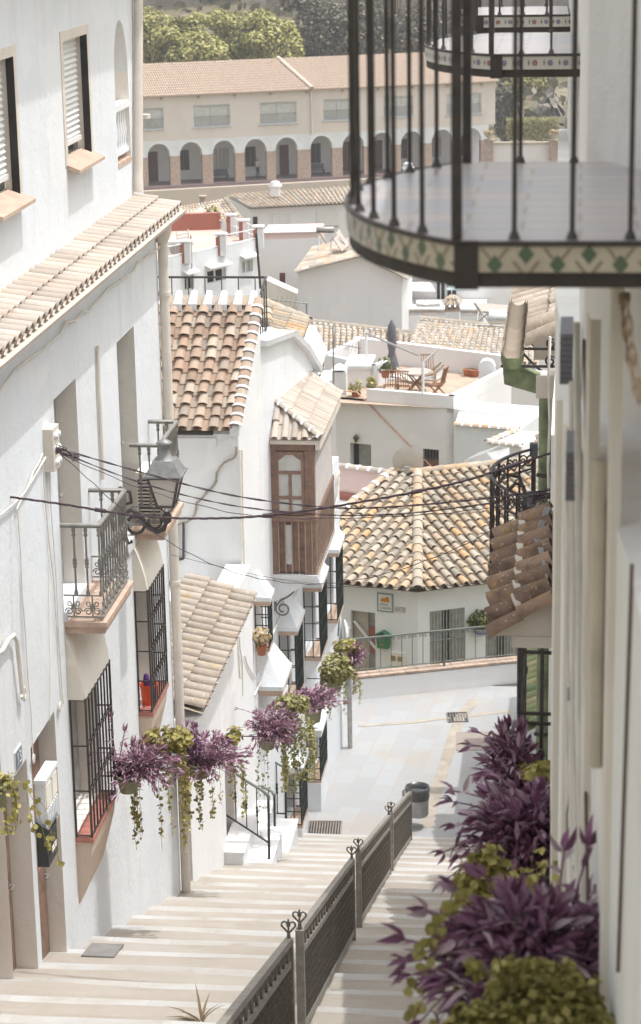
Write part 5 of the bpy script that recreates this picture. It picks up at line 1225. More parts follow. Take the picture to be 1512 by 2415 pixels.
    # corner block under the near post
    m = MB(); c = P[0]; m.box(c[0]-.012, c[0]+.05, c[1]-.012, c[1]+.02, z-slab-.004, z+.0); m.build('corner_block', slab_dark, so)
    tot = sum((q-p).length for p,q in zip(path2[1:-1], path2[2:-1])); 
    fr = [path2[1:-1]]
    pos = []; acc = 0; stp = tot/nb
    for p,q in zip(path2[1:-2], path2[2:-1]):
        Ls = (q-p).length; k = math.ceil((acc+1e-6)/stp)
        while k*stp < acc+Ls and k < nb: pos.append(p+(q-p)*((k*stp-acc)/Ls)); k += 1
        acc += Ls
    for side in (0, 1):
        a_ = path2[0] if side == 0 else path2[-1]; e = path2[1] if side == 0 else path2[-2]
        n2 = max(2, round((a_-e).length/.16))
        for k in range(1, n2): pos.append(e+(a_-e)*(k/n2))
    for i, p in enumerate(pos):
        m = MB(); tw = .0125*s_
        if kind == 'green' and i == 3: m.bar(p+Z, p+Z+V((-.015,0,.25)), tw, None, (0,1,0)); m.bar(p+Z+V((-.015,0,.25)), p+Z+V((-.01,0,hgt)), tw, None, (0,1,0))
        else: m.bar(p+Z, p+Z+V((0,0,hgt)), tw, None, (0,1,0))
        m.lathe(p+Z, [(.018*s_,0),(.010*s_,.02)], 6)
        if kind == 'scroll': m.lathe(p+Z+V((0,0,hgt*.42)), [(.008,0),(.022,.02),(.012,.035),(.024,.05),(.012,.065),(.022,.08),(.008,.10)], 7)
        m.build('baluster', m_iron, so)
    return so, path2, Z
fl1, nt_, b__ = newmat('balcony_floor')
br = nd(nt_, 'ShaderNodeTexBrick'); br.inputs['Scale'].default_value = 1; br.inputs['Brick Width'].default_value = .30; br.inputs['Row Height'].default_value = .14; br.inputs['Mortar Size'].default_value = .006
br.inputs['Color1'].default_value = (.35,.36,.40,1); br.inputs['Color2'].default_value = (.48,.42,.395,1); br.inputs['Mortar'].default_value = (.27,.225,.195,1)
nt_.links.new(posvec(nt_), br.inputs['Vector']); cc = mixc(nt_, ramp(nt_, noise(nt_, 6, 5), [(.4,(0,0,0)),(.8,(.6,.6,.6))]), br.outputs['Color'], (.38,.36,.36)); nt_.links.new(cc, b__.inputs['Base Color']); b__.inputs['Roughness'].default_value = .28
tile_cream = simple('cream_tile', (0.52,0.46,0.37), .35, 0, .08, 20); tile_white = simple('white_tile', (0.56,0.54,0.49), .35, 0, .06, 20)
ZB = aD(1092, 570, 5.7).z
bow_balcony(R, 5.68, 1.66, ZB, .42, .15, -.305, -.36, .335, fl1, tile_cream, 'green', slab=.118, band=.066)
bow_balcony(R, 11.85, 1.66, ZB, -.005, -.02, -.46, -.52, .37, fl1, tile_white, 'flower', slab=.118, band=.066)
bow_balcony(R, 15.2, 1.0, ZB, -.08, -.10, -.70, -.72, .16, fl1, tile_white, 'flower', slab=.118, band=.066, nb=8)

# --- tiled window hood with mossy brown tiles and the wrought grille below it
HY0, HY1 = 12.75, 14.75; HZ = 12.47; HXe = -.565; HXw = -.135
e0 = aY(1160, 1487, HY0)
HZ = e0.z; HXe = e0.x
hd = MB(); rs = .22; up = V((HXw-HXe, 0, rs)); Lh_ = up.length
tile_slope(hd, (HXe-.0, HY0+.02, HZ), (HXe-.02, HY1, HZ), up, lambda q: (0, Lh_), (HY1-HY0)/7.5, Lh_/2.0, 8, 1.6, lift=.02, pan=True)
ho = hd.build('window_hood', t_brown, R)
m = MB()
for k in range(7): y = HY0+.14+(HY1-HY0)*k/7.5; c = V((HXe,y,HZ))+up*.5; tile_cover(m, c+up*.045, c-up*.045, V((0,1,0)), V((0,1,0)).cross(up).normalized()*-1 if V((0,1,0)).cross(up).z < 0 else V((0,1,0)).cross(up).normalized(), .098, .100, 8, .5, lift=.022)
m.add([(HXe,HY0-.0,HZ-.03),(HXw,HY0,HZ-.03),(HXw,HY0,HZ+rs),(HXe+.0,HY0,HZ+.03)], [(0,1,2,3)])
m.box(HXe+.12, HXw+.02, HY0-.01, HY1-.05, HZ-.10, HZ-.03); m.build('mortar', mortar, ho)
m = MB(); ridge_tiles(m, (HXw+.02,HY0-.02,HZ+rs+.0), (HXe+.01,HY0-.03,HZ-.01), 2, .075, 0, 7); m.build('edge_tile', t_brown, ho)
m = MB()
for j in range(3): m.tube([(HXw-.04-.012*j,HY1-.25,HZ+rs+.06),(HXw-.10-.015*j,HY1-.75,HZ+rs-.01),(HXw-.07-.01*j,HY0+.9,HZ+rs+.02),(HXw-.03,HY0+.25,HZ+rs+.02),(HXw-.0,HY0+.0,HZ+rs-.06)], .007, 5)
m.build('draped_cable', cableg, ho)
gl = thing('window_grille', 'dark wrought-iron window grille with twisted bars under the mossy tiled hood', 'window grille', (-.3, 12.7, 10.6))
zT, zB = HZ-.09, HZ-1.62; bx = [aY(1224,1600,12.78).x, aY(1278,1600,12.78).x]
for i, x in enumerate(bx):
    for Y in ((12.78,) if i else (12.78,13.28,13.78,14.28)):
        m = MB(); zm = zT-.36; r = .013; pr = [(r,0)]
        n_ = 60
        for k in range(1, n_): t = k/n_; bump_ = 1.0+(.9*max(0, math.sin((t*6)*PI*2))**6 if .42 < t < .62 or t > .93 or t < .06 else 0); pr.append((r*bump_, (zT-zB)*t))
        pr.append((r,zT-zB)); m.lathe((x,Y,zB), pr, 7); m.build('bar', iron, gl)
for zy in (1537, 1681, 1704):
    z = aY(1250, zy, 12.78).z; m = MB(); m.bar((bx[0],12.78,z),(-.11,12.78,z-.004),.018); m.build('cross_bar', iron, gl)
    m = MB(); m.bar((bx[0],12.78,z),(bx[0],14.3,z),.018); m.build('cross_bar', iron, gl)

# ================================================================ second house on the right: lichen tile eave, tile gutter, green pipe
R2 = thing('white_house', 'white house on the right with a lichen tile eave, tile gutter and green downpipe', 'house', (-.2, 20, 4))
GZ = aD(1222, 862, 19.2).z; GE = aY(1240, 790, 20.35).z
m = MB(); m.wall((-.19, 16.21), (0,1,0), 8.2, 0, GZ+.05, [], (-1,0,0), .4); m.box(.2, 6, 16.22, 24.4, 0, GZ+.02); m.poly([(-.19,24.41,0),(6,24.41,0),(6,24.41,GZ+.05),(-.19,24.41,GZ+.05)]); m.poly([(-.19,16.205,0),(6,16.205,0),(6,16.205,GZ+.05),(-.19,16.205,GZ+.05)]); m.build('wall', shadew, R2)
m = MB(); upg = V((1,0,.42)); t2 = tilemat('grey_lichen_tile', [(0.33,0.28,0.22),(0.43,0.36,0.29),(0.38,0.31,0.25),(0.47,0.40,0.32)], lichen=(0.58,0.55,0.48), lamt=.8, lsc=11, damt=.5)
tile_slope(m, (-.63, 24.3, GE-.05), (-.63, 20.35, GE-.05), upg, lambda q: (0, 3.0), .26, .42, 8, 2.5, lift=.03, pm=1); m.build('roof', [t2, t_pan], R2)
m = MB(); a_ = V((-.58,20.30,GE+.0)); ridge_tiles(m, a_+upg*.9, a_+upg*.0, 2, .125, 0, 8); ridge_tiles(m, (-.10,20.0,GE+.16), (-.42,20.05,GE-.02), 1, .125, 0, 8); m.build('edge_tile', t2, R2)
m = MB(); m.add([(-.42,20.2,GE-.04),(-.14,20.2,GE+.08),(-.14,20.2,GE-.2),(-.34,20.2,GE-.2)], [(0,1,2,3)]); m.box(-.40,-.14,20.21,24.2,GE-.2,GE-.03); m.build('mortar', mortar, R2)
# gutter of upturned tiles, nested and falling towards us
m = MB()
for k in range(4):
    ya = 19.05+k*.44; za = GZ+.03*k; N = 9; A_, B_, A2, B2 = [], [], [], []
    r0, r1 = .098, .085
    for j in range(N+1):
        th = PI+PI*j/N; A_.append((-.56+r0*math.cos(th), ya, za+.09+r0*1.05*math.sin(th))); B_.append((-.56+r1*math.cos(th), ya+.5, za+.13+r1*1.05*math.sin(th)))
        A2.append((-.56+(r0-.018)*math.cos(th), ya, za+.09+(r0-.018)*1.05*math.sin(th))); B2.append((-.56+(r1-.018)*math.cos(th), ya+.5, za+.13+(r1-.018)*1.05*math.sin(th)))
    rn = random.random(); n = N+1
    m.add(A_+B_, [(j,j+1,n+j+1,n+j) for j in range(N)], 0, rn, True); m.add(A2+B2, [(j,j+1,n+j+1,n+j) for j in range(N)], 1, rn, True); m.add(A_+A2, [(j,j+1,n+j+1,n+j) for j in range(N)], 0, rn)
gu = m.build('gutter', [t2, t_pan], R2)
m = MB(); N = 9; A_ = []; B_ = []
for j in range(N+1): th = PI+PI*j/N; A_.append((-.56+.10*math.cos(th), 18.92, GZ+.055+.10*math.sin(th))); B_.append((-.56+.10*math.cos(th), 19.15, GZ+.075+.10*math.sin(th)))
m.add(A_+B_, [(j,j+1,N+2+j,N+1+j) for j in range(N)], 0, .5, True); m.add(A_, [tuple(range(N+1))])
m.build('gutter_end', greenp, gu)
pp = [(-.57,19.95,GZ-.03),(-.57,19.95,GZ-.16),(-.29,19.0,GZ-.30)]
m = MB(); m.prism([(-.645,19.0,GZ-.03),(-.50,19.0,GZ-.03),(-.36,19.0,GZ-.10),(-.24,19.0,GZ-.13),(-.24,19.0,GZ-.28),(-.36,19.0,GZ-.27),(-.63,19.0,GZ-.19)], (0,.14,0)); m.build('spout', greenp, gu)
dpX, dpY = (1302-1379)*19.08/5300, 19.08
m = MB(); m.tube([(dpX,dpY,GZ-.15),(dpX,dpY,1.5)], .056, 14); dp_ = m.build('downpipe', greenp, R2)
m = MB(); m.box(dpX-.08, -.14, dpY-.09, dpY+.12, GZ-.31, GZ-.11); m.build('pipe_block', mortar, dp_)
for yy in (1118, 1195, 1262, 1728): z = aY(1300, yy, dpY).z; m = MB(); m.tube([(dpX,dpY,z-.018),(dpX,dpY,z+.018)], .061, 14); m.bar((dpX-.07,dpY-.03,z),(dpX+.02,dpY-.055,z),.012,.03); m.build('pipe_clamp', iron, dp_)
for k in range(4):
    Y = 19.02+k*.6; z = GZ-.035+.03*k; m = MB(); m.bar((-.66,Y,z),(-.16,Y,z),.022)
    pts = [(-.50,Y,z-.02),(-.44,Y,z-.09),(-.36,Y,z-.17),(-.28,Y,z-.23),(-.22,Y,z-.24),(-.18,Y,z-.20),(-.17,Y,z-.14)]; m.tube(pts, .012, 6)
    scroll(m, (-.565,Y,z-.07), (1,0,0), (0,0,1), .055, .011, 1.3, -1); scroll(m, (-.235,Y,z+.045), (1,0,0), (0,0,1), .055, .011, 1.3, 1); m.build('gutter_bracket', iron, gu)
m = MB(); m.tube([(-.24,18.9,GZ+.25),(-.25,18.9,GZ-.1),(-.235,18.9,GZ-.5),(-.245,18.9,GZ-.9),(-.22,18.9,GZ-1.5),(-.21,18.9,GZ-2.2)], .012, 6); m.build('wall_cable', cablew, R2)
# thin strip of roof tiles beyond the pipe
m = MB(); q0, q1 = aD(1272,955,25.5), aD(1272,1245,23.5)
tile_slope(m, (-.50,24.45,aY(1275,1240,24.45).z), (-.50,28.5,aY(1275,1240,24.45).z), V((1,0,.5)), lambda q: (0,2.2), .26, .4, 6, 2); m.build('rear_roof', t_hip, R2)
# scrolled bow balcony
bt_ = aY(1272, 1056, 22.0); zfl = bt_.z-1.0
so, pth, ZZ = bow_balcony(R2, 20.05, 1.95, zfl, -.20, -.20, -.40, -.42, .42, simple('mauve_tile', (0.30,0.24,0.25), .6), slab_dark, 'scroll', hgt=1.0, slab=.10, band=.03, nb=10, s_=1.7)
m = MB(); pl = pth[1:-1]
for p, q in zip(pl, pl[1:]): m.bar(p+ZZ+V((0,0,.80)), q+ZZ+V((0,0,.80)), .022, .014)
for i in range(0, len(pl)-1, 2):
    p, q = pl[i], pl[min(i+2,len(pl)-1)]; u = (q-p); Lq = u.length
    if Lq < .05: continue
    u.normalize(); c = (p+q)/2+ZZ+V((0,0,.90)); scroll(m, c-u*Lq*.22, u, V((0,0,1)), min(.08,Lq*.3), .008, 1.5, 1); scroll(m, c+u*Lq*.22, u, V((0,0,-1)), min(.08,Lq*.3), .008, 1.5, -1)
m.build('scroll_band', iron, so)
m = MB()
for ph in (0, 1): m.tube([pl[3+ph*2]+ZZ+V((0,0,1.0)), pl[4+ph*3]+ZZ+V((.12,-.1,1.07)), pl[6+ph*3]+ZZ+V((.28,-.25,1.02)), pl[7+ph*3]+ZZ+V((.34,-.5,.90)), pl[6+ph*3]+ZZ+V((.33,-.7,.78))], .018, 6)
m.build('curved_strap', iron, so)
for c in (pl[0], pl[-1]): m = MB(); m.box(c.x-.04, c.x+.04, c.y-.04, c.y+.04, zfl+.93, zfl+1.06); m.build('rail_block', simple('rail_blue_grey', (0.14,0.155,0.18), .5) if 'rail_blue_grey' not in MATS else MATS['rail_blue_grey'], so)

# ================================================================ third house on the right: green glazed roof
R3 = thing('house', 'low house on the right with a green glazed tile roof beyond the window grille', 'house', (-.2, 27, 3))
gA = aY(1236, 1712, 24.75); gX, gZ = gA.x, gA.z
m = MB(); tile_slope(m, (gX, 24.6, gZ), (gX-.05, 30.5, gZ), V((1,0,.55)), lambda q: (0, 2.2), .22, .30, 7, 1.5); m.build('roof', t_green, R3)
m = MB(); m.wall((-.30, 24.65), (0,1,0), 5.9, 0, gZ, [], (-1,0,0), .3); m.box(0.02, 4, 24.66, 30.5, 0, gZ); m.poly([(-.3,24.652,0),(4,24.652,0),(4,24.652,gZ+1.0),(.6,24.652,gZ+.55),(-.3,24.652,gZ+.05)]); m.poly([(-.3,30.56,0),(4,30.56,0),(4,30.56,gZ+1),(-.3,30.56,gZ)]); m.build('wall', beige, R3)
m = MB(); m.tube([(-.33,24.5,gZ+.05),(-.33,24.5,2.5)], .055, 12); m.build('downpipe', greenp, R3)
R4 = thing('house', 'low white house on the right whose eave shades the square', 'house', (0, 38, 2))
m = MB(); m.wall((-.55, 33.4), (0,1,0), 9.6, -1, 5.1, [], (-1,0,0), .3); m.box(-.22, 6, 33.41, 43, -1, 5.05); m.poly([(-.55,33.395,-1),(6,33.395,-1),(6,33.395,5.1),(-.55,33.395,5.1)]); m.build('wall', whiteB, R4)
m = MB(); tile_slope(m, (-.85, 33.3, 5.1), (-.85, 39.2, 5.1), V((1,0,.35)), lambda q: (0,4), .25, .4, 5, 1.5); m.build('roof', t_hip, R4)
m = MB(); tile_slope(m, (-.35, 41.2, 3.0), (-.35, 45.4, 3.0), V((1,0,.35)), lambda q: (0,2), .24, .4, 5, 1.5); m.build('lower_roof', t_green, R4)
m = MB(); m.box(-.1, 4, 41.3, 45.2, -1, 2.95); m.build('side_wall', whiteB, R4)
m = MB(); m.box(-.72,-.52, 40.2, 40.5, 5.1, 6.6); m.build('chimney', whiteB, R4)

# ================================================================ cables strung across the street
def cable(lab, pts, rad, mat, twist=0, extra=None):
    m = MB(); P_ = [V(p) for p in pts]; n = 26; c = []
    # smooth curve through the points
    for i in range(len(P_)-1):
        p0 = P_[max(0,i-1)]; p1 = P_[i]; p2 = P_[i+1]; p3 = P_[min(len(P_)-1,i+2)]
        for k in range(n//2):
            t = k/(n//2); c.append(0.5*((2*p1)+(p2-p0)*t+(2*p0-5*p1+4*p2-p3)*t*t+(3*p1-p0-3*p2+p3)*t**3))
    c.append(P_[-1])
    if twist:
        for j in range(twist): m.tube([p+V((0, rad*1.1*math.cos(i*.9+2*PI*j/twist), rad*1.1*math.sin(i*.9+2*PI*j/twist))) for i, p in enumerate(c)], rad, 5)
    else: m.tube(c, rad, 5)
    if extra:
        for i in extra: m.tube([c[i]-(c[min(i+1,len(c)-1)]-c[i-1]).normalized()*.05, c[i]+(c[min(i+1,len(c)-1)]-c[i-1]).normalized()*.05], rad*3.4, 7)
    o = m.build('overhead_cable', mat, None, tuple(P_[0])); return tag(o, lab, 'cable', 'cables strung across the street')
def cl(px): return [aD(x, y, d) for x, y, d in px]
cable('thick twisted black cable sagging right across the street below the lantern', cl([(-25,1165,20.5),(130,1186,20.2),(330,1216,20),(500,1222,19.9),(660,1212,19.8),(870,1180,19.6),(1070,1140,19.3),(1200,1100,19.2),(1318,1062,19.2)]), .0058, cabled, 3, [20,50,72,92])
cable('thin black cable from the terminal block to the right-hand downpipe, upper of three', cl([(132,1055,20.5),(330,1112,20.4),(545,1167,20.2),(760,1195,20),(900,1196,19.8),(1100,1180,19.5),(1300,1155,19.3)]), .005, cabled, 2)
cable('thin black cable from the terminal block to the right-hand downpipe, middle of three', cl([(135,1062,20.5),(330,1137,20.4),(540,1190,20.2),(760,1213,20),(930,1212,19.8),(1110,1193,19.5),(1300,1163,19.3)]), .004, cabled, 2)
cable('thin black cable from the terminal block to the right-hand downpipe, lowest of three', cl([(140,1068,20.5),(330,1150,20.4),(540,1207,20.2),(700,1222,20),(930,1217,19.8),(1110,1203,19.5),(1300,1168,19.3)]), .004, cabled, 1)
cable('slack thin cable dipping low from the terminal block over the wooden bay', cl([(132,1060,20.5),(210,1130,20.6),(300,1210,20.8),(420,1290,21),(540,1345,21.2),(650,1370,21.4),(760,1376,21.2),(900,1355,20.6),(1060,1300,20),(1180,1240,19.6),(1305,1178,19.3)]), .004, cabled, 1)
cable('lowest hair-thin cable over the hipped lichen roof', cl([(405,1308,26),(640,1362,26),(860,1385,25),(1060,1380,23),(1150,1370,21)]), .003, cabled, 0)
m = MB(); c0 = aD(136, 1062, 20.45)
for k in range(9):
    P_ = [c0+V((random.uniform(-.02,.02),random.uniform(-.02,.02),random.uniform(-.02,.02)))]
    for j in range(5): P_.append(c0+V((.05*j+random.uniform(-.02,.02), random.uniform(-.06,.06), -.016*j+random.uniform(-.05,.05))))
    m.tube(P_, .005, 5)
tag(m.build('cable_tangle', cabled, None, tuple(c0)), 'tangle of black cable ends beside the white terminal block', 'cable tangle')
m = MB(); c0 = aD(1290, 1165, 19.3)
for k in range(11):
    P_ = [c0+V((.06+random.uniform(-.02,.02),0,random.uniform(-.05,.03)))]
    for j in range(5): P_.append(c0+V((-.035*j+random.uniform(-.03,.03), random.uniform(-.08,.08), random.uniform(-.06,.05)-.01*j)))
    m.tube(P_, .005, 5)
scroll(m, c0+V((-.09,0,-.10)), (1,0,0), (0,0,1), .05, .005, 2.0)
tag(m.build('cable_tangle', cabled, None, tuple(c0)), 'tangle of black cable loops beside the green downpipe', 'cable tangle')
# ================================================================ the town below and across the valley
def tile_quad(mb, E0, E1, R0, R1, nc, nr, seg=4, jit=1.0, m=0, lift=.02, k_=.36):
    E0, E1, R0, R1 = map(V, (E0, E1, R0, R1)); nrm = (E1-E0).cross(R0-E0).normalized()
    if nrm.z < 0: nrm = -nrm
    mb.add([E0-nrm*.04, E1-nrm*.04, R1-nrm*.04, R0-nrm*.04], [(0,1,2,3)], m, .12)
    w = ((E1-E0).length+(R1-R0).length)/2/nc
    for i in range(nc):
        t = (i+.5)/nc; e, r = E0.lerp(E1, t), R0.lerp(R1, t); side = (E1-E0).normalized()
        for j in range(nr):
            b = e.lerp(r, j/nr); a = e.lerp(r, min(1.0, (j+1.06)/nr)); dx = side*random.uniform(-1,1)*.012*jit
            tile_cover(mb, a, b+dx+nrm*random.random()*.01*jit, side, nrm, w*k_*.84, w*k_, seg, random.random(), .02, m, lift)
def body(mb, top, zb, m=0):                    # closed block: ring of top points dropped to zb
    T = [V(p) for p in top]; n = len(T); Bm = [V((p.x,p.y,zb)) for p in T]
    mb.add(T+Bm, [(i,(i+1)%n,n+(i+1)%n,n+i) for i in range(n)]+[tuple(range(n))], m)
def panel_on(mb, x0, x1, y0, y1, p, n_, thick=.05, m=0):     # a slab lying on the plane (p, n) where the photo shows it
    a, b_, c, d = (aP(x,y,p,n_) for x,y in ((x0,y1),(x1,y1),(x1,y0),(x0,y0))); n_ = V(n_).normalized()
    if n_.dot(V((0,0,EYE))-a) < 0: n_ = -n_
    mb.prism([a,b_,c,d], n_*thick, m)

# ---------------------------------------------------------------- arcaded building
aL = aD(335, 229, 200); aR = aZ(1168, 192, aL.z); au = (aR-aL); AW = au.length; au.normalize(); an = V((au.y,-au.x,0))
zb = aD(340, 449, 200).z; EH = aL.z-zb
AP = aL-au*7; AP.z = zb; AWt = AW+7
AR = thing('arcaded_building', 'long pale arcaded building with a pink tile roof across the valley', 'building', AP)
def sx(x, y=400): return (aP(x, y, AP, an)-AP).dot(au)
def aw(s, z, d=0.0): return AP+au*s+V((0,0,z))-an*d
wins = []
for (x0,x1,y0,y1) in ((318,386,255,304),(457,543,247,297),(613,700,240,290),(763,832,233,282),(905,975,226,274),(1053,1135,220,268)):
    a, b_ = sx(x0,280), sx(x1,280); zt = aP((x0+x1)/2,y0,AP,an).z-zb; z0 = aP((x0+x1)/2,y1,AP,an).z-zb; wins.append((a,b_,zb+z0,zb+zt,.25))
m = MB(); zA = 4.05; m.wall(AP, au, AWt, zb+zA, zb+EH, wins, an, .5); m.box
m.build('upper_wall', arcadew, AR)
m = MB(); m.prism([aw(0,zA,.0),aw(AWt,zA,0),aw(AWt,zA,9),aw(0,zA,9)], (0,0,EH-zA-.05)) if False else m.prism([aw(0,0,3.2),aw(AWt,0,3.2),aw(AWt,0,9),aw(0,0,9)], (0,0,EH-.1)); m.prism([aw(0,zA-.25,.35),aw(AWt,zA-.25,.35),aw(AWt,zA-.25,3.3),aw(0,zA-.25,3.3)], (0,0,.25)); m.build('inner_wall', white, AR)
m = MB(); m.prism([aw(AWt,zA,0.01),aw(AWt,zA,9),aw(AWt,EH,9),aw(AWt,EH,.01)], au*-.4); m.build('end_wall', arcadew, AR)
# arches
ctr = [sx(x) for x in (300,376,452,529.5,604,677,759,834,901,971,1043,1110)]
edges = [ctr[0]-1.6]+[(p+q)/2 for p,q in zip(ctr,ctr[1:])]+[ctr[-1]+1.75]; hw = 1.03; zS = 2.72
m = MB(); pl = MB()
for i, c in enumerate(ctr):
    a, b_ = edges[i], edges[i+1]; pts = [(a,zS-.1),(c-hw,zS-.1),(c-hw,zS)]
    for k in range(1,12): th = PI-PI*k/12; pts.append((c+hw*math.cos(th), zS+1.08*math.sin(th)))
    pts += [(c+hw,zS),(c+hw,zS-.1),(b_,zS-.1),(b_,zA),(a,zA)]
    # two halves keep the polygons convex enough
    N = 12; L_ = [(c+hw*math.cos(PI-PI*k/N), zS+1.08*math.sin(PI-PI*k/N)) for k in range(N+1)]
    for k in range(N):
        (s0,z0),(s1,z1) = L_[k], L_[k+1]; m.prism([aw(s0,z0),aw(s1,z1),aw(s1,zA),aw(s0,zA)], -an*.5)
    for (p,q) in ((a,c-hw),(c+hw,b_)): m.prism([aw(p,zS-.1),aw(q,zS-.1),aw(q,zA),aw(p,zA)], -an*.5)
    ring = [aw(s,z)+an*.04 for s,z in L_]
    for p,q in zip(ring, ring[1:]): d = (p-q).normalized(); o = d.cross(an); m.prism([p, q, q+V((q-aw(c,zS))).normalized()*.12, p+V((p-aw(c,zS))).normalized()*.12], -an*.06)
m.build('arches', white, AR)
for i in range(len(ctr)+1):
    p = (ctr[i-1]+hw) if i > 0 else edges[0]-.3; q = (ctr[i]-hw) if i < len(ctr) else edges[-1]
    m = MB(); m.prism([aw(p,0),aw(q,0),aw(q,zS-.1),aw(p,zS-.1)], -an*.55); m.build('pillar', brickm, AR)
m = MB(); m.prism([aw(0,-.6,-.25),aw(AWt,-.6,-.25),aw(AWt,-.6,3.2),aw(0,-.6,3.2)], (0,0,.62)); m.build('gallery_floor', simple('dark_red_floor', (.20,.14,.14), .7), AR)
m = MB(); m.prism([aw(-6,-3.0,-1.0),aw(AWt+.3,-3.0,-1.0),aw(AWt+.3,-3.0,-.25),aw(-6,-3.0,-.25)], (0,0,2.75)); m.build('base_wall', plaster('beige_retaining_wall', (.52,.45,.38), amount=.3, sc=.3), AR)
kinds = ['d','d','w','W','w','d','w','d','d','w','W','w']; off = [0,-.3,0,.2,.3,.2,.3,-.2,.2,.1,0,0]
for c, k, o in zip(ctr, kinds, off):
    if k == 'd':
        m = MB(); m.prism([aw(c+o-.02,0.05,3.17),aw(c+o+.85,0.05,3.17),aw(c+o+.85,2.75,3.17),aw(c+o-.02,2.75,3.17)], an*.05); d_ = m.build('door', doorred, AR)
        m = MB()
        for z in (.3,1.5): m.prism([aw(c+o+.12,z,3.12),aw(c+o+.7,z,3.12),aw(c+o+.7,z+.95,3.12),aw(c+o+.12,z+.95,3.12)], an*.02)
        m.build('door_panel', doorred, d_)
    else:
        col = dark if k == 'w' else frost
        for s_ in ((0,) if k == 'w' else (-.55,.55)):
            m = MB(); w = .52 if k == 'w' else .42; m.prism([aw(c+o+s_-w,.95,3.18),aw(c+o+s_+w,.95,3.18),aw(c+o+s_+w,2.75,3.18),aw(c+o+s_-w,2.75,3.18)], an*.04); d_ = m.build('window', col, AR)
            m = MB()
            for q in (-w,-.04,w-.06): m.prism([aw(c+o+s_+q,.95,3.12),aw(c+o+s_+q+.07,.95,3.12),aw(c+o+s_+q+.07,2.75,3.12),aw(c+o+s_+q,2.75,3.12)], an*.03)
            m.build('frame', wood if k == 'w' else greydoor, d_)
for i in (3, 6): 
    c = ctr[i]+.1; t = thing('bench', 'blue-grey bench under the third visible arch of the arcade' if i == 3 else 'blue-grey bench under the sixth visible arch of the arcade', 'bench', aw(c,0.02,2.2)); m = MB()
    m.prism([aw(c-.8,.42,2.4),aw(c+.8,.42,2.4),aw(c+.8,.42,1.9),aw(c-.8,.42,1.9)], (0,0,.06)); m.build('seat', benchm, t)
    m = MB(); m.prism([aw(c-.8,.5,2.45),aw(c+.8,.5,2.45),aw(c+.8,.95,2.55),aw(c-.8,.95,2.55)], an*.05); m.build('backrest', benchm, t)
    for q in (-.7,.7): m = MB(); m.prism([aw(c+q-.04,.02,2.4),aw(c+q+.04,.02,2.4),aw(c+q+.04,.02,1.95),aw(c+q-.04,.02,1.95)], (0,0,.42)); m.build('leg', benchm, t)
for (a, b_, z0, z1, d) in wins:
    m = MB(); m.prism([aw(a,z0-zb,.2),aw(b_,z0-zb,.2),aw(b_,z1-zb,.2),aw(a,z1-zb,.2)], an*.03); w = m.build('window', curtain, AR)
    m = MB(); W_ = b_-a
    for s_ in (a, a+W_*.5-.05, b_-.1): m.prism([aw(s_,z0-zb,.13),aw(s_+.1,z0-zb,.13),aw(s_+.1,z1-zb,.13),aw(s_,z1-zb,.13)], an*.05)
    for z in (z0-zb, z1-zb-.1): m.prism([aw(a,z,.135),aw(b_,z,.135),aw(b_,z+.1,.135),aw(a,z+.1,.135)], an*.05)
    m.build('frame', simple('blue_white_frame', (.55,.58,.62), .5) if 'blue_white_frame' not in MATS else MATS['blue_white_frame'], w)
    m = MB(); m.prism([aw(a-.15,z0-zb-.12,-.1),aw(b_+.15,z0-zb-.12,-.1),aw(b_+.15,z0-zb-.12,.1),aw(a-.15,z0-zb-.12,.1)], (0,0,.12)); m.build('sill', MATS['blue_white_frame'], w)
    m = MB()
    for k in range(22): s_ = a+W_*k/21; m.bar(aw(s_,z0-zb,.02), aw(s_,z0-zb+.85,.02), .02, None, au)
    m.bar(aw(a,z0-zb+.85,.02), aw(b_,z0-zb+.85,.02), .04); m.build('railing', irongrey, w)
m = MB(); rz = aD(335,148,206.5).z-aL.z; E0 = aw(0,EH+.05,-.35); E1 = aw(AWt+.25,EH+.05,-.35); R0 = aw(0,EH+rz,6.0); R1 = aw(AWt+.25,EH+rz,6.0)
tile_quad(m, E0, E1, R0, R1, 190, 13, 3, .6, lift=.03); m.poly([R0, R1, R1-an*7+V((0,0,-2.5)), R0-an*7+V((0,0,-2.5))], 0, .3); m.build('roof', t_arc, AR)
m = MB(); sj = sx(733, 205); ridge_tiles(m, aw(sj-1.4,EH+rz+.12,6.0), aw(sj+.05,EH+.2,-.3), 16, .2, 0, 4); m.build('roof_rib', simple('pale_rib', (.60,.50,.42), .9), AR)
m = MB(); m.tube([aw(sj,EH-.1,-.1), aw(sj,zA,-.1)], .09, 6)
m.build('downpipe', arcadew, AR)
for s_ in range(12): q = AWt*s_/12+2; m = MB(); m.bar(aw(q,EH-.2,0), aw(q,EH-.2,-.25), .2); m.build('rafter_end', brickm, AR)
# someone in a white shirt by a door of the arcade
c = ctr[4]+.75; t0 = aw(c, .02, 2.3)
me = bpy.data.meshes.new('person'); J = [(0,0,.92),(0,0,1.15),(0,0,1.42),(0,0,1.52),(0,.02,1.66),(.10,0,.88),(.12,.03,.48),(.13,0,.05),(-.10,0,.88),(-.14,-.12,.5),(-.13,.05,.07),(.20,0,1.40),(.25,.02,1.12),(.24,-.1,.88),(-.20,0,1.40),(-.25,.02,1.12),(-.24,.1,.88),(.13,-.13,.03),(-.13,-.10,.03),(0,0,1.76)]
Ed = [(0,1),(1,2),(2,3),(3,4),(0,5),(5,6),(6,7),(0,8),(8,9),(9,10),(2,11),(11,12),(12,13),(2,14),(14,15),(15,16),(7,17),(10,18),(4,19)]
Rr = [.14,.13,.15,.055,.095,.10,.065,.045,.10,.065,.045,.06,.045,.03,.06,.045,.03,.04,.04,.07]
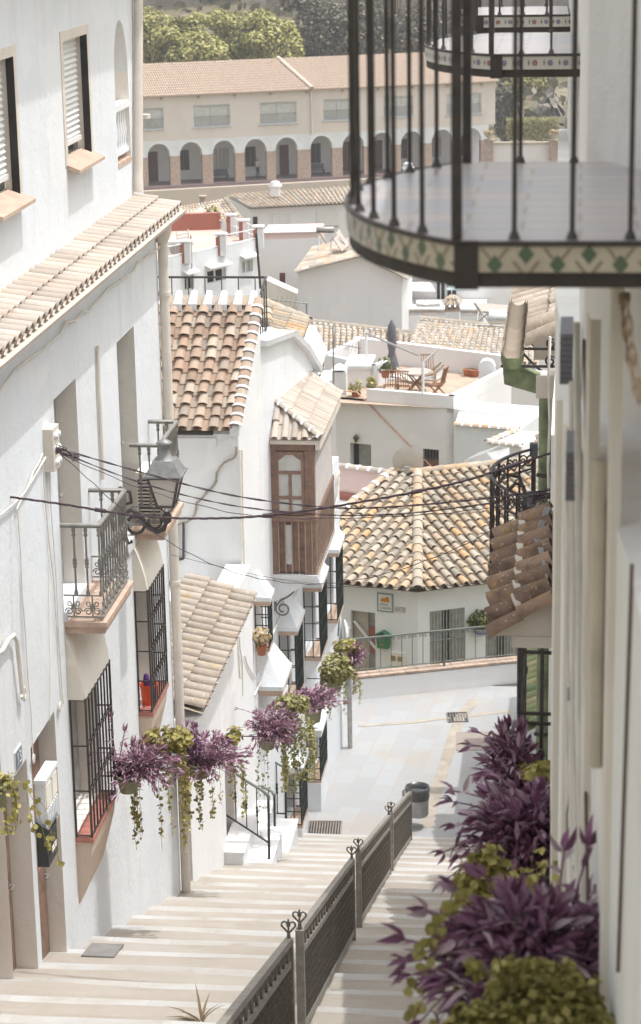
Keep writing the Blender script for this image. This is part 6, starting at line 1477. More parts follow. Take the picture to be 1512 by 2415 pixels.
me.from_pydata(J, Ed, []); po = bpy.data.objects.new('person', me); COL.objects.link(po); md = po.modifiers.new('s','SKIN')
for v, r in zip(me.skin_vertices[0].data, Rr): v.radius = (r, r)
me.skin_vertices[0].data[0].use_root = True; po.modifiers.new('u','SUBSURF').levels = 1
bpy.context.view_layer.update(); me2 = bpy.data.meshes.new_from_object(po.evaluated_get(bpy.context.evaluated_depsgraph_get())); po.modifiers.clear(); po.data = me2
for q in (skin, shirt, trousers): me2.materials.append(q)
for f in me2.polygons: z = f.center.z; f.material_index = 2 if z < .95 else (1 if z < 1.47 and (abs(f.center.x) < .25 and z > 1.0) else 0); f.use_smooth = True
po.location = t0; po.rotation_euler = (0,0,.8); po['_w'] = tuple(t0); tag(po, 'person in white shirt and dark trousers standing by an arcade door', 'person')

# ---------------------------------------------------------------- low roof left of the upper house
L4 = thing('house', 'low house with cream tile roof behind the red terrace wall', 'house', aD(480,520,119)); m = MB()
q = [aD(395,524,117), aD(570,518,117), aD(533,469,123), aD(412,490,123)]; tile_quad(m, q[0], q[1], q[3], q[2], 18, 8, 4, 2); m.build('roof', t_far, L4)
m = MB(); body(m, [p+V((0,0,-.12)) for p in q], -10); m.build('wall', whiteC, L4)
m = MB(); ridge_tiles(m, q[2], q[1], 9, .16, 0, 4); m.build('verge', t_old, L4)
m = MB(); ch = aD(478,478,124); m.box(ch.x-.15,ch.x+.15,ch.y-.1,ch.y+.3,ch.z-1,ch.z+.3); m.box(ch.x-.2,ch.x+.2,ch.y-.15,ch.y+.35,ch.z+.3,ch.z+.38); m.build('chimney', brickm, L4)

# ---------------------------------------------------------------- upper white house with shutters
U = thing('house', 'white house with two closed shutters and long cream tile roof below the arcade', 'house', aD(700,540,134))
e0 = aD(589,489,134); e1 = aZ(1000,468,e0.z); r0 = aD(537,459,141); r1 = aZ(1000,428,r0.z); m = MB(); tile_quad(m, e0, e1, r0, r1, 44, 11, 4, 1.5); m.build('roof', t_far, U)
fd = (e1-e0).normalized(); fn = V((fd.y,-fd.x,0)); b0 = e0-fn*.35; b1 = e1-fn*.35
m = MB(); body(m, [b0+V((0,0,-.15)), b1+V((0,0,-.15)), r1+V((0,0,-.15)), r0+V((0,0,-.15))], -12); m.build('wall', greyw, U)
for (x0,x1,y0,y1,k) in ((643,686,503,537,'s'),(746,797,497,531,'s'),(597,607,511,528,'w')):
    m = MB(); panel_on(m, x0, x1, y0, y1, b0, fn, .06); w = m.build('window', shutter if k == 's' else dark, U)
    if k == 's': m = MB(); panel_on(m, x0-1, x1+1, y1, y1+2.0, b0, fn, .14); m.build('sill', dark if x0 < 700 else greydoor, w)
m = MB(); p0 = aD(617,548,128); p1 = aD(752,545,130)
body(m, [p0, p1, p1+V((0,3,0)), p0+V((0,3,0))], -10); lw_ = m.build('yard_wall', pinkw, U)
m = MB()
for k in range(22): c = p0.lerp(p1,(k+.5)/22); m.lathe(c+V((0,-.05,-.02)), [(.10,0),(.09,.06),(.05,.10),(0.01,.12)], 6)
m.build('scalloped_coping', whiteC, U)
ch = aD(649,442,138); t = thing('chimney', 'small rounded white chimney on the long cream tile roof', 'chimney', ch); m = MB(); m.box(ch.x-.28,ch.x+.28,ch.y-.28,ch.y+.28,ch.z-.5,ch.z+.05); m.build('shaft', whiteC, t)
m = MB(); m.lathe((ch.x,ch.y,ch.z+.05), [(.42,0),(.45,.08),(.28,.2),(.30,.3),(.12,.36)], 10); m.build('cap', whiteC, t)
ch = aD(962,398,150); t = thing('chimney', 'white chimney cowl seen between the near balcony bars', 'chimney', ch); m = MB(); m.box(ch.x-.3,ch.x+.3,ch.y-.3,ch.y+.3,ch.z-3,ch.z+.05); m.build('shaft', white, t); m = MB(); m.lathe((ch.x,ch.y,ch.z+.05), [(.45,0),(.3,.2),(.36,.3),(.1,.4)], 10); m.build('cap', white, t)

# ---------------------------------------------------------------- terrace house with red walls
RT = thing('house', 'white terrace house with red-brown parapet posts and a pink roof floor', 'house', aD(500,600,80))
K = aD(611,583,80); KL = aZ(372,634,K.z); Bk = aZ(519,541,K.z); BL = aZ(300,549,K.z); u5 = (K-KL).normalized(); n5 = V((u5.y,-u5.x,0))
if n5.y > 0: n5 = -n5
m = MB(); ops = []
L5 = (K-KL).length
def o5(x0,x1,y0,y1): a = (aP(x0,(y0+y1)/2,KL,n5)-KL).dot(u5); b_ = (aP(x1,(y0+y1)/2,KL,n5)-KL).dot(u5); xm = (x0+x1)/2; return (a,b_,aP(xm,y1,KL,n5).z,aP(xm,y0,KL,n5).z,.2)
ops = [o5(436,457,652,682), o5(489,533,636,664), o5(571,597,614,642)]
m.wall(KL, u5, L5, K.z-7, K.z+.30, ops, n5, .25); m.prism([KL-n5*.2+V((0,0,-7)), K-n5*.2+V((0,0,-7)), Bk+V((0,0,-7)), BL+V((0,0,-7))], (0,0,6.98)); m.build('wall', white, RT)
for i, o in enumerate(ops):
    f = lambda s_, z, d: V((KL.x,KL.y,0))+u5*s_+V((0,0,z))-n5*d
    m = MB(); m.prism([f(o[0],o[2],.18),f(o[1],o[2],.18),f(o[1],o[3],.18),f(o[0],o[3],.18)], n5*.02); w = m.build('window', dark if i < 2 else frost, RT)
    m = MB(); wd = (o[1]-o[0])
    for q in (0,.48,.93): m.prism([f(o[0]+wd*q,o[2],.13),f(o[0]+wd*(q+.07),o[2],.13),f(o[0]+wd*(q+.07),o[3],.13),f(o[0]+wd*q,o[3],.13)], n5*.03)
    m.build('frame', whitem, w)
    m = MB(); m.prism([f(o[0]-.1,o[3]+.12,-.25),f(o[1]+.1,o[3]+.12,-.25),f(o[1]+.1,o[3]+.2,0),f(o[0]-.1,o[3]+.2,0)], (0,0,.05)); m.build('canopy', whiteC, w)
m = MB(); m.add([KL+V((0,0,.0)), K, Bk, BL], [(0,1,2,3)]); m.build('terrace_floor', pinkfloor, RT)
m = MB(); h5 = aD(450,500,84).z-aZ(450,545,K.z).z; m.prism([BL, Bk, Bk+V((.0,.3,0)), BL+V((0,.3,0))], (0,0,.62)); m.build('red_wall', redw, RT)
ps = [KL.lerp(K,.62),KL.lerp(K,.27),K,K.lerp(Bk,.36),K.lerp(Bk,.68)]
for i, p in enumerate(ps):
    m = MB(); m.box(p.x-.17,p.x+.17,p.y-.17,p.y+.17,p.z,p.z+.72); po_ = m.build('post', redw, RT)
    m = MB(); m.box(p.x-.02,p.x+.19,p.y-.19,p.y-.0,p.z,p.z+.70); m.build('white_corner', white, po_)
    m = MB(); m.box(p.x-.2,p.x+.2,p.y-.2,p.y+.2,p.z+.72,p.z+.78); m.build('cap', whiteC, po_)
m = MB()
for z in (.35,.68): m.tube([KL+V((0,0,z)), K+V((0,0,z))], .02, 5); m.tube([K+V((0,0,z)), Bk+V((0,0,z))], .02, 5)
m.build('rail', whitem, RT)
pt = aZ(501,534,K.z); t = thing('potted_plant', 'clay pot with a yellow-green plant against the red terrace wall', 'potted plant', pt); m = MB(); m.lathe(pt, [(.14,0),(.2,.32),(.22,.34)], 10); m.build('pot', potc, t)
def leafball(mb, c, r, n, size, flat=1.0, up=.4):
    for k in range(n):
        while True:
            d = V((random.uniform(-1,1),random.uniform(-1,1),random.uniform(-1,1)))
            if d.length <= 1: break
        p = V(c)+V((d.x*r[0],d.y*r[1],d.z*r[2])); nrm = (d+V((random.uniform(-1,1),random.uniform(-1,1),random.uniform(-.3,1)+up))).normalized()
        a = nrm.cross(V((random.uniform(-1,1),random.uniform(-1,1),random.uniform(-1,1)))).normalized(); b_ = nrm.cross(a); s = size*random.uniform(.6,1.3)
        mb.add([p-a*s*.5, p+b_*s*.38, p+a*s*.55, p-b_*s*.38], [(0,1,2,3)], 0, random.random())
m = MB(); leafball(m, pt+V((0,0,.55)), (.3,.3,.28), 90, .16); m.build('foliage', vinel2, t)
ac = aZ(423,605,K.z); t = thing('air_conditioner', 'white air conditioner unit on the pink roof terrace', 'air conditioner', ac); m = MB(); m.box(ac.x-.4,ac.x+.4,ac.y-.15,ac.y+.15,ac.z,ac.z+.55); m.build('housing', whitem, t); m = MB(); m.lathe((ac.x-.1,ac.y-.15,ac.z+.28), [(.2,0),(.2,.02)], 14, axis=(0,-1,0)); m.build('fan_grille', greydoor, t)
c0 = aZ(437,598,K.z); t = thing('garden_chair', 'folded white slatted chair lying on the pink roof terrace', 'chair', c0); m = MB()
for k in range(5): m.bar(c0+V((-.25,0,.1+.14*k)), c0+V((.15,.05,.16+.14*k)), .05)
m.build('seat', whitem, t); m = MB(); m.bar(c0+V((-.25,0,.0)), c0+V((-.28,0,.8)), .04); m.build('leg', whitem, t); m = MB(); m.bar(c0+V((.15,.05,.0)), c0+V((.12,.05,.85)), .04); m.build('leg', whitem, t)
def antenna(lab, px, ytop, ybot, d, booms, name='antenna'):
    a, b_ = aD(px,ybot,d), aD(px,ytop,d); a.x, a.y = b_.x, b_.y; t = thing(name, lab, 'antenna', a); m = MB(); m.tube([a,b_], .022*d/80+.004, 6); m.build('mast', irongrey, t)
    for (yb_, x0, x1, y0, y1) in booms:
        p, q = aD(x0,y0,d), aD(x1,y1,d); q.y += .4; m = MB(); m.tube([p,q], .018, 5); L = (q-p).length
        for k in range(9): c = p.lerp(q,(k+.5)/9); m.tube([c+V((0,-.25,-.1)), c+V((0,.25,.1))], .010, 4)
        m.build('boom', irongrey, t)
antenna('dark television mast on the edge of the pink roof terrace', 450, 555, 690, 77, [(575,388,452,585,580),(633,385,452,632,633)])
antenna('thin television mast with yagi aerial beside the lower tile roof', 723, 715, 800, 62, [(718,632,724,704,722)])
antenna('tall thin mast rising left of the roof terrace with parasol', 785, 768, 940, 74, [])
antenna('spiky yagi aerial on a short mast above the white terrace walls', 846, 805, 880, 80, [(820,780,848,808,826)])

# ---------------------------------------------------------------- big gable house with solar heater
GH = thing('house', 'large white gable house with a blank wall and a solar heater on its roof', 'house', aD(820,700,104))
g = [aD(702,640,104), aD(855,605,104), aD(946,650,104)]; yG = g[1].y
g = [aY(702,640,yG), aY(855,605,yG), aY(947,651,yG)]; zb6 = aY(820,800,yG).z-2
m = MB(); m.prism([g[0],g[1],g[2],V((g[2].x,yG,zb6)),V((g[0].x,yG,zb6))], (0,6.5,0)); m.build('wall', whiteC, GH)
m = MB(); bk = V((-.7,7.0,.1)); v0, v1, v2 = aY(697,641,yG-.25), aY(855,602,yG-.25), aY(962,659,yG-.25)
tile_quad(m, v0+V((0,7,0)), v0, v1+V((0,7,0)), v1, 26, 7, 4, 1.5); tile_quad(m, v2, v2+V((0,7,0)), v1, v1+V((0,7,0)), 26, 6, 4, 1.5); m.build('roof', t_far, GH)
m = MB(); ridge_tiles(m, v1+V((0,-.05,.03)), v0+V((0,-.05,.03)), 9, .13, 0, 4); ridge_tiles(m, v1+V((0,-.05,.03)), v2+V((0,-.05,.03)), 7, .13, 0, 4); m.build('verge', t_far, GH)
sd_ = [aY(628,662,yG+3.2), aY(628,760,yG+3.2)]
m = MB(); a_ = aD(614,560,110); b_ = aD(705,575,110); body(m, [aD(610,566,112), aD(760,560,112), aD(760,560,118), aD(610,566,118)], -12); m.build('rear_wing', whiteC, GH)
m = MB(); ysw = yG+5.2; m.prism([aY(628,660,ysw), aY(700,692,ysw), V((g[0].x+.1,ysw,zb6)), V((aY(628,660,ysw).x,ysw,zb6))], (0,1,0)); m.build('yard_wall', cream, GH)
m = MB(); yv = aD(660,640,111.9).y; m.prism([aY(660,643,yv),aY(673,643,yv),aY(673,672,yv),aY(660,672,yv)], (0,-.08,0)); m.build('door', doorred, GH)
# solar water heater on its roof
def solar(lab, x0, x1, y0, y1, d, txt, panel_pts, legs, rows=()):
    c0 = aD((x0+x1)/2, y1, d); t = thing('solar_heater', lab, 'solar heater', c0); a, b_ = aD(x0,(y0+y1)/2,d), aD(x1,(y0+y1)/2,d); b_.z = a.z = (a.z+b_.z)/2; b_.y = a.y; R_ = (y1-y0)/2*d/FPX
    m = MB(); L_ = b_.x-a.x; m.lathe(a, [(R_*.8,0),(R_,R_*.15),(R_,L_-R_*.15),(R_*.8,L_)], 18, axis=(1,0,0)); m.build('tank', whitem if txt else steel, t)
    if not txt: m = MB(); m.box(a.x,b_.x,a.y-R_*.6,a.y+R_*.6,a.z-R_*1.3,a.z-R_*.3); m.build('housing', dark, t)
    m = MB(); P_ = [aD(x,y,dd) for x,y,dd in panel_pts]; m.prism(P_, (0,.03,-.07)); m.build('collector', simple('solar_panel_beige', (.40,.34,.30), .4) if 'solar_panel_beige' not in MATS else MATS['solar_panel_beige'], t)
    for l in legs: m = MB(); m.tube([aD(x,y,dd) for x,y,dd in l], .035, 5); m.build('leg', steel, t)
    if txt: text(txt, V(((a.x+b_.x)/2-.28, a.y-R_*.985, a.z-R_*.12)), R_*.62, (PI/2,0,0), simple('grey_print', (.25,.24,.25), .5), t, ext=.012)
    return t
solar('solar water heater with silver tank on the gable house roof', 746, 788, 534, 546, 106, '', [(785,560,106.5),(800,540,107.5),(824,578,106),(806,592,105.5)],
      [[(752,547,106),(752,590,105.6)],[(752,547,106),(770,575,106)],[(795,552,106),(781,566,106),(780,600,105.6)],[(800,556,106.5),(818,580,106),(826,585,106)]])
# ---------------------------------------------------------------- house with awning and lattice parapet
HA = thing('house', 'white house with awning, lattice parapet and grey windows behind the roof terrace', 'house', aD(1010,720,112))
yH = aD(1000,690,113).y; e0, e1 = aY(940,646,yH-.3), aY(1110,636,yH-.3); e1.z = e0.z; m = MB(); rr0 = e0+V((-2.6,6,2.0)); rr1 = e1+V((0,6,2.0)); tile_quad(m, e0, e1, rr0, rr1, 22, 12, 4, 1.5); m.build('roof', t_far, HA)
m = MB(); x0_, x1_ = aY(900,700,yH).x, aY(1240,700,yH).x; m.box(x0_,x1_,yH,yH+7,-14,e0.z-.1); m.build('wall', whiteC, HA)
for (xa,xb,ya,yb) in ((1028,1051,664,708),(1053,1078,664,708)):
    m = MB(); panel_on(m, xa, xb, ya, yb, (0,yH,0), (0,-1,0), .05); w = m.build('window', dark, HA); m = MB()
    for q in (xa, (xa+xb)/2-1, xb-2): panel_on(m, q, q+2, ya, yb, (0,yH-.06,0), (0,-1,0), .04)
    m.build('frame', whitem, w)
m = MB(); panel_on(m, 947, 971, 683, 730, (0,yH,0), (0,-1,0), .05); m.build('door', doorred, HA)
m = MB(); A_ = [aY(946,662,yH), aY(1012,660,yH), aY(1027,686,yH-1.6), aY(946,684,yH-1.6)]; m.prism(A_, (0,0,-.06)); m.build('awning', canvas, HA)
m = MB(); A_ = [aY(1062,672,yH), aY(1092,670,yH), aY(1092,682,yH-1.0), aY(1052,682,yH-1.0)]; m.prism(A_, (0,0,-.05)); m.build('glass_canopy', simple('pale_teal_glass', (.45,.56,.56), .2), HA)
for (xa,ya,xb,yb) in ((1030,655,1062,676),(1066,654,1078,662)): m = MB(); m.tube([aY(xa,ya,yH-.1), aY(xb,yb,yH-1.3)], .03, 5); m.build('awning_arm', steel, HA)
yP = yH-4.5; zt = aY(1000,728,yP).z; zl = aY(1000,744,yP).z; xa, xb = aY(930,735,yP).x, aY(1140,735,yP).x
m = MB(); m.box(xa,xb,yP,yP+4.4,-14,zl); m.box(xa,xb,yP,yP+.15,zt-.05,zt); m.build('terrace_wall', whiteC, HA)
m = MB(); n_ = 46
for k in range(n_):
    a = xa+(xb-xa)*k/n_; w = (xb-xa)/n_
    for s_ in (0,1): m.bar((a+w*s_,yP+.07,zl),(a+w*(1-s_),yP+.07,zt-.05),.045,.1,(0,1,0))
    m.bar((a,yP+.07,(zl+zt)/2),(a+w,yP+.07,(zl+zt)/2),.05,.1,(0,1,0))
m.build('lattice', simple('beige_lattice', (.55,.47,.40), .9), HA)
c0 = aD(1010,724,110); t = thing('covered_dinghy', 'grey-hulled thing under a pale cover on the lattice terrace', 'covered boat', c0); m = MB()
P_ = []
for k in range(9):
    q = k/8; w = .34*math.sin(PI*min(1,q*.9+.12))**.6; P_.append((q,w))
vs = []; 
for q, w in P_:
    x = c0.x-.58+1.16*q
    for th in range(9): a = PI*th/8; vs.append((x, c0.y+w*math.cos(a), c0.z+.18+.16*math.sin(a)+.03*math.sin(q*21+th)))
m.add(vs, [(i*9+j,i*9+j+1,(i+1)*9+j+1,(i+1)*9+j) for i in range(8) for j in range(8)], 0, .5, True); m.build('cover', canvas, t)
m = MB(); vs = []
for q, w in P_:
    x = c0.x-.58+1.16*q
    for th in range(7): a = PI+PI*th/6; vs.append((x, c0.y+w*1.05*math.cos(a), c0.z+.18+.17*math.sin(a)))
m.add(vs, [(i*7+j,i*7+j+1,(i+1)*7+j+1,(i+1)*7+j) for i in range(8) for j in range(6)], 0, .5, True); m.build('hull', greydoor, t)
c0 = aD(1066,762,104); t = thing('chimney', 'white chimney with brick vents and a little tiled cap before the lattice terrace', 'chimney', c0); s_ = 104/FPX; z1 = aD(1066,733,104).z; z2 = aD(1066,714,104).z
m = MB(); m.box(c0.x-.34,c0.x+.34,c0.y,c0.y+.6,c0.z-2,z1); m.build('shaft', whiteC, t)
m = MB()
for dx in (-.25,0,.25): m.box(c0.x+dx-.07,c0.x+dx+.07,c0.y,c0.y+.12,z1,z2); m.box(c0.x+dx-.07,c0.x+dx+.07,c0.y+.48,c0.y+.6,z1,z2)
m.box(c0.x-.36,c0.x+.36,c0.y-.02,c0.y+.62,z1,z1+.1); m.build('vents', brickm, t)
m = MB(); ctr_ = V((c0.x,c0.y+.3,z2+.42))
for (p,q) in (((-.45,-.15),(.45,-.15)),((.45,.75),(-.45,.75)),((.45,-.15),(.45,.75)),((-.45,.75),(-.45,-.15))):
    a, b_ = V((c0.x+p[0],c0.y+p[1],z2)), V((c0.x+q[0],c0.y+q[1],z2)); tile_quad(m, a, b_, ctr_.lerp(a,.12), ctr_.lerp(b_,.12), 4, 2, 4, 2)
m.build('tiled_cap', t_far, t)
# roof with white verge at the right
HB = thing('house', 'white house with a tiled roof and white verge right behind the solar tank', 'house', aD(1180,700,116)); m = MB()
a, b_ = aD(1156,706,114), aD(1330,702,114); c, d = aD(1112,676,119), aD(1330,668,119); tile_quad(m, a, b_, c, d, 20, 9, 4, 1.5); m.build('roof', t_far, HB)
m = MB(); body(m, [a+V((.1,.2,-.12)), b_+V((0,.2,-.12)), d+V((0,0,-.12)), c+V((0,0,-.12))], -14); m.bar(c, a, .22, .2); m.build('wall', greyw, HB)
solar('white water tank of a solar heater with grey lettering beside the lichen eave', 1153, 1224, 730, 764, 86, 'NOVASOL', [(1116,712,89),(1226,722,89),(1226,740,88),(1130,733,88)],
      [[(1120,714,88.8),(1160,768,86.3)],[(1128,735,88),(1125,757,87.5)],[(1130,757,87),(1155,735,86.6)],[(1125,766,86.4),(1225,772,86.4)]])
# ---------------------------------------------------------------- tile roofs behind the terrace
HM = thing('house', 'house with a broad mottled tile roof right behind the roof terrace', 'house', aD(960,830,95)); m = MB()
q = [aD(640,905,91), aD(990,846,91.5), aD(990,789,101), aD(640,748,101)]; tile_quad(m, q[0], q[1], q[3], q[2], 26, 15, 4, 2.2)
q2 = [aD(950,846,92), aD(1270,858,92), aD(1270,781,101), aD(988,752,101)]; tile_quad(m, q2[0], q2[1], q2[3], q2[2], 24, 14, 4, 2.2); m.build('roof', t_far, HM)
m = MB(); ridge_tiles(m, q2[3]+V((0,0,.05)), q2[2]+V((0,0,.05)), 14, .14, 0, 4); m.build('ridge', t_old, HM); m = MB(); ridge_tiles(m, q[3]+V((0,0,.05)), q[2]+V((0,0,.05)), 14, .14, 0, 4); m.build('ridge', t_old, HM)
m = MB(); body(m, [p+V((0,0,-.2)) for p in q], -14); body(m, [p+V((0,0,-.25)) for p in q2], -14); m.build('wall', whiteC, HM)

# ---------------------------------------------------------------- roof-terrace house
TH = thing('house', 'white house with a roof terrace holding a closed parasol and garden furniture', 'house', aD(960,1000,75))
F0, F1 = aD(864,917,75), aD(1070,934,75); F1 = aZ(1070,934,F0.z); B1_ = aZ(1206,864,F0.z); B0_ = aZ(845,818,F0.z); 
ZP_ = F0.z; ZF = ZP_-.42; yF = (F0.y+F1.y)/2
FL = V((aY(790,925,F0.y).x, F0.y-.02, ZP_)); 
m = MB(); thk = .22
def par(a, b_, z0, z1, th=.22):
    a, b_ = V(a), V(b_); d = (b_-a); d.z = 0; d.normalize(); n_ = V((-d.y,d.x,0)); m.prism([V((a.x,a.y,z0)), V((b_.x,b_.y,z0)), V((b_.x,b_.y,z0))+n_*th, V((a.x,a.y,z0))+n_*th], (0,0,z1-z0))
par(F0, F1, ZF-.02, ZP_); par(F1, B1_, ZF-.02, ZP_); zK = aY(1206,838,B1_.y).z; par(B1_, B0_, ZF-.02, zK); 
zbt = -7
Fz = aY(900,1180,F0.y).z-1
xl = aY(790,1000,F0.y).x; W0 = V((xl,F0.y,0))
u9 = (F1-F0); u9.z = 0; u9.normalize(); n9 = V((u9.y,-u9.x,0))
p9 = V((F0.x,F0.y,0))-u9*((F0.x-xl)/u9.x)
L9 = (V((F1.x,F1.y,0))-p9).length
def o9(x0,x1,y0,y1,d): a = (aP(x0,(y0+y1)/2,p9,n9)-p9).dot(u9); b_ = (aP(x1,(y0+y1)/2,p9,n9)-p9).dot(u9); xm = (x0+x1)/2; return (a,b_,aP(xm,y1,p9,n9).z,aP(xm,y0,p9,n9).z,d)
ops = [o9(826,875,1046,1118,.35), o9(998,1035,1059,1108,.2)]
m.wall(p9, u9, L9+1.9, Fz, ZF-.0, ops, n9, .3); 
m.prism([V((F1.x,F1.y,Fz)), V((B1_.x,B1_.y,Fz)), V((B1_.x,B1_.y,ZF-.01)), V((F1.x,F1.y,ZF-.01))], u9*-.25)
m.prism([p9+V((0,.4,Fz)), V((F1.x,F1.y+.4,Fz)), V((B1_.x-.3,B1_.y,Fz)), V((B0_.x,B0_.y,Fz)), p9+V((0,12,Fz))], (0,0,ZF-Fz-.06)); m.build('wall', whiteC, TH)
m = MB(); m.add([V((F0.x-3,F0.y+.2,ZF)), V((F1.x,F1.y,ZF)), V((B1_.x,B1_.y,ZF)), V((B0_.x,B0_.y,ZF))], [(0,1,2,3)]); m.build('terrace_floor', terrace, TH)
f9 = lambda s_, z, d: p9+u9*s_+V((0,0,z))-n9*d
o = ops[0]; m = MB(); m.prism([f9(o[0],o[2],.33),f9(o[1],o[2],.33),f9(o[1],o[3],.33),f9(o[0],o[3],.33)], n9*.02); d_ = m.build('doorway', dark, TH)
m = MB(); a_ = f9(o[1]-.05,o[2],.1); b_ = f9(o[1]-.55,o[2],.30); m.prism([a_, b_, b_+V((0,0,1.05)), a_+V((0,0,1.05))], n9*.04)
for k in range(5): q = a_.lerp(b_,(k+.5)/5); m.bar(q+n9*.05, q+n9*.05+V((0,0,1.0)), .05, .02)
m.build('half_gate', greydoor, d_)
o = ops[1]; m = MB(); m.prism([f9(o[0],o[2],.18),f9(o[1],o[2],.18),f9(o[1],o[3],.18),f9(o[0],o[3],.18)], n9*.02); w = m.build('window', dark, TH)
m = MB(); m.prism([f9(o[0]+.03,o[2]+.02,.15),f9(o[1]-.03,o[2]+.02,.15),f9(o[1]-.03,o[2]+.3,.15),f9(o[0]+.03,o[2]+.3,.15)], n9*.02); m.build('red_curtain', redw, w)
m = MB()
for k in range(6): s_ = o[0]+(o[1]-o[0])*k/5; m.bar(f9(s_,o[2],.05), f9(s_,o[3],.05), .02, None, u9)
for z in (o[2]+.02,(o[2]+o[3])/2,o[3]-.02): m.bar(f9(o[0],z,.05), f9(o[1],z,.05), .02)
m.build('window_bars', railm, w)
l0 = aP(843,1033,p9,n9); t = thing('wall_lantern', 'brown wall lantern above the dark doorway under the roof terrace', 'lantern', l0); m = MB(); m.lathe(l0+n9*.12+V((0,0,-.12)), [(.04,0),(.10,.16),(.12,.17),(.02,.28)], 6); m.build('lamp_body', simple('bronze', (.16,.12,.08), .5, .3), t); m = MB(); m.bar(l0, l0+n9*.12, .03); m.build('arm', MATS['bronze'], t)
m = MB(); P_ = [aP(x,y,p9,n9)+n9*.02 for x,y in ((842,924),(950,1032),(1037,1118))]; m.bar(P_[0],P_[1],.05,.03); m.bar(P_[1],P_[2],.05,.03); m.bar(aP(790,918,p9,n9)+n9*.02, P_[0], .05, .03); m.build('pink_trim', simple('pink_paint', (.62,.36,.25), .8), TH)
# lower rooms in front at the left of the terrace
m = MB(); 
def blk(x0,x1,yt,yb,d,dep,mat=white,name='roof_box',par_=None):
    b = MB(); a, c = aD(x0,yt,d), aD(x1,yt,d); z1 = (a.z+c.z)/2; z0 = aD((x0+x1)/2,yb,d).z; b.box(a.x,c.x,a.y,a.y+dep,z0,z1); return b.build(name, mat, par_)
a, c = aD(766,836,79), aD(882,862,79)
m = MB(); zz = a.z; c = aZ(882,862,zz)
par(a, c, ZF-1, zz, .2); par(c, aZ(918,850,zz), ZF-1, zz, .2); par(V((B0_.x,B0_.y,zz)), a, ZF-1, zz+.05, .2); m.build('parapet', white, TH)
blk(818,872,866,925,77,1.6,whiteC,'roof_tank_room',TH); blk(812,875,862,870,76.9,1.9,white,'roof_slab',TH); blk(748,783,902,960,76,2.0,greyw,'lower_wall',TH)
c0 = aD(797,925,76); t = thing('chimney', 'white square chimney with dark vent left of the roof terrace', 'chimney', c0); m = MB(); z1 = aD(797,875,76).z; m.box(c0.x-.20,c0.x+.28,c0.y,c0.y+.5,c0.z-.5,z1); m.build('shaft', white, t)
m = MB(); m.box(c0.x-.12,c0.x+.18,c0.y+.1,c0.y+.4,z1+.005,z1+.05); m.build('vent', dark, t); m = MB(); m.add([(c0.x-.22,c0.y-.05,z1+.08),(c0.x+.28,c0.y-.05,z1+.08),(c0.x+.28,c0.y+.55,z1+.08),(c0.x-.22,c0.y+.55,z1+.08),(c0.x+.03,c0.y+.25,z1+.27)], [(0,1,4),(1,2,4),(2,3,4),(3,0,4),(3,2,1,0)]); m.build('cap', whiteC, t)
for (x,y,d,lab,mm,s_) in ((840,925,75.8,'small yellow-green shrub climbing on the white roof room',vineleaf,.26),(876,912,75.2,'low yellow-green plant in the terrace corner by the chairs',vineleaf,.2),(909,873,77,'spiky dark green plant beside the terrace steps',greenleaf,.28)):
    c0 = aD(x,y,d); t = thing('potted_plant', lab, 'plant', c0); m = MB(); m.lathe(c0+V((0,0,-.25)), [(.12,0),(.16,.22)], 8); m.build('pot', potc, t); m = MB(); leafball(m, c0+V((0,0,.15)), (s_,s_*.8,s_*1.2), 80, .14); m.build('foliage', mm, t)
# closed parasol
c0 = aZ(925,895,ZF); dU = pix(c0)[2]; zt = aD(929,746,dU).z; t = thing('parasol', 'closed grey parasol standing on the roof terrace', 'parasol', c0); H_ = zt-c0.z
m = MB(); m.tube([c0, V((c0.x,c0.y,zt))], .03, 7); m.build('pole', irongrey, t)
m = MB(); vs = []; pr = [(.02,1.0),(.16,.90),(.22,.74),(.20,.58),(.14,.47),(.24,.33),(.30,.22),(.27,.13),(.12,.125)]
for r, q in pr:
    for k in range(16): th = 2*PI*k/16; rr = r*.66*(1+.22*math.cos(k*PI))*1.0; vs.append((c0.x+rr*math.cos(th), c0.y+rr*math.sin(th), c0.z+H_*q+.03*math.sin(k*2.7)*(q<.3)))
m.add(vs, [(i*16+k,i*16+(k+1)%16,(i+1)*16+(k+1)%16,(i+1)*16+k) for i in range(len(pr)-1) for k in range(16)], 0, .5, True); m.build('folded_canopy', umbm, t)
m = MB(); m.box(c0.x-.3,c0.x+.3,c0.y-.3,c0.y+.3,c0.z,c0.z+.09); m.build('base', whiteC, t)
# hammock canopy on posts
px_ = aZ(997,930,ZP_-.02); tp = aD(997,852,pix(px_)[2]).z; t = thing('shade_sail', 'sagging white cloth hung over the terrace table between white posts', 'shade sail', px_)
m = MB(); m.tube([V((px_.x,px_.y+.12,ZF)), V((px_.x,px_.y+.12,tp))], .05, 8); m.build('post', whitem, t)
pB = V((px_.x-2.2, px_.y+3.6, ZF)); m = MB(); m.tube([pB, V((pB.x,pB.y,tp+.3))], .045, 8); m.build('post', whitem, t)
m = MB(); m.tube([V((px_.x,px_.y+.12,tp)), V((px_.x+.4,px_.y+2.2,tp+.05))], .035, 6); m.tube([V((px_.x-.2,px_.y+1.0,tp+.05)), V((pB.x,pB.y,tp+.28))], .035, 6); m.build('cross_bar', steel, t)
a0, a1 = aD(928,846,78.3), aD(1048,853,77.3); vs = []
for i in range(17):
    q = i/16; 
    for j in range(7):
        s_ = j/6; sag = .50*(1-(2*q-1)**2)*(1-.25*s_)+.08*math.sin(q*PI*3)*s_; p = a0.lerp(a1,q)+V((-.1+.3*s_, -.7*s_*(.6+.4*math.sin(q*PI)), -sag-.34*s_*(1-.5*q))); vs.append(p)
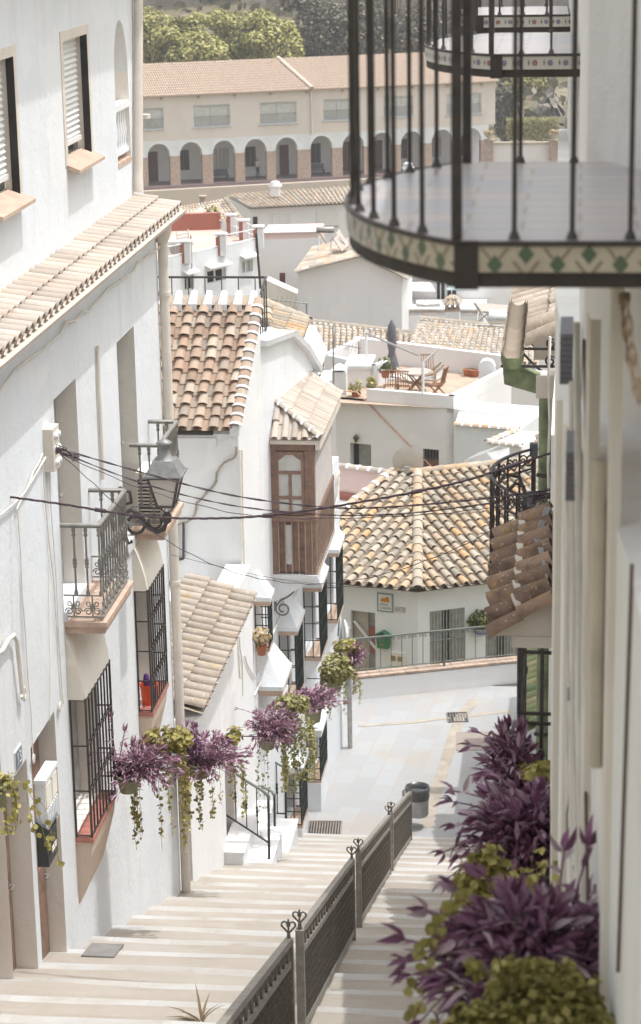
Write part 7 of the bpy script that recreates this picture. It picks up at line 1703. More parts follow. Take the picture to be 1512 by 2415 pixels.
m = MB(); m.add(vs, [(i*7+j,i*7+j+1,(i+1)*7+j+1,(i+1)*7+j) for i in range(16) for j in range(6)], 0, .5, True); m.build('cloth', canvas, t)
m = MB()
for j in (0, 2, 6): m.tube([vs[i*7+j]+V((0,-.02,.01)) for i in range(17)], .03, 5)
m.build('hem', simple('beige_hem', (.50,.43,.34), .9), t)
# table and folding teak chairs
def tchair(p, rz, lab):
    t = thing('garden_chair', lab, 'chair', p, 'teak folding chairs on the roof terrace'); t.rotation_euler = (0,0,rz); t['_w'] = (0,0,0); 
    m = MB()
    for k in range(6): m.bar((-.22+.088*k,-.20,.43),(-.22+.088*k,.20,.45),.05,.02)
    m.build('seat', teak, t); m = MB()
    for k in range(6): m.bar((-.20+.08*k,.20,.46),(-.20+.08*k,.34,1.02),.05,.02,(1,0,0))
    m.bar((-.25,.34,1.03),(.25,.34,1.03),.06,.03); m.bar((-.25,.22,.52),(.25,.22,.52),.05,.03); m.build('backrest', teak, t)
    for s_ in (-1,1):
        m = MB(); m.bar((s_*.25,-.24,0),(s_*.25,.24,.5),.04,.03,(1,0,0)); m.build('leg', teak, t); m = MB(); m.bar((s_*.23,.30,0),(s_*.23,-.20,.45),.04,.03,(1,0,0)); m.build('leg', teak, t)
    t['_w'] = tuple(V(p)); return t
def tz(x,y): return aZ(x,y,ZF)
tb = tz(985,925)
tchair(V((aD(933,918,77.2).x, yF+.95, ZF)), PI+.15, 'teak folding chair with its back to us at the left end of the parapet')
tchair(V((aD(962,918,77.2).x, yF+.85, ZF)), PI-.1, 'teak folding chair with its back to us beside the white post')
tchair(V((aD(1030,918,77.2).x+.1, yF+1.2, ZF)), -PI/2-.25, 'teak folding chair seen from the side at the right of the terrace table')
tchair(V((aD(1010,890,78.5).x+.1, yF+2.9, ZF)), .2, 'teak folding chair at the far side of the terrace table under the cloth')
c0 = V((aD(988,900,77.5).x, yF+1.9, ZF)); t = thing('garden_table', 'round teak table under the sagging white cloth on the terrace', 'table', c0); m = MB(); m.lathe(c0+V((0,0,.70)), [(.55,0),(.58,.02),(.55,.04)], 18); m.build('tabletop', simple('pale_table', (.42,.36,.32), .6), t)
for s_ in (-1,1):
    m = MB(); m.bar(c0+V((s_*.3,-.3,0)), c0+V((-s_*.3,-.15,.7)), .05); m.build('leg', teak, t); m = MB(); m.bar(c0+V((s_*.3,.3,0)), c0+V((-s_*.3,.15,.7)), .05); m.build('leg', teak, t)
for k, (x,y) in enumerate(((1102,886),(1110,886),(1120,888))):
    c0 = tz(x,y); t = thing('flower_pot', 'small clay flower pot in the row along the terrace back wall', 'flower pot', c0, 'clay pots along the terrace wall'); m = MB(); m.lathe(c0, [(.11,0),(.16,.22),(.18,.24),(.15,.25)], 9); m.build('pot', potc, t); m = MB(); m.lathe(c0+V((0,0,.235)), [(.14,0),(.10,.02)], 9); m.build('soil', bark, t)
c0 = tz(1148,905); t = thing('chimney', 'short round-topped white vent in the terrace corner', 'vent', c0); m = MB(); m.box(c0.x-.28,c0.x+.28,c0.y,c0.y+.4,ZF,ZF+.55); m.build('shaft', white, t); m = MB(); m.lathe((c0.x,c0.y-.012,ZF+.55), [(.285,0),(.285,.424)], 14, axis=(0,1,0)); m.build('cap', white, t)
# ---------------------------------------------------------------- sunlit lower roof at the right of the terrace house
LR = thing('house', 'white flat-roofed house with tile coping below the terrace at the right', 'house', aD(1150,1000,70))
zR = aD(1075,1003,72).z; a, b_, c, d = aZ(1072,1003,zR), aZ(1222,1016,zR), aZ(1300,960,zR), aZ(1090,945,zR)
m = MB(); body(m, [a,b_,c,d], Fz); wl_ = m.build('wall', white, LR)
m = MB(); ridge_tiles(m, a+V((0,0,.04)), b_+V((0,0,.04)), 7, .12, 0, 5, 1); m.build('coping', [t_far, white], LR)
zR2 = aD(1150,1045,68).z; a2, b2, c2, d2 = aZ(1150,1045,zR2), aZ(1230,1055,zR2), aZ(1290,1018,zR2), aZ(1220,1016,zR2)
m = MB(); body(m, [a2,b2,c2,d2], Fz); m.build('lower_wall', greyw, LR); m = MB(); ridge_tiles(m, a2+V((0,0,.04)), b2+V((0,0,.04)), 5, .11, 0, 5, 1); ridge_tiles(m, d2+V((0,0,.04)), a2+V((0,0,.04)), 5, .11, 0, 5, 1); m.build('lower_coping', [t_far, white], LR)
m = MB(); P_ = [aD(1070,1140,64), aD(1095,1085,64), aD(1130,1066,64.5), aD(1150,1072,65), aD(1150,1145,65)]; m.prism([V((p.x,p.y,p.z)) for p in P_], (.6,.9,0)); m.build('sloped_wall', white, LR)
# ---------------------------------------------------------------- pink house
PK = thing('house', 'pink-walled yard with red base band and a tile coping behind the hipped roof', 'house', aD(850,1150,60))
a = aD(798,1100,60); b_ = aZ(925,1117,a.z); m = MB(); zl = aD(850,1162,60).z; uu = (b_-a).normalized(); nn = V((uu.y,-uu.x,0)); b_ = b_+uu*1.0
m.prism([V((a.x,a.y,zl)), V((b_.x,b_.y,zl)), b_, a], -nn*.3); m.build('wall', pinkw, PK)
m = MB(); m.prism([V((a.x,a.y,zl-.22)), V((b_.x,b_.y,zl-.22)), V((b_.x,b_.y,zl)), V((a.x,a.y,zl))], nn*.06); m.build('red_band', redw, PK)
m = MB(); m.prism([V((a.x,a.y,zl-.23)), V((b_.x,b_.y,zl-.23)), V((b_.x,b_.y-5,zl-.23)), V((a.x,a.y-5,zl-.23))], (0,0,-3)); m.build('yard_floor', pinkfloor, PK)
m = MB(); ridge_tiles(m, a+V((0,0,.02)), b_+V((0,0,.02)), 8, .11, 0, 5, 1); m.build('coping', [t_far, white], PK)
# satellite dish
c0 = aD(961,1088,58); t = thing('satellite_dish', 'large beige satellite dish seen from behind above the hipped roof', 'satellite dish', c0+V((0,.3,-.6))); R_ = 36*58/FPX
ax = V((.10,-1,-.10)).normalized(); prof = [(0.001,-.10)]; prof = [(R_*q, -.05*(1-q*q)) for q in [0.02,.2,.4,.6,.8,1.0]]
m = MB(); m.lathe(c0+V((0,.05,0)), [(r,-z) for r,z in prof], 28, axis=ax); m.build('reflector', dishm, t)
m = MB(); m.box(c0.x-.07,c0.x+.07,c0.y-.18,c0.y-.08,c0.z-.27,c0.z-.10); m.tube([c0+V((0,.0,-.15)), c0+V((0,.25,-.3)), c0+V((0,.3,-1.5))], .035, 7); m.build('mount', steel, t)

# ================================================================ hillside: trees, hedge, rock, castle wall
def tree(name, lab, px, yb, yt, d, rx_, n, mat, size, clumps=9, grp='trees on the hillside'):
    top = aD(px, yt, d); w = rx_*d/FPX; base = V((top.x, top.y, gz(top.x, top.y))); zl = aD(px, yb, d).z; h = top.z-zl
    t = thing(name, lab, 'tree', base, grp); m = MB(); m.tube([base, V((base.x+.2,base.y,base.z+(zl-base.z)*.5)), V((base.x,base.y,zl+h*.35))], [.35,.28,.16], 7)
    for k in range(5): th = 2*PI*k/5; m.tube([V((base.x,base.y,zl+h*.15)), V((base.x+w*.5*math.cos(th),base.y+w*.5*math.sin(th),zl+h*.55))], [.13,.05], 5)
    m.build('trunk', bark, t); m = MB()
    leafball(m, (base.x,base.y,zl+h*.5), (w*.8,w*.7,h*.42), n//3, size)
    for k in range(clumps):
        th = random.uniform(0,2*PI); r = math.sqrt(random.random())*.8; zz = random.uniform(.25,.88); c = V((base.x+w*r*math.cos(th), base.y+w*.7*r*math.sin(th), zl+h*zz)); rr = w*random.uniform(.22,.40)
        leafball(m, c, (rr,rr,rr*.75), int(n*.66/clumps), size, 1, .7)
    m.build('crown', mat, t); return t
random.seed(11)
TR = [('broadleaf_tree','bright yellow-green tree right of the upper left house wall',345,190,-2,222,92,7200,treel,.40),('broadleaf_tree','slim yellow-green tree poking above its neighbours, left of centre',445,170,22,228,58,4200,treel,.40),
 ('broadleaf_tree','rounded yellow-green tree above the left part of the arcade roof',465,190,62,219,92,6800,treel,.40),('broadleaf_tree','tallest bright yellow-green tree above the middle of the arcade roof',570,190,10,224,100,8200,treel,.40),
 ('broadleaf_tree','wide yellow-green tree left of the dark thicket',652,185,36,221,84,6600,treel,.40),('dark_tree','dark brownish green tree left of the near balcony bars',755,180,-30,228,86,6400,treed,.4),
 ('dark_tree','dark tree filling the gap between the first balcony bars',860,180,-24,230,84,5600,treed,.4),('dark_tree','grey-green tree behind the balcony bars and palm fronds',985,180,-20,228,84,5400,treed,.42),
 ('dark_tree','grey-green tree at the right end of the arcade roof',1095,210,10,229,76,4600,treed,.42),('broadleaf_tree','green bush rising behind the clipped hedge on the right',1245,260,140,236,70,4000,treel,.4),('dark_tree','pale flowering shrub beside the end wall of the arcade',1190,350,190,222,34,2800,treed,.34),('broadleaf_tree','tree standing behind the second balcony slab on the right',1300,260,50,240,76,4000,treel,.42)]
for a in TR: tree(*a)
# clipped hedge, rock face, low wall with urns
c0 = aD(1255,326,214); t = thing('hedge', 'clipped rectangular green hedge beyond the near balcony', 'hedge', c0); m = MB(); w = 60*214/FPX; h = 46*214/FPX
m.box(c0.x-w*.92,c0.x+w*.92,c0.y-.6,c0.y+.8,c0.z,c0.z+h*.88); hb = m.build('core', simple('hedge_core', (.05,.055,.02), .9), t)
m = MB()
for k in range(3200):
    s_ = random.random(); x = c0.x+random.uniform(-w,w); z = c0.z+random.uniform(0,h); y = c0.y-.75+random.uniform(-.12,.12)
    if s_ > .55: z = c0.z+h*(.93+.08*random.random()); y = c0.y+random.uniform(-.8,.9)
    a = V((random.uniform(-1,1),random.uniform(-.5,.5),random.uniform(-1,1))).normalized(); b_ = a.cross(V((0,-1,.6))).normalized(); sz = .13; p = V((x,y,z)); m.add([p-a*sz,p+b_*sz*.7,p+a*sz,p-b_*sz*.7], [(0,1,2,3)], 0, random.random())
m.build('foliage', vinel2, t)
rock, nt, b = newmat('rock_face'); nt.links.new(ramp(nt, noise(nt, .7, 8, .7), [(.35,(.13,.115,.10)),(.5,(.27,.24,.21)),(.7,(.38,.34,.29))]), b.inputs['Base Color']); b.inputs['Roughness'].default_value = 1; bump(nt, b, noise(nt, 1.2, 8, .7), .9, .4)
m = MB(); N, Mm = 22, 14; vs = []
r0, r1 = aD(1170,330,226), aD(1345,330,226); zt_ = aD(1250,205,230).z
for j in range(Mm+1):
    for i in range(N+1):
        p = r0.lerp(r1,i/N); q = j/Mm; vs.append((p.x+random.uniform(-.3,.3), p.y+q*5+random.uniform(-.8,.8), p.z-2+(zt_-p.z+2)*q*(.75+.25*math.sin(i*.5))+random.uniform(-.3,.3)))
m.add(vs, [(j*(N+1)+i,j*(N+1)+i+1,(j+1)*(N+1)+i+1,(j+1)*(N+1)+i) for j in range(Mm) for i in range(N)]); tag(m.build('rock_outcrop', rock, None, tuple(r0)), 'rough grey rock outcrop behind the clipped hedge', 'rock')
t = thing('garden_wall', 'low white garden wall below the clipped hedge', 'wall', aD(1250,360,208)); yW = aD(1250,350,208).y; m = MB(); xa, xb = aY(1150,350,yW).x, aY(1345,350,yW).x; m.box(xa,xb,yW,yW+.4,aY(1250,420,yW).z,aY(1250,341,yW).z); m.build('wall', whiteC, t); m = MB(); m.box(xa-.1,xb+.1,yW-.08,yW+.5,aY(1250,341,yW).z,aY(1250,335,yW).z); m.build('coping', simple('beige_coping', (.48,.42,.34), .9), t)
for (x, lab) in ((1153,'stone urn of pale leaves on the pillar at the arcade corner'),(1305,'stone urn of pale leaves on the pillar at the right end of the garden wall')):
    c0 = aY(x,338,yW-.3); t = thing('urn_pillar', lab, 'urn', c0+V((0,0,-1.5)), 'urns on pillars by the hedge'); m = MB(); m.box(c0.x-.42,c0.x+.42,c0.y-.4,c0.y+.4,c0.z-2.2,c0.z+.25); m.box(c0.x-.5,c0.x+.5,c0.y-.48,c0.y+.48,c0.z+.25,c0.z+.36); m.build('pillar', brickm, t)
    m = MB(); m.lathe(c0+V((0,0,.36)), [(.25,0),(.15,.12),(.4,.4),(.48,.5)], 12); m.build('urn', simple('pale_stone', (.52,.47,.40), .9) if 'pale_stone' not in MATS else MATS['pale_stone'], t); m = MB(); leafball(m, c0+V((0,0,1.0)), (.5,.5,.28), 120, .25); m.build('foliage', dryl, t)
# dry palm fronds hanging into the top of the picture
pc = aD(935,-190,232); t = thing('palm_tree', 'palm with dry tan fronds hanging down behind the balcony bars', 'palm tree', V((pc.x,pc.y,gz(pc.x,pc.y))), 'trees on the hillside'); m = MB(); m.tube([V((pc.x,pc.y,gz(pc.x,pc.y))), pc], [.4,.3], 8); m.build('trunk', bark, t); m = MB()
for k in range(46):
    th = random.uniform(0,2*PI); r = random.uniform(.5,1.9); L = random.uniform(5,9.5); P_ = []
    for j in range(7): q = j/6; P_.append(pc+V((r*math.cos(th)*(1-(1-q)**2)+random.uniform(-.05,.05), r*math.sin(th)*(1-(1-q)**2), .6*math.sin(q*PI)-L*q*q)))
    for a, b_ in zip(P_, P_[1:]):
        s_ = V((math.sin(th),-math.cos(th),0))*.07; m.add([a-s_,a+s_,b_+s_*.8,b_-s_*.8], [(0,1,2,3)], 0, random.random())
m.build('dry_fronds', dryl, t); m = MB()
for k in range(22):
    th = 2*PI*k/22; P_ = [pc+V((4.2*q*math.cos(th),4.2*q*math.sin(th),1.6*math.sin(q*2.4))) for q in [j/6 for j in range(7)]]
    for a, b_ in zip(P_, P_[1:]): s_ = V((math.sin(th),-math.cos(th),0))*.35; m.add([a-s_,a+s_,b_+s_*.8,b_-s_*.8], [(0,1,2,3)], 0, random.random())
m.build('crown', greenleaf, t)
# old castle wall along the hilltop
cw, nt, b = newmat('castle_stone'); nt.links.new(ramp(nt, noise(nt, .5, 8, .7), [(.3,(.20,.175,.145)),(.55,(.31,.275,.235)),(.75,(.40,.36,.31))]), b.inputs['Base Color']); b.inputs['Roughness'].default_value = 1; bump(nt, b, noise(nt, 2.2, 7, .7), .7, .2)
t = thing('castle_wall', 'old grey stone castle wall along the hill above the trees', 'wall', aD(560,60,252)); y0 = aD(560,20,252).y; xa, xb = aY(260,20,y0).x, aY(1420,20,y0).x; z0 = aY(560,75,y0).z-3; m = MB(); m.box(xa,xb,y0,y0+3,z0,z0+14); m.build('wall', cw, t)
for x in (600, 720): c = aY(x,20,y0); m = MB(); m.box(c.x-1.3,c.x+1.3,y0-.9,y0+.1,z0,z0+14.5); m.build('buttress', simple('pale_castle_stone', (.44,.39,.33), 1, 0, .2, 2) if 'pale_castle_stone' not in MATS else MATS['pale_castle_stone'], t)
# shrubs and scrub on the slope: nobody could count these
m = MB()
for k in range(5200):
    x = random.uniform(-60, 40); y = random.uniform(214, 262)
    p = V((x,y,gz(x,y)+random.uniform(.1,1.0))); a = V((random.uniform(-1,1),random.uniform(-1,1),random.uniform(-.4,1))).normalized(); b_ = a.cross(V((random.uniform(-1,1),-1,random.uniform(-1,1)))).normalized(); s_ = random.uniform(.3,.8); m.add([p-a*s_,p+b_*s_*.6,p+a*s_,p-b_*s_*.6], [(0,1,2,3)], 0, random.random())
sc_ = m.build('undergrowth', treed); sc_['kind'] = 'stuff'
# ================================================================ planters with purple and yellow-green trailing plants
random.seed(23)
def lance(mb, p, d, n_, L, w, droop=.25):
    d = V(d).normalized(); n_ = V(n_); s = d.cross(n_)
    if s.length < 1e-3: s = d.cross(V((1,0,.3)))
    s.normalize(); n_ = s.cross(d).normalized(); r = random.random()
    q1 = p+d*L*.30-n_*L*.02; q2 = p+d*L*.62-n_*L*droop*.35; q3 = p+d*L-n_*L*droop; f = n_*w*.35
    mb.add([p, q1-s*w*.5+f, q1, q1+s*w*.5+f, q2-s*w*.42+f*.8, q2, q2+s*w*.42+f*.8, q3], [(0,1,2),(0,2,3),(1,4,5,2),(2,5,6,3),(4,7,5),(5,7,6)], 0, r, True)
def sprig(mb, a, b, leaf, n, tip=True, sag=0.0):
    a, b = V(a), V(b); pts = [a.lerp(b, k/5)+V((0,0,sag*math.sin(PI*k/5))) for k in range(6)]
    mb.tube(pts, leaf*.035, 4, 0, False, .2, False)
    for k in range(n):
        t = .25+.75*(k+random.random()*.6)/n; i = min(4, int(t*5)); p = pts[i].lerp(pts[i+1], t*5-i); tg = (pts[i+1]-pts[i]).normalized()
        side = V((random.uniform(-1,1),random.uniform(-1,1),random.uniform(-.35,.8))).normalized()
        lance(mb, p, tg*.55+side*.9, V((0,0,1))*.8+side*.5, leaf*random.uniform(.5,1.15), leaf*random.uniform(.17,.23), random.uniform(.05,.75))
    if tip:
        tg = (pts[5]-pts[4]).normalized()
        for k in range(3): side = V((random.uniform(-1,1),random.uniform(-1,1),random.uniform(-.6,.8))); lance(mb, pts[5], tg*.8+side*.6, side+V((0,0,.6)), leaf*random.uniform(.6,1.0), leaf*.26, .2)
def purple_mass(mb, c, r, n, leaf, nl=7, base=None, zmin=-.5, longs=4):
    c = V(c); base = V(base) if base is not None else c+V((0,0,-r[2]*.55))
    for k in range(n):
        while True:
            d = V((random.uniform(-1,1),random.uniform(-1,1),random.uniform(zmin,1)))
            if .25 < d.length <= 1: break
        if random.random() < .7: d = d.normalized()*random.uniform(.7,1.0)
        sprig(mb, base+V((random.uniform(-.25,.25)*r[0],random.uniform(-.25,.25)*r[1],0)), c+V((d.x*r[0],d.y*r[1],d.z*r[2])), leaf, nl, True, .04)
    for k in range(longs):
        th = random.uniform(.5*PI,1.6*PI); sprig(mb, c, c+V((r[0]*1.5*math.cos(th),r[1]*1.3*math.sin(th),r[2]*random.uniform(-.7,.9))), leaf, 4, True, .05)
def disc(mb, p, n_, r):
    n_ = V(n_).normalized(); a = n_.cross(V((random.uniform(-1,1),random.uniform(-1,1),random.uniform(-1,1)))).normalized(); b = n_.cross(a); q = random.random()
    mb.add([p+(a*math.cos(2*PI*k/6)+b*math.sin(2*PI*k/6))*r*(1 if k else .75)-n_*(r*.25 if k % 2 else 0) for k in range(6)], [(0,1,2,3,4,5)], 0, q)
def strands(mb, c, r, n, L0, L1, leaf, dens=1.0, ang=None):
    for k in range(n):
        th = random.uniform(0,2*PI) if ang is None else random.uniform(*ang); p = V(c)+V((r[0]*math.cos(th),r[1]*math.sin(th),random.uniform(-.02,.08))); L = random.uniform(L0,L1); m_ = max(4,int(L/(leaf*.85)*dens)); pts = []
        dx, dy = .05*math.cos(th), .05*math.sin(th)
        for j in range(7): q = j/6; pts.append(p+V((dx*math.sin(q*2.5)+random.uniform(-.012,.012), dy*math.sin(q*2.5)+random.uniform(-.012,.012), .06*math.sin(q*PI)*(q<.4)-L*q)))
        mb.tube(pts, leaf*.06, 4, 0, False, .3, False)
        for j in range(m_):
            q = random.random()*6; i = min(5,int(q)); p2 = pts[i].lerp(pts[i+1],q-i)+V((random.uniform(-1,1),random.uniform(-1,1),random.uniform(-.4,.4)))*leaf*.8
            disc(mb, p2, (random.uniform(-1,1)-.3,random.uniform(-1,.5),random.uniform(.1,1.2)), leaf*random.uniform(.4,.75))
def bush(mb, c, r, n, leaf):
    for k in range(n):
        d = V((random.gauss(0,1),random.gauss(0,1),random.gauss(0,1))).normalized()*random.uniform(.55,1.0)
        p = V(c)+V((d.x*r[0],d.y*r[1],d.z*r[2])); disc(mb, p, d*.7+V((random.uniform(-.6,.6),random.uniform(-.6,.6),random.uniform(0,1))), leaf*random.uniform(.45,.85))
def pot(mb, c, r=.11, h=.19): mb.lathe(V(c), [(r*.72,0),(r*.95,h*.85),(r*1.08,h*.86),(r*1.08,h),(r*.95,h),(r*.9,h*.9)], 14)
def planter(lab, px, d, potm=potg, name='hanging_planter', r=.12, h=.2, wall=None):
    c = aD(px[0], px[1], d); t = thing(name, lab, 'planter', c, 'planters along the walls'); m = MB(); pot(m, c+V((0,0,-h*.5)), r, h); m.build('pot', potm, t)
    if wall is not None: m = MB(); m.bar(c+V((0,0,h*.35)), V((wall,c.y,c.z+h*.35)), .014); m.lathe(c+V((0,0,h*.3)), [(r*1.12,0),(r*1.12,.02)], 14); m.build('ring_bracket', iron, t)
    return t, c
# left wall, from near to far
t, c = planter('yellow-green vine planter half out of the picture at the left edge', (-14,1872), 18.6, wall=XA)
m = MB(); strands(m, c+V((0,0,.1)), (.14,.14), 5, .2, .55, .045, .9, (-.9,.7)); bush(m, c+V((.0,0,.12)), (.14,.14,.09), 40, .05)
for k in range(3): sprig_p = [c+V((.1,.05*k,.1)), c+V((.26,.05*k,.12-.04*k)), c+V((.30+.05*k,.05*k,-.15)), c+V((.34+.08*k,.05*k,-.42-.12*k))]; m.tube(sprig_p, .003, 4); [disc(m, sprig_p[i].lerp(sprig_p[i+1],random.random())+V((random.uniform(-.03,.03),0,random.uniform(-.03,.03))), (random.uniform(-1,1),-1,random.uniform(0,1)), .026) for i in (0,1,1,2,2,2,2,2)]
m.build('vine', vineleaf, t)
t, c = planter('pink-purple planter on the left wall beside the red-silled grille', (303,1845), 24.2, r=.13, h=.2, wall=XA)
m = MB(); purple_mass(m, c+V((.20,.12,.17)), (.40,.38,.28), 125, .10, 7, c+V((.05,.05,.08)), -.45, 7); sprig(m, c+V((-.12,0,.2)), c+V((-.17,.05,.72)), .12, 9); sprig(m, c+V((-.1,0,.2)), c+V((-.02,.0,.58)), .12, 7); m.build('purple_foliage', purplel, t)
m = MB(); strands(m, c+V((.30,.25,.12)), (.26,.22), 24, .35, 1.05, .036, 1.1); bush(m, c+V((.36,.35,.36)), (.32,.2,.16), 300, .05); m.build('vine', vineleaf, t)
t, c = planter('purple planter with a dark upright spray, under the weathered lean-to eave', (470,1815), 28.8, r=.13, h=.2, wall=PXW)
m = MB(); purple_mass(m, c+V((.20,.1,.14)), (.44,.38,.31), 130, .105, 7, c+V((.05,.05,.05)), -.5, 6); m.build('purple_foliage', purplel, t)
m = MB(); purple_mass(m, c+V((-.10,-.05,.42)), (.16,.16,.26), 18, .13, 7, c, -.4, 1); m.build('dark_foliage', purple, t)
m = MB(); strands(m, c+V((.18,.15,.08)), (.34,.25), 20, .4, 1.0, .038, 1.1); bush(m, c+V((-.20,.1,.0)), (.18,.18,.22), 150, .05); bush(m, c+V((.42,.3,.36)), (.12,.12,.14), 70, .05); m.build('vine', vineleaf, t)
t, c = planter('round purple planter with a curtain of vines beside the white door hood', (631,1748), 34.6, r=.14, h=.22, wall=fB(34.5))
m = MB(); purple_mass(m, c+V((.08,.0,.24)), (.40,.34,.34), 130, .112, 7, c+V((0,0,.1)), -.6, 5); m.build('purple_foliage', purplel, t)
m = MB(); strands(m, c+V((.46,.2,.22)), (.20,.25), 40, .45, 1.15, .038, 1.2); bush(m, c+V((.34,.3,.52)), (.32,.22,.16), 330, .05); strands(m, c+V((.1,.0,.1)), (.22,.2), 5, .8, 1.8, .036, .8); m.build('vine', vinel2, t)
t, c = planter('small purple planter with a full green pot above the white plaster hood', (738,1680), 37.4, r=.17, h=.30, wall=fB(37.5))
m = MB(); purple_mass(m, c+V((.08,.0,.26)), (.36,.30,.23), 85, .11, 6, c+V((0,0,.14)), -.3, 7); sprig(m, c+V((.1,0,.2)), c+V((.55,0,.22)), .13, 9); m.build('purple_foliage', purplel, t)
m = MB(); strands(m, c+V((0,0,.12)), (.24,.2), 8, .15, .4, .036, 1.0); m.build('vine', vineleaf, t)
t, c = planter('pale green bushy planter on the facade corner near the traffic mirror', (788,1612), 40.6, r=.16, h=.26, wall=fB(40.5))
m = MB(); bush(m, c+V((.06,-.05,.32)), (.34,.30,.30), 720, .055); strands(m, c+V((.12,0,.10)), (.32,.28), 30, .3, .62, .038, 1.1); m.build('green_foliage', vinel2, t)
m = MB(); purple_mass(m, c+V((.34,.18,.46)), (.22,.2,.26), 40, .12, 6, None, -.4, 2); m.build('purple_foliage', purplel, t)
m = MB(); bush(m, c+V((.22,.2,.66)), (.30,.2,.14), 160, .05); m.build('vine', vineleaf, t)
c = aD(617,1522,37.3); c.x += .0; t = thing('potted_plant', 'clay pot with a pale dry succulent behind the small window grille', 'potted plant', c); m = MB(); pot(m, c+V((0,0,-.16)), .09, .17); m.build('pot', potc, t); m = MB(); leafball(m, c+V((0,0,.16)), (.17,.15,.17), 120, .09); m.build('foliage', dryl, t)
p_, u_, n_ = PLANTWALL; c = p_+n_*.14; t = thing('potted_plant', 'blue and white wall pot with a green plant between the two grey doors', 'potted plant', c); m = MB(); pot(m, c+V((0,0,-.12)), .17, .18); m.build('pot', simple('glazed_white_pot', (.6,.61,.66), .3), t)
m = MB(); m.lathe(c+V((0,0,-.05)), [(.158,0),(.165,.03)], 14); m.lathe(c+V((0,0,.02)), [(.176,0),(.18,.025)], 14); m.build('blue_band', simple('pot_blue', (.12,.18,.36), .3), t)
m = MB(); leafball(m, c+V((0,0,.27)), (.33,.25,.25), 330, .085); m.build('foliage', greenleaf, t); m = MB(); leafball(m, c+V((.05,0,.26)), (.34,.26,.24), 90, .08); m.build('blossom', vineleaf, t)
# right-hand wall
t, c = planter('big purple planter filling the bottom right corner with a yellow-green cushion', (1290,2440), 6.8, r=.12, h=.20, wall=.1)
m = MB(); purple_mass(m, c+V((-.045,.22,.185)), (.27,.22,.155), 130, .105, 6, c+V((-.045,.12,.07)), -.75, 3); purple_mass(m, c+V((-.215,.02,.10)), (.13,.16,.17), 38, .10, 5, c+V((-.045,.05,.09)), -1, 3)
for (x,y) in ((958,2215),(1010,2150),(1075,2105),(1000,2260),(1145,2068),(1330,2010),(1392,1995),(1395,2110)): sprig(m, c+V((0,.12,.05)), aD(x,y,7.0), .105, 6, True, .03)
m.build('purple_foliage', purple, t)
m = MB(); [leafball(m, aD(x,y,d), (r,r*.8,r*.72), n, .033, 1, .9) for x,y,d,r,n in ((1280,2400,6.45,.16,1300),(1180,2420,6.4,.11,700),(1350,2370,6.5,.095,520),(1250,2300,6.6,.075,380),(1330,2305,6.6,.06,260),(1120,2400,6.35,.07,330),(1200,2335,6.5,.07,330),(1390,2420,6.4,.08,330),(1085,2450,6.3,.08,330))]
for k in range(26): p = aD(random.uniform(1080,1400), random.uniform(2265,2330), 6.4); leafball(m, p, (.025,.025,.02), 9, .03); m.build('green_cushion', leafmat('cushion_leaf', (0.24,0.215,0.065), (0.44,0.40,0.135), (0.62,0.56,0.25), .5, .35), t)
m = MB()
for (x0,y0,x1,y1) in ((1085,2120,975,2260),(1070,2190,965,2330),(1040,2270,955,2440),(1090,2330,985,2480),(1120,2080,1010,2200)):
    P_ = [aD(x0+(x1-x0)*q+random.uniform(-6,6), y0+(y1-y0)*q, 6.9) for q in [k/6 for k in range(7)]]; m.tube(P_, .0018, 4, 0, False, .2)
    for k in range(16): q = random.random()*6; i = min(5,int(q)); disc(m, P_[i].lerp(P_[i+1],q-i)+V((random.uniform(-.02,.02),random.uniform(-.02,.02),random.uniform(-.02,.02))), (random.uniform(-1,.5),-1,random.uniform(0,1)), random.uniform(.012,.022))
m.build('vine', vineleaf, t)
t, c = planter('large dark purple planter hanging under the wrought window grille', (1258,2085), 10.4, r=.13, h=.21, wall=-.1)
m = MB(); purple_mass(m, c+V((-.06,.06,.245)), (.26,.27,.20), 165, .108, 6, c+V((0,.05,.08)), -.75, 6)
for (x,y) in ((1050,2075),(1048,2008),(1075,1945),(1100,2040),(1068,1890)): sprig(m, c+V((-.02,.0,.2)), aD(x,y,10.2), .10, 6, True, .05)
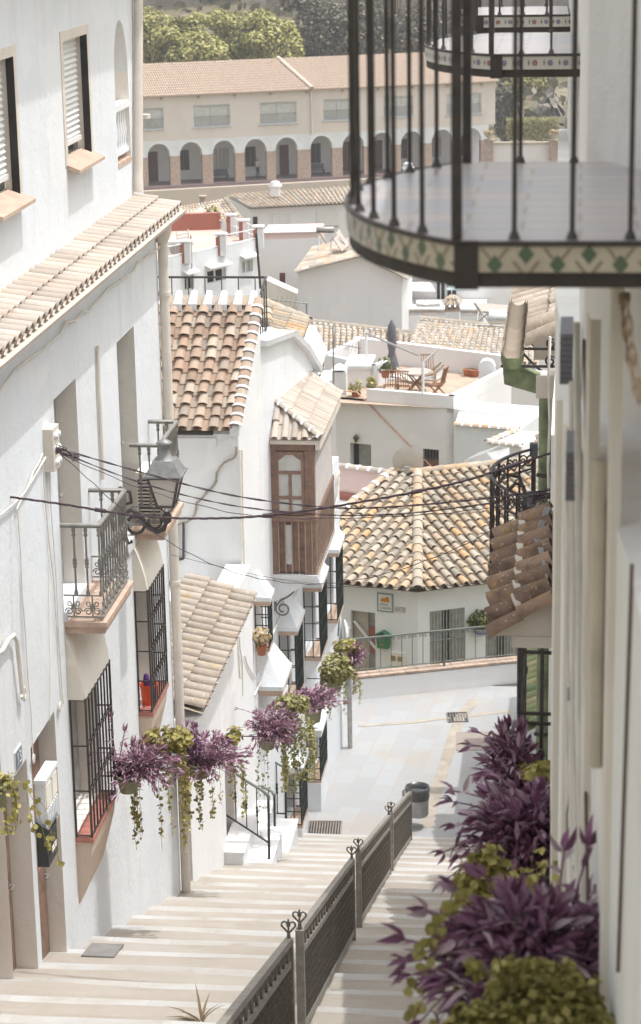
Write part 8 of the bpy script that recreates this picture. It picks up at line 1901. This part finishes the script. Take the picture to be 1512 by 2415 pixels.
m.build('purple_foliage', purple, t)
m = MB(); bush(m, aD(1150,2055,8.6), (.10,.06,.12), 190, .033); strands(m, aD(1165,2080,8.5), (.12,.06), 18, .10, .32, .032, 1.0); bush(m, aD(1225,2165,8.6), (.14,.06,.05), 110, .033); bush(m, aD(1120,2130,8.5), (.06,.05,.05), 60, .03); strands(m, aD(1300,2060,9.3), (.05,.08), 10, .12, .3, .03, 1.0); bush(m, aD(1290,1820,10.6), (.10,.1,.05), 90, .034); m.build('vine', vineleaf, t)
t, c = planter('farther dark purple planter overlapping the shaded paving', (1215,1880), 13.4, r=.12, h=.2, wall=-.13)
m = MB(); purple_mass(m, c+V((-.02,.05,.16)), (.17,.24,.27), 95, .105, 6, c, -.8, 5); m.build('purple_foliage', purple, t)
m = MB(); bush(m, aD(1262,1815,13.2), (.13,.12,.06), 90, .035); m.build('vine', vineleaf, t)
c = aD(478,2472,19.0); c.z = max(c.z, stairZ(c.y)+.05); t = thing('dry_plant', 'dry spiky plant poking into the lower picture edge beside the railing', 'plant', c); m = MB()
for k in range(9): d = V((-1.0+.18*k,random.uniform(-.3,.3),.35+.07*k)); lance(m, c, d, (0,0,1), .27+.04*(k%3), .026, .35)
m.build('foliage', leafmat('dry_leaf', (.13,.09,.05), (.22,.16,.09), (.3,.24,.15), .6, .15), t); m = MB(); m.lathe(c+V((0,0,-.3)), [(.06,0),(.05,.3)], 8); m.build('stem', bark, t)
# ================================================================ a little summer haze in the valley
hm = bpy.data.materials.new('haze_air'); hm.use_nodes = True; hn = hm.node_tree; hn.nodes.remove(hn.nodes['Principled BSDF'])
pvn = hn.nodes.new('ShaderNodeVolumePrincipled'); pvn.inputs['Color'].default_value = (.93,.93,.94,1); pvn.inputs['Density'].default_value = .00062; pvn.inputs['Anisotropy'].default_value = .2
hn.links.new(pvn.outputs[0], hn.nodes['Material Output'].inputs['Volume'])
mb = MB(); mb.box(-620, 620, -45, 910, -16, 100); ho_ = mb.build('haze', hm); ho_['kind'] = 'stuff'
